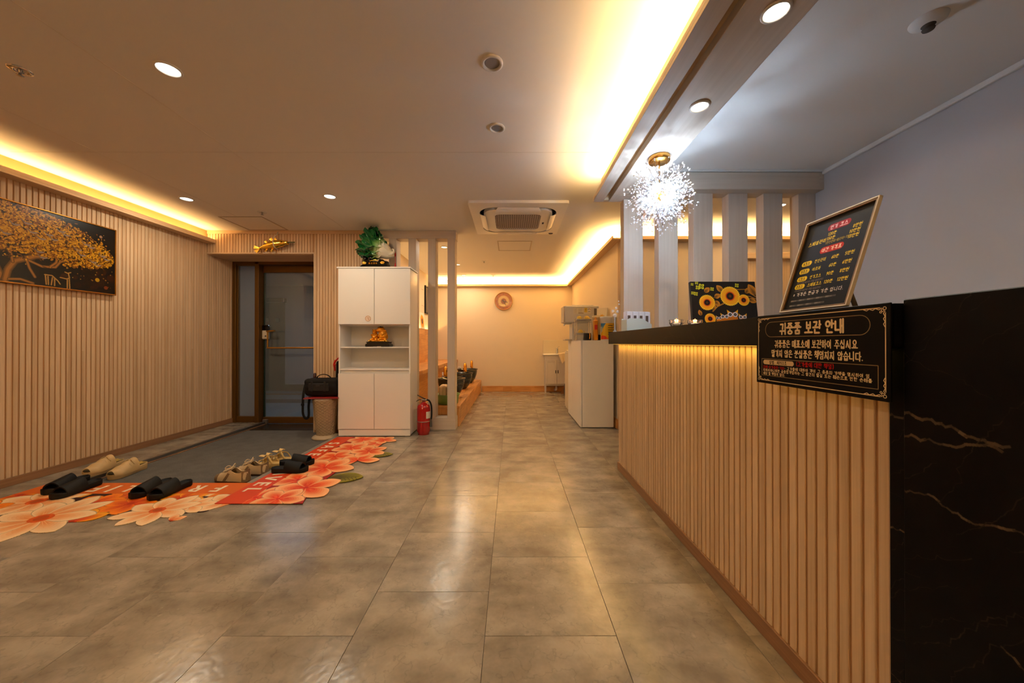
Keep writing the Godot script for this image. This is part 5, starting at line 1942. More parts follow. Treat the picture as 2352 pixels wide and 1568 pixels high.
func painting_texture() -> ImageTexture:
	var cv := Canvas.new(1400, 590, Color(0.012, 0.014, 0.018))
	var r := RandomNumberGenerator.new()
	r.seed = 77
	for i in 220:   # dim smoke round the ground
		cv.disc(Vector2(r.randf() * 1400, r.randf_range(300, 590)), r.randf_range(10, 40), Color(0.03, 0.03, 0.035).lerp(Color(0.08, 0.04, 0.01), r.randf() * 0.6), -1, 0, 12)
	for i in 60:
		cv.disc(Vector2(1250 + r.randfn() * 90, 480 + r.randfn() * 60), r.randf_range(10, 34), Color(0.20, 0.07, 0.01).lerp(Color(0.03, 0.02, 0.01), r.randf()), -1, 0, 12)
	var bark := Color(0.50, 0.33, 0.13)
	for q: Array in [[[690, 575], [660, 500], [640, 430], [560, 380], [430, 330]], [[700, 580], [715, 500], [750, 430], [860, 370], [990, 330]], [[800, 400], [900, 440], [980, 430], [1010, 380], [1060, 350]], [[660, 560], [600, 590], [520, 585]], [[720, 570], [780, 560], [850, 580]], [[740, 440], [730, 380], [700, 330]], [[810, 400], [830, 470], [860, 530]], [[950, 430], [985, 390], [990, 360]]]:
		var ps := q.map(func(v): return Vector2(v[0], v[1]))
		for k in 3:
			cv.path(ps, (44 if q[0][1] > 560 and q.size() > 3 else 20) * (1.0 - 0.3 * k), bark.darkened(0.35 - 0.25 * k))
	for layer in 3:   # the crown: thousands of leaf dabs
		for i in 2600:
			var a := r.randf() * TAU
			var d := pow(r.randf(), 0.6)
			var p := Vector2(700, 215) + Vector2(cos(a) * 690 * d, sin(a) * 205 * d)
			p.y += 0.00030 * (p.x - 700) * (p.x - 700) * 0.55 - 10
			if r.randf() < 0.2:
				p += Vector2(r.randfn() * 30, r.randfn() * 26)
			if p.y > 360 and absf(p.x - 700) < 330 and r.randf() < 0.85:
				continue
			var k := r.randf()
			var c := Color(0.36, 0.19, 0.02).lerp(Color(0.66, 0.43, 0.04), k) if layer < 2 else Color(0.60, 0.40, 0.03).lerp(Color(0.80, 0.60, 0.10), k)
			if layer == 0:
				c = c.darkened(0.45)
			cv.disc(p, r.randf_range(5, 13) * (1.3 - 0.25 * layer), c, r.randf_range(3, 8), r.randf() * PI, 7)
	for p: Array in [[60, 120], [150, 190], [250, 110], [330, 200], [420, 130], [520, 220], [590, 140], [700, 240], [745, 160], [810, 130], [840, 190], [890, 225], [935, 180], [965, 210], [1010, 130], [1040, 150], [1120, 250], [1150, 290], [1180, 190], [1215, 205], [1230, 330], [1260, 350], [1300, 260], [1330, 285], [880, 330], [900, 370]]:   # pale birds
		var c := Vector2(p[0], p[1])
		cv.path([c + Vector2(-26, -22), c + Vector2(-8, -2), c + Vector2(30, -4)], 7, Color(0.42, 0.37, 0.36))
		cv.path([c + Vector2(-8, 0), c + Vector2(12, 4), c + Vector2(30, -4)], 8, Color(0.52, 0.46, 0.45))
	var deer := Color(0.62, 0.46, 0.22)
	for q: Array in [[[915, 500], [960, 500], [995, 535], [1010, 560]], [[920, 505], [925, 575]], [[935, 510], [938, 575]], [[975, 520], [975, 578]], [[962, 515], [955, 575]], [[1010, 505], [1050, 510], [1070, 500], [1062, 462]], [[1058, 462], [1040, 455]], [[1055, 515], [1055, 585]], [[1068, 510], [1072, 585]], [[1062, 460], [1078, 452]]]:
		cv.path(q.map(func(v): return Vector2(v[0], v[1])), 9, deer)
	for i in 40:
		var p := Vector2(r.randf_range(1000, 1390), r.randf_range(60, 570))
		cv.disc(p, r.randf_range(3, 7), Color(0.40, 0.22, 0.04).lerp(Color(0.62, 0.48, 0.20), r.randf()), -1, 0, 8)
	cv.disc(Vector2(1265, 480), 17, Color(0.62, 0.48, 0.05))
	cv.disc(Vector2(1330, 540), 16, Color(0.42, 0.18, 0.05))
	cv.disc(Vector2(1290, 90), 12, Color(0.55, 0.42, 0.32))
	return cv.done(1400, 590)


func build_painting() -> void:
	var o := thing("wall_painting", D(WALL_L, 1.753, 2.496), "long painting of a golden tree and two deer on the left wall", "painting")
	var L := 1.40
	var hh := 0.594
	var st := S()
	box(st, Vector3(0.014, 0, 0), Vector3(0.026, hh - 0.02, L - 0.02), 0.001)
	obj("backing", st, M.black, o)
	st = S()
	for s: float in [-1.0, 1.0]:
		box(st, Vector3(0.017, s * (hh / 2 - 0.005), 0), Vector3(0.034, 0.010, L), 0.002, 2)
		box(st, Vector3(0.017, 0, s * (L / 2 - 0.005)), Vector3(0.034, hh - 0.02, 0.010), 0.002)
	obj("frame", st, mat(Color(0.70, 0.48, 0.20), 0.3, 0.8), o)
	st = S()
	var a := L / 2 - 0.010
	var b := hh / 2 - 0.010
	quad(st, Vector3(0.0275, -b, a), Vector3(0.0275, -b, -a), Vector3(0.0275, b, -a), Vector3(0.0275, b, a), Vector3.RIGHT, Vector2(0, 1), Vector2(1, 1), Vector2(1, 0), Vector2(0, 0))
	obj("picture", st, printed(painting_texture(), 0.3, 0.5), o)


func build_bin_and_bag() -> void:
	var o := thing("umbrella_stand", D(-2.075, LOW + 0.006, 3.95), "beige woven-pattern plastic umbrella stand left of the white cabinet", "umbrella stand")
	var st := S()
	lathe(st, [Vector2(0, 0), Vector2(0.138, 0), Vector2(0.142, 0.012), Vector2(0.132, 0.026), Vector2(0.108, 0.034), Vector2(0.097, 0.042)], 40)
	obj("base", st, mat(Color(0.66, 0.58, 0.46), 0.5), o)
	st = S()
	lathe(st, [Vector2(0.097, 0.040), Vector2(0.104, 0.12), Vector2(0.118, 0.27), Vector2(0.134, 0.42), Vector2(0.140, 0.445), Vector2(0.135, 0.447), Vector2(0.128, 0.42), Vector2(0.10, 0.12), Vector2(0.09, 0.05), Vector2(0, 0.05)], 48)
	var wm := mat(Color(0.62, 0.54, 0.42), 0.55)
	var nz := noise(0.05, 3, 2)
	wm.heightmap_enabled = true
	wm.heightmap_texture = paint(256, 256, func(x: int, y: int) -> Color:
		var v := 0.5 + 0.5 * sin(x * TAU / 16.0) * sin(y * TAU / 16.0 + (PI if (x / 16) % 2 else 0.0))
		return Color(v, v, v))
	wm.heightmap_scale = 0.35
	wm.uv1_scale = Vector3(2.0, 2.0, 1)
	obj("woven_body", st, wm, o)

	var f := thing("red_folder", D(-2.085, 0.420, 3.95), "red folder lying on the umbrella stand under the black bag", "folder", "", 0.12)
	st = S()
	box(st, Vector3(0, 0.004, 0), Vector3(0.36, 0.006, 0.25), 0.001)
	obj("cover", st, mat(Color(0.55, 0.045, 0.05), 0.4), f)
	st = S()
	box(st, Vector3(0.005, 0.0085, -0.002), Vector3(0.33, 0.003, 0.23), 0.0005)
	obj("paper", st, mat(Color(0.75, 0.68, 0.45), 0.7), f)
	st = S()
	box(st, Vector3(0, 0.012, -0.002), Vector3(0.35, 0.004, 0.245), 0.001)
	obj("cover", st, mat(Color(0.60, 0.055, 0.06), 0.4), f)

	var b := thing("camera_bag", D(-2.10, 0.440, 3.95), "black shoulder bag with a carry handle standing on the red folder", "bag")
	st = S()
	var cloth := mat(Color(0.020, 0.019, 0.021), 0.75, 0, 0.35)
	body(st, [[Vector3(-0.135, 0.045, 0.045), Vector3(0.145, 0.045, 0.045), 0.044, 0.044], [Vector3(-0.135, 0.045, -0.045), Vector3(0.145, 0.045, -0.045), 0.044, 0.044], [Vector3(-0.15, 0.155, 0.04), Vector3(0.14, 0.160, 0.04), 0.040, 0.040], [Vector3(-0.15, 0.155, -0.04), Vector3(0.14, 0.160, -0.04), 0.040, 0.040], [Vector3(-0.13, 0.10, 0.05), Vector3(0.14, 0.10, 0.05), 0.044, 0.044]], 0.010, 0.03)
	obj("bag_body", st, cloth, b)
	st = S()
	box(st, Vector3(-0.005, 0.105, 0.098), Vector3(0.22, 0.085, 0.014), 0.006)
	for x: float in [-0.075, 0.065]:
		box(st, Vector3(x, 0.115, 0.107), Vector3(0.022, 0.11, 0.006), 0.002)
	obj("front_pocket", st, mat(Color(0.028, 0.027, 0.029), 0.7), b)
	st = S()
	box(st, Vector3(-0.01, 0.122, 0.107), Vector3(0.045, 0.020, 0.004), 0.001)
	obj("badge", st, mat(Color(0.12, 0.11, 0.10), 0.5), b)
	st = S()
	tube(st, smooth_path([Vector3(-0.075, 0.190, 0.01), Vector3(-0.055, 0.222, 0.01), Vector3(0.0, 0.238, 0.01), Vector3(0.055, 0.225, 0.01), Vector3(0.085, 0.195, 0.01)], 5), 0.011, 8, true, 1, 0.4)
	obj("handle", st, cloth, b)
	st = S()
	tube(st, smooth_path([Vector3(-0.17, 0.14, 0.055), Vector3(-0.178, 0.03, 0.085), Vector3(-0.182, -0.10, 0.09), Vector3(-0.178, -0.19, 0.09), Vector3(-0.150, -0.235, 0.09), Vector3(-0.118, -0.21, 0.09), Vector3(-0.112, -0.10, 0.10), Vector3(-0.10, 0.0, 0.10)], 5), 0.014, 6, true, 1, 0.22, Vector3(0, 0, 1))
	box(st, Vector3(-0.182, -0.085, 0.092), Vector3(0.034, 0.026, 0.012), 0.003)
	obj("shoulder_strap", st, cloth, b)

	var p := thing("black_pouch", D(-2.03, 0.66, 4.13), "black pouch hanging behind the bag, half hidden by the white cabinet", "pouch")
	st = S()
	body(st, [[Vector3(0.01, -0.06, 0), Vector3(0.01, 0.13, 0), 0.035, 0.030], [Vector3(0.04, -0.07, 0), Vector3(0.04, 0.14, 0), 0.035, 0.028]], 0.009, 0.02)
	obj("pouch_body", st, cloth, p)
	st = S()
	tube(st, [Vector3(0.045, 0.15, 0.02), Vector3(0.050, 0.32, 0.02)], 0.004, 6)
	obj("cord", st, cloth, p)
	var h := thing("umbrella", D(-2.06, 0.70, 4.135), "umbrella with a curved red handle standing behind the black bag", "umbrella", "umbrellas at the stand")
	st = S()
	tube(st, smooth_path([Vector3(-0.008, 0.0, 0), Vector3(-0.014, 0.045, 0), Vector3(-0.018, 0.085, 0), Vector3(0.004, 0.125, 0), Vector3(0.05, 0.165, 0)], 5), [0.007, 0.008, 0.009, 0.010, 0.011, 0.011, 0.012, 0.012, 0.012, 0.012, 0.011, 0.011, 0.010, 0.010, 0.009, 0.009, 0.008, 0.008, 0.008, 0.007, 0.006], 10)
	tube(st, [Vector3(-0.012, 0.07, 0), Vector3(0.028, 0.085, 0)], [0.008, 0.005], 8)
	ball(st, Vector3(-0.010, 0.120, 0), Vector3(0.007, 0.010, 0.007), 8)
	obj("grip", st, M.red, h)
	st = S()
	tube(st, [Vector3(-0.008, 0.0, 0), Vector3(-0.012, -0.16, 0)], 0.003, 6)
	obj("shaft", st, M.steel, h)
	st = S()
	tube(st, [Vector3(-0.012, -0.14, 0), Vector3(-0.013, -0.20, 0), Vector3(-0.02, -0.58, 0), Vector3(-0.022, -0.728, 0)], [0.012, 0.024, 0.014, 0.004], 12)
	obj("rolled_canopy", st, cloth, h)
	var h2 := thing("umbrella", D(-2.285, 0.60, 4.10), "rolled umbrella with a stubby brown handle just behind the left of the bag", "umbrella", "umbrellas at the stand")
	st = S()
	lathe(st, [Vector2(0, 0), Vector2(0.015, 0.0), Vector2(0.017, 0.03), Vector2(0.016, 0.07), Vector2(0.008, 0.080), Vector2(0, 0.081)], 14)
	obj("grip", st, mat(Color(0.24, 0.08, 0.05), 0.4), h2)
	st = S()
	tube(st, [Vector3(0, 0.0, 0), Vector3(0.005, -0.05, 0), Vector3(0.05, -0.45, 0.0), Vector3(0.062, -0.60, 0.0)], [0.012, 0.02, 0.016, 0.004], 12)
	obj("rolled_canopy", st, cloth, h2)


func build_extinguisher() -> void:
	var o := thing("fire_extinguisher", D(-0.994, 0.0, 3.99), "red fire extinguisher on the floor between the white cabinet and the partition", "fire extinguisher")
	var st := S()
	lathe(st, [Vector2(0, 0.012), Vector2(0.058, 0.010), Vector2(0.060, 0.0), Vector2(0.063, 0.0), Vector2(0.064, 0.022), Vector2(0.072, 0.036), Vector2(0.073, 0.20), Vector2(0.073, 0.285), Vector2(0.068, 0.318), Vector2(0.052, 0.340), Vector2(0.026, 0.354), Vector2(0.022, 0.362), Vector2(0, 0.362)], 36)
	obj("cylinder", st, mat(Color(0.62, 0.02, 0.02), 0.18, 0, 0.6), o)
	st = S()
	tube(st, arc(Vector3(0, 0.150, 0), Vector3(0.0735, 0, 0), Vector3(0, 0, 0.0735), 0, TAU, 36), 0.0035, 6, false)
	obj("band", st, M.steel, o)
	st = S()
	sheet(st, 10, 2, func(u: float, v: float) -> Vector3: return Vector3(sin(1.05 + u * 0.42) * 0.0738, 0.185 + v * 0.075, cos(1.05 + u * 0.42) * 0.0738), 0.0008)
	obj("paper_label", st, mat(Color(0.85, 0.83, 0.78), 0.6), o)
	st = S()
	lathe(st, [Vector2(0, 0.355), Vector2(0.018, 0.357), Vector2(0.018, 0.382), Vector2(0.024, 0.384), Vector2(0.024, 0.392), Vector2(0.012, 0.396), Vector2(0, 0.396)], 18)
	tube(st, [Vector3(0, 0.375, 0), Vector3(0.036, 0.385, 0)], 0.010, 10)
	obj("valve", st, M.steel, o)
	st = S()
	tube(st, smooth_path([Vector3(0.022, 0.395, 0), Vector3(-0.02, 0.412, 0), Vector3(-0.070, 0.440, 0)], 4), 0.011, 8, true, 1, 0.4)
	tube(st, smooth_path([Vector3(0.0, 0.382, 0), Vector3(-0.045, 0.388, 0), Vector3(-0.082, 0.368, 0)], 4), 0.010, 8, true, 1, 0.4)
	obj("squeeze_handle", st, M.black, o)
	st = S()
	tube(st, smooth_path([Vector3(0.034, 0.385, 0), Vector3(0.066, 0.376, 0.01), Vector3(0.090, 0.32, 0.012), Vector3(0.094, 0.22, 0.012), Vector3(0.088, 0.17, 0.012)], 6), 0.0095, 10)
	obj("hose", st, M.rubber, o)
	st = S()
	lathe(st, [Vector2(0.014, 0.085), Vector2(0.012, 0.13), Vector2(0.010, 0.16), Vector2(0.0115, 0.165), Vector2(0, 0.168)], 14, Transform3D(Basis.IDENTITY, Vector3(0.086, 0, 0.012)))
	obj("nozzle", st, M.dim, o)
	st = S()
	tube(st, arc(Vector3(-0.02, 0.375, 0.018), Vector3(0.012, 0, 0), Vector3(0, 0.014, 0), 0, TAU, 14), 0.002, 5, false)
	obj("pull_ring", st, M.steel, o)


# ---------------------------------------------------------------- mats
func flower(cv: Canvas, c: Vector2, r: float, n: int, turn: float, wide: float, inner: Color, outer: Color, eye: Color, blunt := 0.9) -> void:
	for i in n:
		cv.petal(c, turn + TAU * i / n, r * (1.0 - 0.06 * (i % 3)), r * wide, inner, outer, blunt)
	for i in n:
		for k in 3:
			var a := turn + TAU * i / n + (k - 1) * 0.10
			cv.line(c + Vector2(r * 0.2, 0).rotated(a), c + Vector2(r * 0.62, 0).rotated(a), r * 0.012, inner.lerp(outer, 0.45))
	if eye.a > 0:
		cv.disc(c, r * 0.20, eye, r * 0.17, turn)
		cv.disc(c, r * 0.12, eye.darkened(0.15), r * 0.10, turn)


func outline(base: PackedVector2Array, flowers: Array) -> PackedVector2Array:   # the base joined with the petals that stick out of it
	var p := base
	for f: Array in flowers:
		for i in int(f[2]):
			var q := Canvas.petal_shape(f[0], float(f[3]) + TAU * i / int(f[2]), float(f[1]) * (1.0 - 0.06 * (i % 3)), float(f[1]) * float(f[4]), 0.9)
			if Geometry2D.is_polygon_clockwise(q) != Geometry2D.is_polygon_clockwise(p):
				q.reverse()
			var u := Geometry2D.merge_polygons(p, q)
			var best := 0
			for k in u.size():
				if absf(area(u[k])) > absf(area(u[best])):
					best = k
			if u.size() and absf(area(u[best])) >= absf(area(p)) * 0.99:
				p = u[best]
	return p


func area(p: PackedVector2Array) -> float:
	var a := 0.0
	for i in p.size():
		a += p[i].cross(p[(i + 1) % p.size()])
	return a / 2


func lettering(text: String, size: float, m: Material, parent: Node, xf: Transform3D) -> void:
	var t := TextMesh.new()
	var f := SystemFont.new()
	f.font_names = PackedStringArray(["Droid Sans"])
	f.font_weight = 700
	t.font = f
	t.font_size = 64
	t.pixel_size = size / 46.0
	t.depth = 0.0006
	t.text = text
	var o := MeshInstance3D.new()
	o.name = "letter"
	o.mesh = t
	o.material_override = m
	parent.add_child(o, true)
	o.transform = xf


func build_mats() -> void:
	var g := thing("entrance_mat", D(-2.57, LOW + 0.0, 3.44), "plain dark grey ribbed mat in the sunken shoe area before the glass door", "mat")
	var st := S()
	box(st, Vector3(0, 0.003, 0), Vector3(1.235, 0.006, 1.66), 0.002, 2)
	obj("mat_pile", st, M.carpet, g)

	var cream := Color(0.93, 0.80, 0.62)
	var peach := Color(0.88, 0.55, 0.30)
	var orange := Color(0.93, 0.50, 0.06)
	var rust := Color(0.78, 0.24, 0.03)
	var lt := mat(Color(0.90, 0.84, 0.72), 0.5)
	# ---- front mat: picture frame x 0..1.60 m from left to right, y 0 (band at the shoe area) .. 0.80 towards the viewer; 800 px a metre
	var k := 800.0
	var cv := Canvas.new(1360, 720, Color(0.20, 0.05, 0.02))
	var daisies := [   # centre x, y, radius, petals, turn, width, kind
		[0.06, 0.20, 0.16, 6, 0.3, 0.62, 1], [0.42, 0.12, 0.15, 6, 0.9, 0.62, 1], [0.80, 0.17, 0.17, 6, 0.2, 0.62, 1], [1.25, 0.13, 0.16, 6, 0.5, 0.6, 0], [0.98, 0.17, 0.15, 6, 0.0, 0.62, 0],
		[1.46, 0.17, 0.15, 6, 0.4, 0.6, 1], [0.30, 0.30, 0.27, 8, 0.15, 0.46, 0], [0.70, 0.33, 0.17, 6, 0.6, 0.62, 1], [0.94, 0.33, 0.17, 6, 0.1, 0.62, 1], [0.08, 0.46, 0.20, 6, 0.2, 0.60, 1],
		[1.52, 0.30, 0.17, 7, 0.2, 0.55, 0], [1.20, 0.26, 0.17, 6, 0.3, 0.62, 1], [0.22, 0.62, 0.18, 6, 0.7, 0.60, 1], [0.84, 0.56, 0.17, 6, 0.3, 0.60, 1], [1.34, 0.36, 0.15, 7, 0.6, 0.5, 0], [1.20, 0.42, 0.22, 8, 0.3, 0.46, 0], [0.62, 0.52, 0.30, 9, 0.5, 0.42, 0],
		[1.40, 0.55, 0.085, 6, 0.2, 0.55, 2]]
	for d: Array in daisies:
		var c := Vector2(d[0], d[1]) * k
		if d[6] == 0:
			flower(cv, c, d[2] * k, d[3], d[4], d[5], peach, cream, Color(0.83, 0.33, 0.05))
		elif d[6] == 1:
			flower(cv, c, d[2] * k, d[3], d[4], d[5], rust, orange if int(d[0] * 100) % 3 else Color(0.93, 0.62, 0.10), Color(0.78, 0.22, 0.02))
		else:
			flower(cv, c, d[2] * k, d[3], d[4], d[5], Color(0.85, 0.42, 0.15), Color(0.93, 0.72, 0.52), Color(0.80, 0.30, 0.05))
	cv.im.fill_rect(Rect2i(0, 0, 1360, int(0.185 * k)), Color(0.80, 0.37, 0.08))
	var t1 := cv.done(1360, 720)
	var edge := PackedVector2Array([Vector2(0.0, 0.0), Vector2(1.62, 0.0), Vector2(1.66, 0.16), Vector2(1.60, 0.30), Vector2(1.50, 0.44), Vector2(1.36, 0.46), Vector2(1.10, 0.46), Vector2(0.80, 0.50), Vector2(0.40, 0.52), Vector2(0.0, 0.55)])
	var sel := []
	for i: int in [9, 12, 13, 15, 16, 17]:
		var d: Array = daisies[i]
		sel.append([Vector2(d[0], d[1]), d[2], d[3], d[4], d[5]])
	var poly := outline(edge, sel)
	poly = clip_to(poly, Rect2(0, 0, 1.68, 0.89))
	var m1 := thing("flower_mat", D(-3.372, 0.0005, 2.590), "orange floor mat with cream and orange daisies and upside-down lettering", "mat")
	var lie := Transform3D(Basis(Vector3(1, 0, 0), Vector3(0, 0, 1), Vector3(0, -1, 0)), Vector3(0, 0.004, 0))   # polygon y runs towards the viewer, thickness down
	st = S()
	prism(st, poly, lie, 0.004, Vector2(1.0 / 1.7, 1.0 / 0.9))
	obj("mat_print", st, printed(t1, 0.5, 0.4), m1)
	for q: Array in [["F", -2.06], ["R", -2.21], ["E", -2.36], ["E", -2.50], ["L", -2.69], ["l", -2.80], ["F", -2.91], ["E", -3.05]]:
		lettering(q[0], 0.105, lt, m1, Transform3D(Basis(Vector3(-1, 0, 0), Vector3(0, 0, 1), Vector3(0, 1, 0)), Vector3(q[1] + 3.372, 0.0043, 0.098)))

	# ---- right mat: band along the shoe area, x 0..0.95 to the right, y 0 (far) .. 1.3 towards the viewer
	k = 700.0
	cv = Canvas.new(700, 1120, Color(0.62, 0.09, 0.02))
	var petals := [
		[0.32, 0.10, 0.19, 5, 0.4, 0.66], [0.52, 0.22, 0.19, 5, 1.0, 0.66], [0.33, 0.40, 0.20, 5, 0.2, 0.66], [0.30, 0.66, 0.20, 5, 1.2, 0.66], [0.30, 1.20, 0.21, 5, 0.3, 0.66], [0.20, 1.50, 0.22, 5, 0.2, 0.66],
		[0.54, 0.12, 0.15, 5, 0.2, 0.66], [0.55, 0.76, 0.20, 5, 1.2, 0.66], [0.54, 0.50, 0.19, 5, 0.5, 0.66], [0.36, 0.94, 0.25, 5, 0.1, 0.66], [0.44, 1.34, 0.24, 5, 0.6, 0.66], [0.36, 1.52, 0.18, 5, 0.1, 0.66]]
	var leaves := [[0.58, 0.60, -0.05, 0.22, 0.11], [0.50, 1.16, -0.08, 0.26, 0.15]]
	for q: Array in leaves:
		leaf(cv, Vector2(q[0], q[1]) * k, q[2], q[3] * k, q[4] * k * 1.3, Color(0.50, 0.46, 0.07))
		for i in 7:
			for s: float in [-1.0, 1.0]:
				var b0 := Vector2(q[0], q[1]) * k + Vector2(q[3] * k * (0.1 + 0.11 * i), 0).rotated(q[2])
				cv.line(b0, b0 + Vector2(q[3] * k * 0.16, s * q[4] * k * 0.42).rotated(q[2]), 4, Color(0.28, 0.24, 0.03))
	for d: Array in petals:
		flower(cv, Vector2(d[0], d[1]) * k, d[2] * k, d[3], d[4], d[5], Color(0.86, 0.24, 0.03), Color(0.95, 0.70, 0.48), Color(0, 0, 0, 0), 0.95)
		cv.disc(Vector2(d[0], d[1]) * k, d[2] * k * 0.07, Color(0.80, 0.16, 0.02))
	cv.im.fill_rect(Rect2i(0, 0, int(0.175 * k), 1120), Color(0.80, 0.25, 0.06))
	var t2 := cv.done(700, 1120)
	edge = PackedVector2Array([Vector2(0, 0), Vector2(0.58, 0), Vector2(0.58, 0.3), Vector2(0.56, 0.6), Vector2(0.50, 0.9), Vector2(0.50, 1.16), Vector2(0.50, 1.40), Vector2(0.56, 1.585), Vector2(0, 1.585)])
	sel = []
	for i: int in [6, 7, 8, 9, 10]:
		var d: Array = petals[i]
		sel.append([Vector2(d[0], d[1]), d[2], d[3], d[4], d[5]])
	poly = outline(edge, sel)
	for q: Array in leaves:
		var lf := Canvas.petal_shape(Vector2(q[0], q[1]), q[2], q[3], q[4] * 1.3, 0.55)
		if Geometry2D.is_polygon_clockwise(lf) != Geometry2D.is_polygon_clockwise(poly):
			lf.reverse()
		for w in Geometry2D.merge_polygons(poly, lf):
			if absf(area(w)) > absf(area(poly)):
				poly = w
	poly = clip_to(poly, Rect2(0, 0, 0.99, 1.588))
	var m2 := thing("flower_mat", D(-1.890, 0.005, 3.835), "red orange floor mat with peach blossoms running up to the white cabinet", "mat")
	st = S()
	prism(st, poly, lie, 0.004, Vector2(1.0, 700.0 / 1120.0))
	obj("mat_print", st, printed(t2, 0.5, 0.4), m2)
	for q: Array in [["S", 3.587], ["A", 3.472], ["F", 3.352], ["E", 3.234], ["T", 2.99], ["R", 2.885], ["A", 2.775], ["V", 2.665], ["E", 2.56], ["L", 2.461]]:
		lettering(q[0], 0.100, lt, m2, Transform3D(Basis(Vector3(0, 0, 1), Vector3(1, 0, 0), Vector3(0, 1, 0)), Vector3(0.085, 0.0043, 3.835 - float(q[1]))))


func clip_to(poly: PackedVector2Array, r: Rect2) -> PackedVector2Array:
	var u := Geometry2D.intersect_polygons(poly, PackedVector2Array([r.position, Vector2(r.end.x, r.position.y), r.end, Vector2(r.position.x, r.end.y)]))
	var best := poly
	var a := 0.0
	for w in u:
		if absf(area(w)) > a:
			a = absf(area(w))
			best = w
	return best


# ---------------------------------------------------------------- shoes. Local axes: toe towards +z, up +y, length 0.27
func foot_half(t: float) -> float:   # half width of a sole along its length, heel 0 .. toe 1
	var w := 0.034 + 0.0135 * smoothstep(0.25, 0.75, t)
	var e := 1.0
	if t < 0.14:
		e = sqrt(maxf(1.0 - pow((0.14 - t) / 0.14, 2), 0.0))
	elif t > 0.80:
		e = sqrt(maxf(1.0 - pow((t - 0.80) / 0.20, 2), 0.0))
	return maxf(w * e, 0.0005)


func sole(st: SurfaceTool, L: float, y0: float, hgt: Callable, k := 1.0, lip := 0.0) -> void:   # a thick sole with a soft top edge
	var n := 26
	var rings := []
	for layer: Array in [[0.0, 0.88], [0.10, 0.97], [0.5, 1.0], [0.88, 1.0], [1.0, 0.95], [1.0, 0.86], [1.0 - lip, 0.80], [1.0 - lip, 0.0]]:
		var ring := []
		for side: float in [1.0, -1.0]:
			for i in n + 1:
				var t := float(i) / n if side > 0 else 1.0 - float(i) / n
				var z := (t - 0.5) * L * (1.0 - 0.06 * (1.0 - float(layer[1])) * 5.0 * 0.4)
				var hh: float = hgt.call(t)
				ring.append(Vector3(side * foot_half(t) * k * float(layer[1]), y0 + hh * float(layer[0]), z))
		rings.append(ring)
	st.set_smooth_group(1)
	for a in rings.size() - 1:
		for i in rings[a].size():
			var j: int = (i + 1) % rings[a].size()
			var mid: Vector3 = (rings[a][i] + rings[a + 1][j]) / 2.0
			var out := Vector3(mid.x, 0, mid.z * 0.15) if a < 4 else Vector3.UP
			if a == 5:
				out = Vector3(-mid.x, 0.02, 0)
			quad(st, rings[a][i], rings[a][j], rings[a + 1][j], rings[a + 1][i], out)
	st.set_smooth_group(-1)
	for i in range(n):
		quad(st, rings[0][i], rings[0][i + 1], rings[0][2 * n - i], rings[0][2 * n + 1 - i], Vector3.DOWN)


func strap(st: SurfaceTool, t0: float, t1: float, L: float, base: float, rise0: float, rise1: float, k := 1.04, thick := 0.006) -> void:   # a broad band arched over the foot
	sheet(st, 16, 8, func(u: float, v: float) -> Vector3:
		var t := lerpf(t0, t1, v)
		var a := PI * 0.5 * u
		return Vector3(sin(a) * foot_half(t) * k, base + cos(a) * lerpf(rise0, rise1, v) * (1.0 - 0.10 * absf(u)), (t - 0.5) * L), thick)


func make_slide(label: String, at: Vector3, turn: float) -> Node3D:
	var o := thing("slide_sandal", at, label, "slipper", "black slide sandals on the mats", turn)
	var st := S()
	sole(st, 0.275, 0.0, func(t: float) -> float: return 0.030 + 0.010 * (1 - t) + 0.010 * smoothstep(0.85, 1.0, t), 1.08, 0.25)
	obj("sole", st, M.rubber, o)
	st = S()
	strap(st, 0.40, 0.84, 0.275, 0.020, 0.068, 0.044, 1.10, 0.009)
	obj("strap", st, M.rubber, o)
	return o


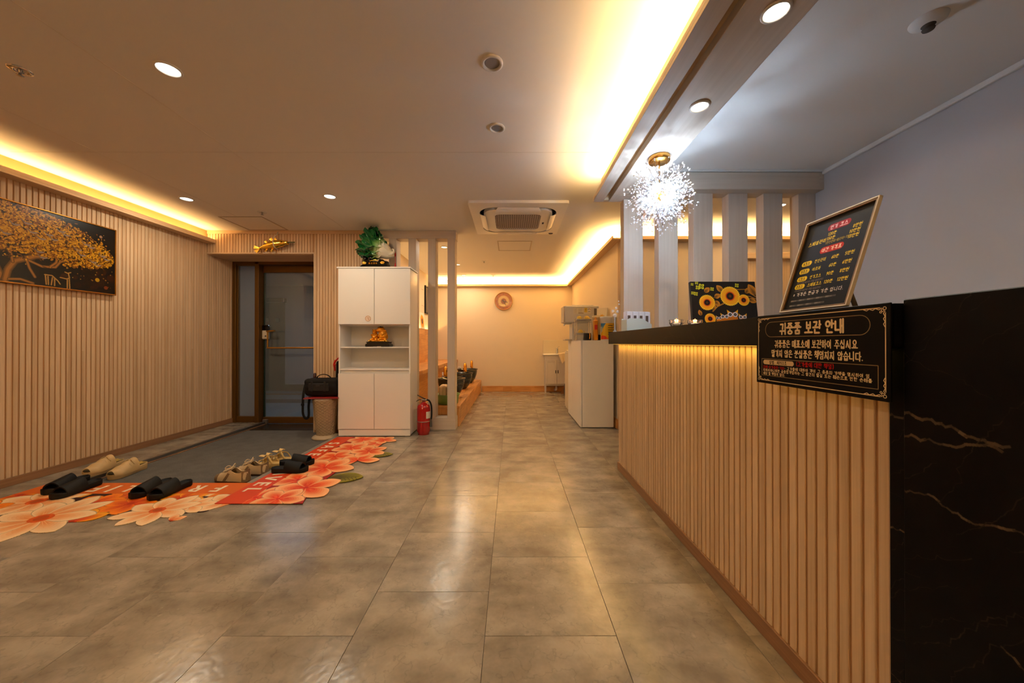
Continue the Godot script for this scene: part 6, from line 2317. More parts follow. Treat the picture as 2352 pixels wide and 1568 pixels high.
func build_shoes() -> void:
	var up := 0.006
	var s := make_slide("black slide sandal farthest left on the daisy mat, behind its fellow", D(-3.155, up, 2.51), 0.10)
	again(s, D(-2.995, up, 2.440), -0.02, "black slide sandal on the daisy mat, right one of the leftmost pair")
	again(s, D(-2.490, up, 2.450), 0.02, "black slide sandal on the daisy mat just right of the letter L")
	again(s, D(-2.335, up, 2.425), -0.08, "black slide sandal on the daisy mat just left of the letter R")
	again(s, D(-1.755, up + 0.004, 2.800), PI / 2 + 0.10, "black slide sandal on the blossom mat, the nearer of two, beside the letter V")
	again(s, D(-1.800, up + 0.004, 2.965), PI / 2 + 0.10, "black slide sandal on the blossom mat, the farther and half hidden one")

	# foam clogs
	var foam := mat(Color(0.72, 0.61, 0.42), 0.55)
	var c := thing("foam_clog", D(-3.100, LOW + 0.006, 2.862), "cream foam clog with an open toe standing on the grey mat", "clog", "cream foam clogs", 0.05)
	var st := S()
	sole(st, 0.28, 0.0, func(t: float) -> float: return 0.044 + 0.010 * (1 - t) * (1 - t) + 0.006 * smoothstep(0.8, 1.0, t), 1.10, 0.2)
	obj("sole", st, foam, c)
	st = S()
	sheet(st, 22, 16, func(u: float, v: float) -> Vector3:
		var t := lerpf(0.34, 0.97, v)
		var a := PI * 0.53 * u
		var rise := lerpf(0.085, 0.030, pow(v, 1.1)) + 0.003 * sin(v * 20.0 + absf(u) * 4.0)
		return Vector3(sin(a) * foot_half(t) * 1.13, 0.030 + cos(a) * rise, (t - 0.5) * 0.28), 0.010)
	obj("upper", st, foam, c)
	st = S()
	for i in 4:
		for sd: float in [-1.0, 1.0]:
			tube(st, smooth_path([Vector3(sd * 0.010, 0.112 - i * 0.013, -0.01 + i * 0.024), Vector3(sd * 0.028, 0.101 - i * 0.012, 0.0 + i * 0.024), Vector3(sd * 0.042, 0.080 - i * 0.010, -0.004 + i * 0.024)], 4), 0.0045, 6)
	obj("raised_ribs", st, foam, c)
	st = S()
	ball(st, Vector3(0, 0.048, 0.118), Vector3(0.032, 0.014, 0.026), 16)
	obj("toe_opening", st, mat(Color(0.20, 0.16, 0.06), 0.8), c)
	st = S()
	sheet(st, 10, 8, func(u: float, v: float) -> Vector3: return Vector3(u * foot_half(0.04 + 0.34 * v) * 0.9, 0.0475 + 0.008 * u * u + 0.006 * (1 - v), (0.04 + 0.34 * v - 0.5) * 0.28), 0.002)
	obj("insole", st, mat(Color(0.66, 0.55, 0.24), 0.6), c)
	again(c, D(-3.262, 0.001, 2.835), 0.10, "cream foam clog standing on the raised tiles beside the metal edge strip")

	# trainers: toe points left
	var hide := mat(Color(0.76, 0.67, 0.52), 0.6)
	var suede := mat(Color(0.46, 0.37, 0.26), 0.85)
	var gum := mat(Color(0.36, 0.22, 0.11), 0.6)
	var t := thing("trainer", D(-2.128, LOW + 0.006, 2.700), "beige low trainer with tan suede trim and loose laces, the nearer of two", "shoe", "beige trainers", -PI / 2 - 0.16)
	st = S()
	sole(st, 0.285, 0.0, func(q: float) -> float: return 0.022 + 0.006 * smoothstep(0.85, 1.0, q), 1.02)
	obj("sole", st, gum, t)
	var prof := func(q: float) -> float:   # height of the upper along the foot
		if q < 0.5:
			return lerpf(0.082, 0.070, smoothstep(0.0, 0.30, q)) + 0.022 * smoothstep(0.32, 0.5, q)
		return lerpf(0.092, 0.034, pow((q - 0.5) / 0.5, 0.85))
	st = S()   # closed front part
	sheet(st, 22, 18, func(u: float, v: float) -> Vector3:
		var q := lerpf(0.50, 1.0, v)
		var a := PI * 0.5 * u
		var e := sqrt(maxf(1.0 - pow(v, 6), 0.0))
		return Vector3(sin(a) * maxf(foot_half(q), 0.006) * 0.98, 0.018 + pow(cos(a), 0.8) * float(prof.call(q)) * (0.35 + 0.65 * e) * 0.9, (q - 0.5) * 0.283), 0.005)
	obj("vamp", st, hide, t)
	st = S()   # open quarters
	for sd: float in [-1.0, 1.0]:
		sheet(st, 4, 16, func(u: float, v: float) -> Vector3:
			var q := lerpf(0.006, 0.52, v)
			var y := (u + 1) / 2
			return Vector3(sd * foot_half(q) * (0.98 - 0.22 * y * y), 0.016 + y * float(prof.call(q)) * 0.86, (q - 0.5) * 0.283), 0.005)
	obj("quarter", st, hide, t)
	st = S()
	sheet(st, 14, 6, func(u: float, v: float) -> Vector3:
		var q := 0.12 * absf(u) * absf(u) + 0.004
		return Vector3(u * 0.036 * (1.0 - 0.18 * v), 0.018 + v * (0.090 - 0.020 * absf(u)), (q - 0.5) * 0.288 - 0.003 + 0.006 * v), 0.005)
	obj("heel_tab", st, suede, t)
	st = S()
	sheet(st, 18, 6, func(u: float, v: float) -> Vector3:
		var q := lerpf(0.80, 0.995, v)
		var a := PI * 0.5 * u
		return Vector3(sin(a) * maxf(foot_half(q), 0.008) * 1.02, 0.018 + pow(cos(a), 0.8) * (0.028 + 0.020 * (1 - v)), (q - 0.5) * 0.290), 0.003)
	obj("toe_cap", st, suede, t)
	st = S()
	for sd: float in [-1.0, 1.0]:
		sheet(st, 4, 8, func(u: float, v: float) -> Vector3:
			var q := 0.48 + 0.12 * v + 0.035 * u
			return Vector3(sd * (foot_half(q) * 1.07 - 0.010 * (1 - v) * (1 - v)), 0.020 + (1 - v) * 0.060, (q - 0.5) * 0.283), 0.004)
		sheet(st, 4, 10, func(u: float, v: float) -> Vector3:
			var q := lerpf(0.46, 0.78, v)
			return Vector3(sd * (0.012 + 0.007 * (u + 1)), 0.020 + float(prof.call(q)) * 0.88 - 0.004 * (u + 1), (q - 0.5) * 0.283), 0.003)
	obj("suede_panel", st, suede, t)
	st = S()
	for i in 5:
		var q := 0.50 + i * 0.05
		var y: float = 0.024 + float(prof.call(q)) * 0.90
		tube(st, [Vector3(-0.020, y - 0.004, (q - 0.5) * 0.283), Vector3(0, y + 0.003, (q - 0.49) * 0.283), Vector3(0.020, y - 0.004, (q - 0.5) * 0.283)], 0.003, 6)
	for sd: float in [-1.0, 1.0]:
		tube(st, smooth_path([Vector3(0, 0.112, 0.004), Vector3(sd * 0.028, 0.128, 0.012), Vector3(sd * 0.044, 0.112, 0.022), Vector3(sd * 0.018, 0.108, 0.010)], 5), 0.0028, 6)
		tube(st, smooth_path([Vector3(0, 0.112, 0.004), Vector3(sd * 0.034, 0.100, 0.030), Vector3(sd * 0.046, 0.080, 0.040)], 5), 0.0028, 6)
	obj("laces", st, mat(Color(0.82, 0.74, 0.60), 0.8), t)
	st = S()
	sheet(st, 8, 10, func(u: float, v: float) -> Vector3: return Vector3(u * foot_half(lerpf(0.04, 0.55, v)) * 0.86, 0.030 + 0.012 * u * u, (lerpf(0.04, 0.55, v) - 0.5) * 0.283), 0.002)
	obj("insole", st, mat(Color(0.40, 0.25, 0.10), 0.7), t)
	again(t, D(-2.095, LOW + 0.006, 2.850), -PI / 2 - 0.10, "beige low trainer with tan suede trim, the farther and half hidden one")

	# strappy platform sandals
	var cr := mat(Color(0.78, 0.66, 0.40), 0.5)
	var w := thing("strap_sandal", D(-2.050, LOW + 0.006, 3.005), "cream platform sandal with crossed straps and a bow, the nearer of two", "sandal", "cream strappy sandals", -PI / 2 - 0.06)
	st = S()
	sole(st, 0.245, 0.0, func(q: float) -> float: return 0.034 + 0.014 * (1 - q), 0.92, 0.12)
	obj("platform_sole", st, cr, w)
	st = S()
	var strip := func(a: Vector3, b: Vector3, top: Vector3, r: float) -> void: tube(st, smooth_path([a, (a + top) / 2 + Vector3((a.x) * 0.35, 0.014, 0), top, (b + top) / 2 + Vector3((b.x) * 0.35, 0.014, 0), b], 5), r, 8, true, 1, 0.35)
	strip.call(Vector3(-0.040, 0.036, 0.075), Vector3(0.040, 0.036, 0.075), Vector3(0, 0.062, 0.070), 0.013)
	strip.call(Vector3(-0.040, 0.038, 0.045), Vector3(0.034, 0.042, -0.045), Vector3(0, 0.092, 0.020), 0.008)
	strip.call(Vector3(0.040, 0.038, 0.045), Vector3(-0.034, 0.042, -0.045), Vector3(0, 0.094, 0.018), 0.008)
	obj("straps", st, cr, w)
	st = S()
	for sd: float in [-1.0, 1.0]:
		sheet(st, 8, 8, func(u: float, v: float) -> Vector3: return Vector3(sd * (0.004 + 0.042 * v), 0.098 + 0.012 * sin(v * 2.6) + 0.003 * u, 0.034 + u * (0.008 + 0.016 * v) + 0.010 * v), 0.006)
	ball(st, Vector3(0, 0.102, 0.034), Vector3(0.008, 0.009, 0.011), 10)
	obj("bow", st, cr, w)
	again(w, D(-2.020, LOW + 0.006, 3.125), -PI / 2 - 0.12, "cream platform sandal with crossed straps and a bow, the farther of two")


# ---------------------------------------------------------------- back room
func ribbed_bowl(at: Vector3, label: String) -> Node3D:
	var o := thing("foot_bath_bowl", at, label, "bowl", "dark ribbed foot bath bowls on the wooden step")
	var st := S()
	var prof := [Vector2(0, 0), Vector2(0.080, 0)]
	for i in 45:
		var t := i / 44.0
		prof.append(Vector2(0.085 + 0.105 * pow(sin(PI / 2 * t), 0.75) + 0.0022 * sin(t * 62.0), 0.004 + 0.246 * t))
	prof.append_array([Vector2(0.200, 0.258), Vector2(0.204, 0.266), Vector2(0.196, 0.270), Vector2(0.184, 0.262), Vector2(0.178, 0.20), Vector2(0.150, 0.08), Vector2(0.08, 0.03), Vector2(0, 0.026)])
	lathe(st, prof, 44)
	obj("bowl", st, M.ceramic, o)
	st = S()
	tube(st, arc(Vector3(0, 0.267, 0), Vector3(0.2, 0, 0), Vector3(0, 0, 0.2), 0, TAU, 44), 0.0055, 8, false)
	obj("rim", st, mat(Color(0.16, 0.17, 0.16), 0.15), o)
	return o


func build_back_room() -> void:
	M.ceramic = mat(Color(0.030, 0.045, 0.050), 0.16, 0, 0.6)
	M.ceramic.albedo_texture = paint(8, 512, func(x: int, y: int) -> Color:
		var v := 0.55 + 0.45 * sin(y * 0.42) * sin(y * 0.07 + 1.0)
		return Color(v, v, v * 0.95) if y % 37 > 6 else Color(1, 1, 1))
	M.ceramic.albedo_color = Color(0.13, 0.16, 0.165)
	M.ceramic.uv1_scale = Vector3(1, 3.6, 1)
	# wooden step and bench
	var sp := thing("wooden_step", D(0, 0, 0), "low wooden step carrying the foot bath bowls in the back room", "step")
	var st := S()
	slab(st, -1.150, -0.645, 0.0, 0.222, 4.345, BACK_Z - 0.001, 0.002, 2)
	obj("step_body", st, M.bench, sp)
	st = S()
	slab(st, -1.150, -0.640, 0.222, 0.250, 4.340, BACK_Z - 0.001, 0.003, 2)
	obj("step_top", st, M.bench, sp)
	var bn := thing("wooden_bench", D(0, 0, 0), "long built-in bench of glued wooden staves with a high back in the back room", "bench")
	st = S()
	slab(st, BACK_L + 0.001, -1.152, 0.0, 0.622, 4.345, BACK_Z - 0.001, 0.0, 2)
	obj("bench_front", st, M.bench, bn)
	st = S()
	slab(st, BACK_L + 0.001, -1.134, 0.622, 0.681, 4.343, BACK_Z - 0.001, 0.004, 2)
	obj("seat", st, M.bench, bn)
	st = S()
	slab(st, -1.612, -1.585, 0.681, 1.285, 4.345, BACK_Z - 0.001, 0.003, 2)
	slab(st, BACK_L + 0.001, -1.612, 0.681, 1.255, 4.345, BACK_Z - 0.001, 0.0, 2)
	obj("backrest", st, M.bench, bn)
	for i in 2:
		st = S()
		slab(st, -1.645, -1.632, 1.255, 1.262, 4.40 + i * 1.5, 4.40 + i * 1.5 + 1.48, 0.001)
		obj("led_strip", st, M.led_warm, bn)
	strip_light(D(-1.638, 1.270, 5.9), 2.96, 2, 0.9, WARM, true, bn, 0.012, -20.0)

	ribbed_bowl(D(-0.872, 0.2505, 5.10), "dark ribbed foot bath bowl nearest the partition, partly behind its last post")
	ribbed_bowl(D(-0.860, 0.2505, 5.98), "dark ribbed foot bath bowl in the middle of the wooden step")
	ribbed_bowl(D(-0.862, 0.2505, 6.88), "dark ribbed foot bath bowl closest to the rear wall")
	var tp := thing("gold_tap", D(-0.815, 0.2505, 6.26), "brushed gold gooseneck tap behind the middle foot bath bowl", "tap", "brushed gold foot bath taps")
	st = S()
	tube(st, smooth_path([Vector3(0, 0, 0), Vector3(0, 0.25, 0), Vector3(0, 0.36, 0.0), Vector3(0, 0.405, 0.045), Vector3(0, 0.40, 0.105), Vector3(0, 0.33, 0.135), Vector3(0, 0.29, 0.138)], 5), 0.020, 12)
	obj("spout", st, mat(Color(0.88, 0.62, 0.20), 0.25, 1.0), tp)
	st = S()
	lathe(st, [Vector2(0, 0.008), Vector2(0.030, 0.008), Vector2(0.034, 0.0)], 20)
	obj("base_plate", st, M.brass, tp)
	again(tp, D(-0.800, 0.2505, 7.14), 0.0, "brushed gold gooseneck tap behind the foot bath bowl closest to the rear wall")
	again(tp, D(-0.985, 0.2505, 5.345), 0.0, "brushed gold gooseneck tap mostly hidden by the last partition post")
	var gb := thing("green_basin", D(-0.822, 0.2505, 4.55), "pale green plastic basin holding towels on the front of the wooden step", "basin")
	st = S()
	lathe(st, [Vector2(0, 0), Vector2(0.125, 0), Vector2(0.132, 0.01), Vector2(0.146, 0.105), Vector2(0.158, 0.118), Vector2(0.158, 0.126), Vector2(0.144, 0.122), Vector2(0.128, 0.016), Vector2(0, 0.014)], 40)
	obj("basin", st, mat(Color(0.42, 0.55, 0.30), 0.35), gb)
	for i in 2:
		var tw := thing("folded_towel", D(-0.880 + 0.10 * i, 0.268, 4.55), ["cream folded towel standing in the green basin, seen between the posts", "cream folded towel in the green basin behind the last partition post"][i], "towel", "folded towels in the green basin")
		st = S()
		body(st, [[Vector3(-0.030, 0.0, -0.05), Vector3(-0.030, 0.195, -0.05), 0.018, 0.020], [Vector3(0.026, 0.0, -0.05), Vector3(0.026, 0.205, -0.05), 0.018, 0.020], [Vector3(-0.030, 0.0, 0.05), Vector3(-0.030, 0.190, 0.05), 0.018, 0.020], [Vector3(0.026, 0.0, 0.05), Vector3(0.026, 0.20, 0.05), 0.018, 0.020], [Vector3(0, 0.02, 0), Vector3(0, 0.185, 0), 0.042, 0.044]], 0.009, 0.035)
		obj("cloth", st, mat(Color(0.85, 0.74, 0.60), 0.9), tw)
	var bt := thing("clear_bottle", D(-1.055, 0.2505, 5.42), "slim clear bottle on the step behind the nearest foot bath bowl", "bottle")
	st = S()
	lathe(st, [Vector2(0, 0), Vector2(0.028, 0), Vector2(0.030, 0.01), Vector2(0.030, 0.23), Vector2(0.013, 0.26), Vector2(0.012, 0.285)], 18)
	obj("bottle_body", st, M.clear, bt)
	st = S()
	lathe(st, [Vector2(0.014, 0.28), Vector2(0.014, 0.325), Vector2(0.0, 0.327)], 14)
	obj("cap", st, M.white, bt)

	var sc := thing("sunflower_print", D(-1.606, 1.2575, 6.36), "small white canvas with a yellow sunflower leaning on the ledge above the bench back", "picture", "", 0.0)
	var cv := Canvas.new(256, 256, Color(0.93, 0.90, 0.84))
	sunflower(cv, Vector2(128, 128), 105, 22)
	var sf := cv.done(256, 256)
	st = S()
	box(st, Vector3(0, 0.16, 0), Vector3(0.016, 0.31, 0.31), 0.002)
	var cb := obj("canvas", st, mat(Color(0.88, 0.86, 0.80), 0.7), sc)
	st = S()
	quad(st, Vector3(0.0085, 0.006, 0.154), Vector3(0.0085, 0.006, -0.154), Vector3(0.0085, 0.314, -0.154), Vector3(0.0085, 0.314, 0.154), Vector3.RIGHT, Vector2(0, 1), Vector2(1, 1), Vector2(1, 0), Vector2(0, 0))
	var cp := obj("canvas_print", st, printed(sf, 0.6), sc)
	cb.rotation.z = 0.08
	cp.rotation.z = 0.08
	var fr := thing("wall_picture", D(BACK_L, 1.86, 7.05), "thin black framed picture above the bench, seen edge-on", "picture")
	st = S()
	for s: float in [-1.0, 1.0]:
		box(st, Vector3(0.015, s * 0.255, 0), Vector3(0.03, 0.025, 0.68), 0.002)
		box(st, Vector3(0.015, 0, s * 0.3275), Vector3(0.03, 0.485, 0.025), 0.002)
	obj("frame", st, M.black, fr)
	st = S()
	box(st, Vector3(0.007, 0, 0), Vector3(0.01, 0.49, 0.64))
	obj("picture", st, mat(Color(0.15, 0.13, 0.12), 0.3), fr)
	build_clock()
	build_appliances()
	build_washstand()


func build_clock() -> void:
	var o := thing("wall_clock", D(-0.168, 1.908, BACK_Z), "round wooden wall clock with a daisy on an orange dial", "clock")
	var face := Transform3D(Basis(Vector3.RIGHT, PI / 2), Vector3.ZERO)
	var st := S()
	lathe(st, [Vector2(0, 0.002), Vector2(0.186, 0.002), Vector2(0.190, 0.010), Vector2(0.190, 0.030), Vector2(0.185, 0.034), Vector2(0.179, 0.030), Vector2(0.178, 0.016)], 48, face)
	obj("rim", st, mat(Color(0.72, 0.50, 0.20), 0.35), o)
	var cv := Canvas.new(512, 512, Color(0.70, 0.36, 0.05))
	for i in 30:
		cv.petal(Vector2(256, 256), TAU * i / 30, 178, 44, Color(0.80, 0.62, 0.32), Color(0.86, 0.72, 0.46), 0.8)
	cv.disc(Vector2(256, 256), 84, Color(0.58, 0.27, 0.10))
	for i in 12:
		var p := Vector2(256, 256) + Vector2(0, -214).rotated(TAU * (i + 1) / 12)
		cv.write_in(str(i + 1), p, Vector2(44, 44), 6, Color(0.45, 0.20, 0.03), 0.04)
	var t := cv.done(512, 512)
	st = S()
	var n := 48
	for i in n:
		var a := Vector2.RIGHT.rotated(TAU * i / n)
		var b := Vector2.RIGHT.rotated(TAU * (i + 1) / n)
		tri(st, Vector3(0, 0, 0.016), Vector3(a.x, a.y, 0) * 0.179 + Vector3(0, 0, 0.016), Vector3(b.x, b.y, 0) * 0.179 + Vector3(0, 0, 0.016), Vector3(0, 0, 1), Vector2(0.5, 0.5), Vector2(0.5 + a.x * 0.5, 0.5 - a.y * 0.5), Vector2(0.5 + b.x * 0.5, 0.5 - b.y * 0.5))
	obj("dial", st, printed(t, 0.5), o)
	for q: Array in [[0.098, 0.013, -106.0], [0.120, 0.010, -152.0]]:
		st = S()
		var rot := Basis(Vector3(0, 0, 1), deg_to_rad(q[2]))
		prism(st, PackedVector2Array([Vector2(-q[1] * 0.7, -0.035), Vector2(q[1] * 0.7, -0.035), Vector2(q[1] * 0.5, q[0] * 0.8), Vector2(0, q[0]), Vector2(-q[1] * 0.5, q[0] * 0.8)]), Transform3D(rot, Vector3(0, 0, 0.018)), 0.002)
		obj("hand", st, mat(Color(0.10, 0.03, 0.02), 0.5), o)
	st = S()
	ball(st, Vector3(0, 0, 0.020), Vector3(0.010, 0.010, 0.004), 12)
	obj("hub", st, mat(Color(0.10, 0.03, 0.02), 0.5), o)
	st = S()
	sheet(st, 24, 24, func(u: float, v: float) -> Vector3:
		var r := v * 0.178
		var a := PI * (u + 1)
		return Vector3(cos(a) * r, sin(a) * r, 0.027 + 0.006 * (1 - v * v)), 0.0015)
	obj("glass_cover", st, M.glass, o)


func build_appliances() -> void:
	var o := thing("white_sideboard", D(0.832, 0, 4.257), "plain white waist-high cabinet under the water purifier", "cabinet")
	# local: x 0 (door face) .. 0.40, z 0 .. -0.925
	var st := S()
	box(st, Vector3(0.211, 0.531, -0.4625), Vector3(0.378, 1.046, 0.893), 0.002)
	obj("body", st, M.white, o)
	st = S()
	box(st, Vector3(0.211, 0.534, -0.0095), Vector3(0.378, 1.048, 0.013), 0.002)
	obj("side_panel", st, M.white, o)
	st = S()
	box(st, Vector3(0.200, 1.057, -0.4625), Vector3(0.404, 0.006, 0.925), 0.001)
	obj("top_panel", st, M.white, o)
	for i in 2:
		st = S()
		box(st, Vector3(0.009, 0.532, [-0.316, -0.778][i]), Vector3(0.018, 1.044, [0.627, 0.292][i]), 0.003)
		obj("door", st, M.white, o)
	for q: Array in [[0.05, -0.05], [0.36, -0.05], [0.05, -0.87], [0.36, -0.87]]:
		st = S()
		box(st, Vector3(q[0], 0.004, q[1]), Vector3(0.05, 0.008, 0.04))
		obj("foot", st, mat(Color(0.5, 0.5, 0.5), 0.6), o)
	var lb := thing("cream_chest", D(0.862, 0, 5.25), "lower cream cabinet behind the white waist-high cabinet", "cabinet")
	st = S()
	box(st, Vector3(0.20, 0.455, -0.20), Vector3(0.39, 0.91, 0.40), 0.004)
	obj("body", st, mat(Color(0.82, 0.76, 0.64), 0.5), lb)
	st = S()
	box(st, Vector3(-0.003, 0.46, -0.20), Vector3(0.012, 0.86, 0.385), 0.003)
	obj("door", st, mat(Color(0.82, 0.76, 0.64), 0.5), lb)

	# water purifier
	var w := thing("water_purifier", D(0.735, 1.061, 4.88), "pale grey countertop water purifier with stickers and a chrome spout", "water purifier")
	var shell := mat(Color(0.74, 0.73, 0.72), 0.35)
	st = S()
	box(st, Vector3(0.238, 0.365, -0.13), Vector3(0.476, 0.236, 0.26), 0.012)
	box(st, Vector3(0.285, 0.125, -0.13), Vector3(0.360, 0.250, 0.24), 0.010)
	box(st, Vector3(0.26, 0.489, -0.13), Vector3(0.30, 0.014, 0.20), 0.004)
	obj("case", st, shell, w)
	st = S()
	box(st, Vector3(-0.006, 0.365, -0.13), Vector3(0.016, 0.225, 0.25), 0.006)
	box(st, Vector3(0.06, 0.010, -0.13), Vector3(0.10, 0.020, 0.20), 0.004)
	obj("front_panel", st, mat(Color(0.70, 0.66, 0.60), 0.3), w)
	st = S()
	tube(st, [Vector3(0.10, 0.232, -0.05), Vector3(0.02, 0.232, -0.05), Vector3(0.0, 0.228, -0.05), Vector3(-0.002, 0.205, -0.05)], 0.010, 10)
	obj("spout", st, M.chrome, w)
	cv_labels(w)
	st = S()
	box(st, Vector3(0.425, 0.36, 0.0005), Vector3(0.036, 0.17, 0.002), 0.001)
	obj("vent", st, M.dim, w)

	# two-tier chrome rack with yellow cups
	var r := thing("cup_rack", D(0.935, 1.061, 4.62), "two-tier chrome rack for cups in front of the water purifier", "rack")
	st = S()
	for sx: float in [-1.0, 1.0]:
		for sz: float in [-1.0, 1.0]:
			tube(st, [Vector3(sx * 0.092, 0, sz * 0.06), Vector3(sx * 0.092, 0.275, sz * 0.06)], 0.004, 8)
		tube(st, smooth_path([Vector3(sx * 0.092, 0.275, 0.06), Vector3(sx * 0.088, 0.285, 0.04), Vector3(sx * 0.088, 0.285, -0.04), Vector3(sx * 0.092, 0.275, -0.06)], 4), 0.004, 8)
	obj("post", st, M.chrome, r)
	for y: float in [0.075, 0.255]:
		st = S()
		box(st, Vector3(0, y, 0), Vector3(0.19, 0.006, 0.13), 0.002)
		box(st, Vector3(0, y + 0.012, 0.064), Vector3(0.19, 0.022, 0.003), 0.001)
		obj("tray", st, M.steel, r)
	var cup := mat(Color(0.78, 0.66, 0.22), 0.3)
	var c := thing("yellow_cup", D(0.890, 1.320, 4.63), "yellow cup upside down on the rack's top tray, left one", "cup", "yellow cups on the chrome rack")
	st = S()
	lathe(st, [Vector2(0.036, 0), Vector2(0.038, 0.0), Vector2(0.037, 0.03), Vector2(0.026, 0.056), Vector2(0.016, 0.058), Vector2(0.016, 0.062), Vector2(0, 0.062)], 24)
	obj("cup_body", st, cup, c)
	st = S()
	tube(st, arc(Vector3(0.036, 0.03, 0.008), Vector3(0.016, 0, 0), Vector3(0, 0.018, 0), -1.4, 1.4, 10), 0.004, 6)
	obj("cup_handle", st, cup, c)
	again(c, D(0.985, 1.320, 4.62), 0.7, "yellow cup upside down on the rack's top tray, right one")
	again(c, D(0.905, 1.140, 4.625), 0.2, "yellow cup on the rack's lower tray")

	var cd := thing("paper_cup_dispenser", D(1.087, 1.061, 4.53), "cream cylindrical paper cup dispenser on a black stand", "dispenser")
	st = S()
	lathe(st, [Vector2(0.0, 0.072), Vector2(0.046, 0.072), Vector2(0.049, 0.085), Vector2(0.049, 0.29), Vector2(0.052, 0.295), Vector2(0.052, 0.306), Vector2(0.044, 0.318), Vector2(0, 0.322)], 32)
	obj("tube", st, mat(Color(0.80, 0.72, 0.56), 0.35), cd)
	st = S()
	tube(st, arc(Vector3(0, 0.297, 0), Vector3(0.0525, 0, 0), Vector3(0, 0, 0.0525), 0, TAU, 30), 0.004, 6, false)
	obj("trim_ring", st, M.chrome, cd)
	st = S()
	box(st, Vector3(0.005, 0.036, 0), Vector3(0.085, 0.072, 0.085), 0.006)
	obj("stand", st, M.black, cd)
	var kt := thing("black_jug", D(0.948, 1.061, 4.42), "small black jug with a brass handle in front of the rack", "jug")
	st = S()
	lathe(st, [Vector2(0, 0), Vector2(0.048, 0), Vector2(0.050, 0.01), Vector2(0.046, 0.085), Vector2(0.044, 0.09), Vector2(0.040, 0.085), Vector2(0.042, 0.01), Vector2(0, 0.008)], 26)
	obj("jug_body", st, M.black, kt)
	st = S()
	tube(st, smooth_path([Vector3(0.015, 0.082, 0.046), Vector3(0.018, 0.078, 0.066), Vector3(0.018, 0.045, 0.070), Vector3(0.016, 0.018, 0.052)], 5), 0.006, 8)
	obj("jug_handle", st, M.brass, kt)
	var pk := thing("yellow_packet", D(1.036, 1.061, 4.355), "tall yellow packet standing left of the white bucket", "packet")
	st = S()
	box(st, Vector3(0, 0.125, 0), Vector3(0.052, 0.25, 0.075), 0.010)
	prism(st, PackedVector2Array([Vector2(-0.036, 0.248), Vector2(0.036, 0.248), Vector2(0.032, 0.285), Vector2(-0.032, 0.285)]), Transform3D(Basis(Vector3.UP, PI / 2), Vector3(-0.004, 0, 0)), 0.008)
	obj("pack", st, mat(Color(0.78, 0.50, 0.03), 0.3), pk)
	st = S()
	box(st, Vector3(-0.002, 0.16, 0.0380), Vector3(0.034, 0.06, 0.002), 0.0005)
	obj("red_print", st, M.red, pk)

	var bk := thing("white_bucket", D(1.178, 1.061, 4.335), "lidded white bucket with a yellow and blue label on the white cabinet", "bucket")
	st = S()
	lathe(st, [Vector2(0, 0), Vector2(0.072, 0), Vector2(0.075, 0.004), Vector2(0.081, 0.216), Vector2(0.081, 0.222)], 36)
	obj("pail", st, M.white, bk)
	st = S()
	lathe(st, [Vector2(0.082, 0.212), Vector2(0.087, 0.214), Vector2(0.087, 0.262), Vector2(0.090, 0.266), Vector2(0.090, 0.285), Vector2(0.082, 0.291), Vector2(0, 0.291)], 36)
	obj("lid", st, M.white_matt, bk)
	var cv := Canvas.new(512, 256, Color(0.85, 0.66, 0.05))
	for i in 24:
		cv.im.fill_rect(Rect2i(0, i * 6, 190 - i * 5, 6), Color(0.10, 0.42, 0.70).lerp(Color(0.60, 0.70, 0.55), i / 24.0))
	cv.disc(Vector2(120, 236), 92, Color(0.80, 0.20, 0.05), 40)
	cv.disc(Vector2(330, 246), 120, Color(0.85, 0.40, 0.05), 30)
	for i in 5:
		cv.line(Vector2(240, 40 + i * 34), Vector2(330 + (i * 37) % 90, 40 + i * 34), 12, Color(0.30, 0.24, 0.06))
	cv.line(Vector2(70, 60), Vector2(70, 150), 14, Color(0.92, 0.92, 0.90))
	cv.line(Vector2(100, 60), Vector2(100, 130), 14, Color(0.92, 0.92, 0.90))
	st = S()
	sheet(st, 24, 2, func(u: float, v: float) -> Vector3: return Vector3(sin(u * 1.9) * (0.0762 + 0.0055 * v), 0.012 + 0.195 * v, cos(u * 1.9) * (0.0762 + 0.0055 * v)), 0.0008)
	var lm := printed(cv.done(512, 256), 0.3)
	lm.uv1_scale = Vector3(1, -1, 1)
	obj("label_wrap", st, lm, bk)

	var sc := thing("sunflower_card", D(1.165, 1.061, 4.62), "white canvas with a yellow flower tilted behind the white bucket", "picture", "", -0.95)
	st = S()
	box(st, Vector3(0, 0.215, 0), Vector3(0.17, 0.43, 0.012), 0.002)
	obj("canvas", st, mat(Color(0.85, 0.80, 0.72), 0.6), sc).rotation.x = -0.10
	cv = Canvas.new(128, 256, Color(0.90, 0.84, 0.70))
	for k in 2:
		for i in 14:
			cv.petal(Vector2(64, 100), TAU * (i + 0.5 * k) / 14, 52 - 8 * k, 22, Color(0.85, 0.45, 0.04), Color(0.92, 0.68, 0.06), 0.8)
	cv.disc(Vector2(64, 100), 22, Color(0.75, 0.25, 0.03))
	st = S()
	quad(st, Vector3(-0.083, 0.004, 0.0065), Vector3(0.083, 0.004, 0.0065), Vector3(0.083, 0.426, 0.0065), Vector3(-0.083, 0.426, 0.0065), Vector3(0, 0, 1), Vector2(0, 1), Vector2(1, 1), Vector2(1, 0), Vector2(0, 0))
	obj("canvas_print", st, printed(cv.done(128, 256), 0.6), sc).rotation.x = -0.10


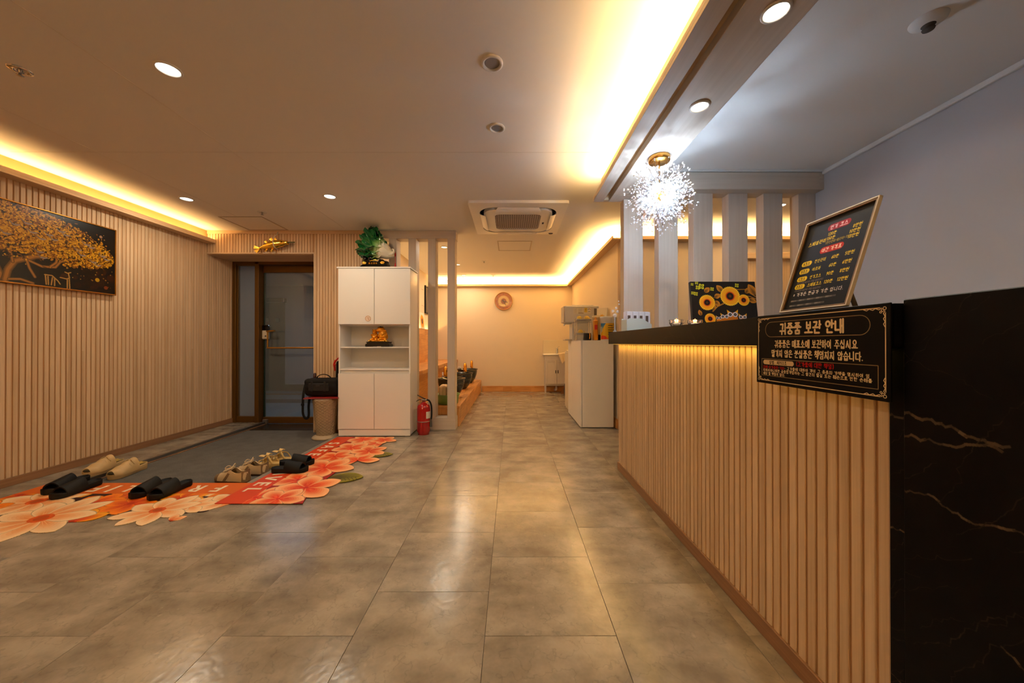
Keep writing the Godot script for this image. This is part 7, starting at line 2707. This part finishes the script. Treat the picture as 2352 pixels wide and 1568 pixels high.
func cv_labels(w: Node3D) -> void:
	var cv := Canvas.new(512, 180, Color(0.80, 0.78, 0.73))
	cv.frame(Vector2(6, 6), Vector2(300, 172), 3, Color(0.66, 0.62, 0.55))
	for k in 2:
		for i in 7:
			cv.line(Vector2(24 + k * 120, 30 + i * 20), Vector2(110 + k * 150 - (i % 3) * 12, 30 + i * 20), 5, Color(0.58, 0.54, 0.47))
	cv.line(Vector2(150, 160), Vector2(290, 160), 12, Color(0.30, 0.24, 0.18))
	cv.im.fill_rect(Rect2i(318, 6, 84, 130), Color(0.82, 0.72, 0.25))
	cv.line(Vector2(360, 40), Vector2(360, 80), 14, Color(0.5, 0.45, 0.2))
	cv.im.fill_rect(Rect2i(412, 20, 96, 116), Color(0.84, 0.82, 0.78))
	for i in 5:
		cv.line(Vector2(460, 76) + Vector2(-38, 0).rotated(0.35 + i * 0.5), Vector2(460, 76) + Vector2(-38, 0).rotated(0.75 + i * 0.5), 12, Color(0.15, 0.5, 0.2).lerp(Color(0.75, 0.12, 0.05), i / 4.0))
	cv.line(Vector2(430, 112), Vector2(490, 112), 12, Color(0.2, 0.3, 0.2))
	var st := S()
	quad(st, Vector3(0.120, 0.37, 0.0006), Vector3(0.365, 0.37, 0.0006), Vector3(0.365, 0.456, 0.0006), Vector3(0.120, 0.456, 0.0006), Vector3(0, 0, 1), Vector2(0, 1), Vector2(1, 1), Vector2(1, 0), Vector2(0, 0))
	obj("sticker", st, printed(cv.done(512, 180), 0.5), w)


func build_washstand() -> void:
	var o := thing("washstand", D(0.93, 0, 7.25), "small white washstand with a basin and two panelled doors against the rear wall", "washstand")
	var pale := mat(Color(0.80, 0.76, 0.72), 0.4)
	# local: x -0.28..0.30, z 0 front .. -0.195
	var st := S()
	box(st, Vector3(0.0, 0.455, -0.105), Vector3(0.48, 0.62, 0.18), 0.003)
	obj("body", st, pale, o)
	for i in 2:
		st = S()
		var x := -0.118 + 0.236 * i
		box(st, Vector3(x, 0.43, -0.008), Vector3(0.228, 0.50, 0.014), 0.002)
		for s: float in [-1.0, 1.0]:
			box(st, Vector3(x + s * 0.092, 0.43, 0.002), Vector3(0.040, 0.49, 0.010), 0.003)
			box(st, Vector3(x, 0.43 + s * 0.225, 0.002), Vector3(0.146, 0.044, 0.010), 0.003)
		var d := obj("door", st, pale, o)
		st = S()
		box(st, Vector3(x + (0.095 if i == 0 else -0.095), 0.435, 0.012), Vector3(0.016, 0.065, 0.012), 0.003)
		obj("handle", st, M.black, d)
	for x: float in [-0.225, 0.225]:
		for z: float in [-0.02, -0.18]:
			st = S()
			tube(st, [Vector3(x, 0.15, z), Vector3(x, 0, z)], [0.016, 0.011], 10)
			obj("leg", st, pale, o)
	st = S()
	box(st, Vector3(0.005, 0.785, -0.095), Vector3(0.565, 0.036, 0.205), 0.012)
	obj("basin_rim", st, M.white, o)
	st = S()
	box(st, Vector3(0.02, 0.945, -0.188), Vector3(0.57, 0.285, 0.016), 0.003)
	obj("splash_panel", st, mat(Color(0.84, 0.79, 0.68), 0.35), o)
	st = S()
	lathe(st, [Vector2(0.020, 0.80), Vector2(0.022, 0.805), Vector2(0.019, 0.81), Vector2(0.019, 0.925), Vector2(0.0, 0.927)], 16, Transform3D(Basis.IDENTITY, Vector3(0.024, 0, -0.12)))
	tube(st, [Vector3(0.024, 0.905, -0.115), Vector3(0.024, 0.895, -0.055)], 0.012, 10)
	tube(st, [Vector3(0.024, 0.93, -0.12), Vector3(0.07, 0.952, -0.12)], 0.005, 8)
	obj("tap", st, M.steel, o)
	st = S()
	tube(st, smooth_path([Vector3(0.0, 0.15, -0.11), Vector3(0.0, 0.06, -0.11), Vector3(-0.02, 0.045, -0.14), Vector3(-0.02, 0.06, -0.165)], 4), 0.022, 10)
	obj("waste_pipe", st, pale, o)
	var t := thing("hanging_cloth", D(1.06, 0.804, 7.21), "cream cloth draped over the right of the washstand basin", "cloth")
	st = S()
	sheet(st, 18, 14, func(u: float, v: float) -> Vector3:
		var drop := maxf(v - 0.35, 0.0) / 0.65
		return Vector3(u * (0.115 - 0.03 * drop * (1.0 - u)) + 0.02 * drop, 0.030 * (0.5 + 0.5 * u) * (1 - drop) + 0.006 - drop * (0.145 - 0.06 * u), -0.10 + 0.165 * minf(v / 0.35, 1.0) + 0.012 + 0.010 * sin(u * 7.0) * drop), 0.006)
	obj("cloth", st, mat(Color(0.88, 0.80, 0.64), 0.9), t)
	var b := thing("broom", D(1.035, 0.0, 7.02), "short broom with a red collar leaning beside the washstand", "broom")
	var lean := Basis(Vector3(0, 0, 1), -0.30)
	st = S()
	tube(st, [lean * Vector3(0, 0.22, 0), lean * Vector3(0, 0.62, 0)], 0.011, 10)
	obj("handle", st, mat(Color(0.55, 0.28, 0.10), 0.5), b)
	st = S()
	tube(st, [lean * Vector3(0, 0.13, 0), lean * Vector3(0, 0.175, 0), lean * Vector3(0, 0.235, 0)], [0.045, 0.036, 0.015], 12, true, 1, 0.5, Vector3(0, 0, 1))
	obj("collar", st, mat(Color(0.60, 0.08, 0.06), 0.6), b)
	st = S()
	for i in 60:
		var a := i * 2.4
		var q := sqrt(i / 60.0)
		tube(st, [lean * Vector3(cos(a) * 0.034 * q, 0.14, sin(a) * 0.017 * q), lean * Vector3(cos(a) * 0.058 * q, 0.014 + 0.012 * cos(a) * q, sin(a) * 0.026 * q)], 0.0042, 4)
	var br := obj("bristles", st, mat(Color(0.50, 0.30, 0.12), 0.8), b)
	br.set_meta("kind", "stuff")
	var dp := thing("dustpan", D(1.125, 0.0, 6.93), "grey long-handled dustpan standing beside the broom", "dustpan")
	st = S()
	prism(st, PackedVector2Array([Vector2(-0.10, 0), Vector2(0.10, 0), Vector2(0.085, 0.22), Vector2(0.04, 0.26), Vector2(-0.04, 0.26), Vector2(-0.085, 0.22)]), Transform3D(Basis(Vector3.RIGHT, -0.15), Vector3(0, 0.002, 0.0)), 0.01)
	for s: float in [-1.0, 1.0]:
		box(st, Vector3(s * 0.09, 0.07, 0.03), Vector3(0.008, 0.13, 0.06), 0.002)
	obj("pan", st, M.dim, dp)
	st = S()
	tube(st, [Vector3(0, 0.25, -0.03), Vector3(-0.01, 0.72, -0.09)], 0.009, 8)
	obj("handle", st, M.steel, dp)
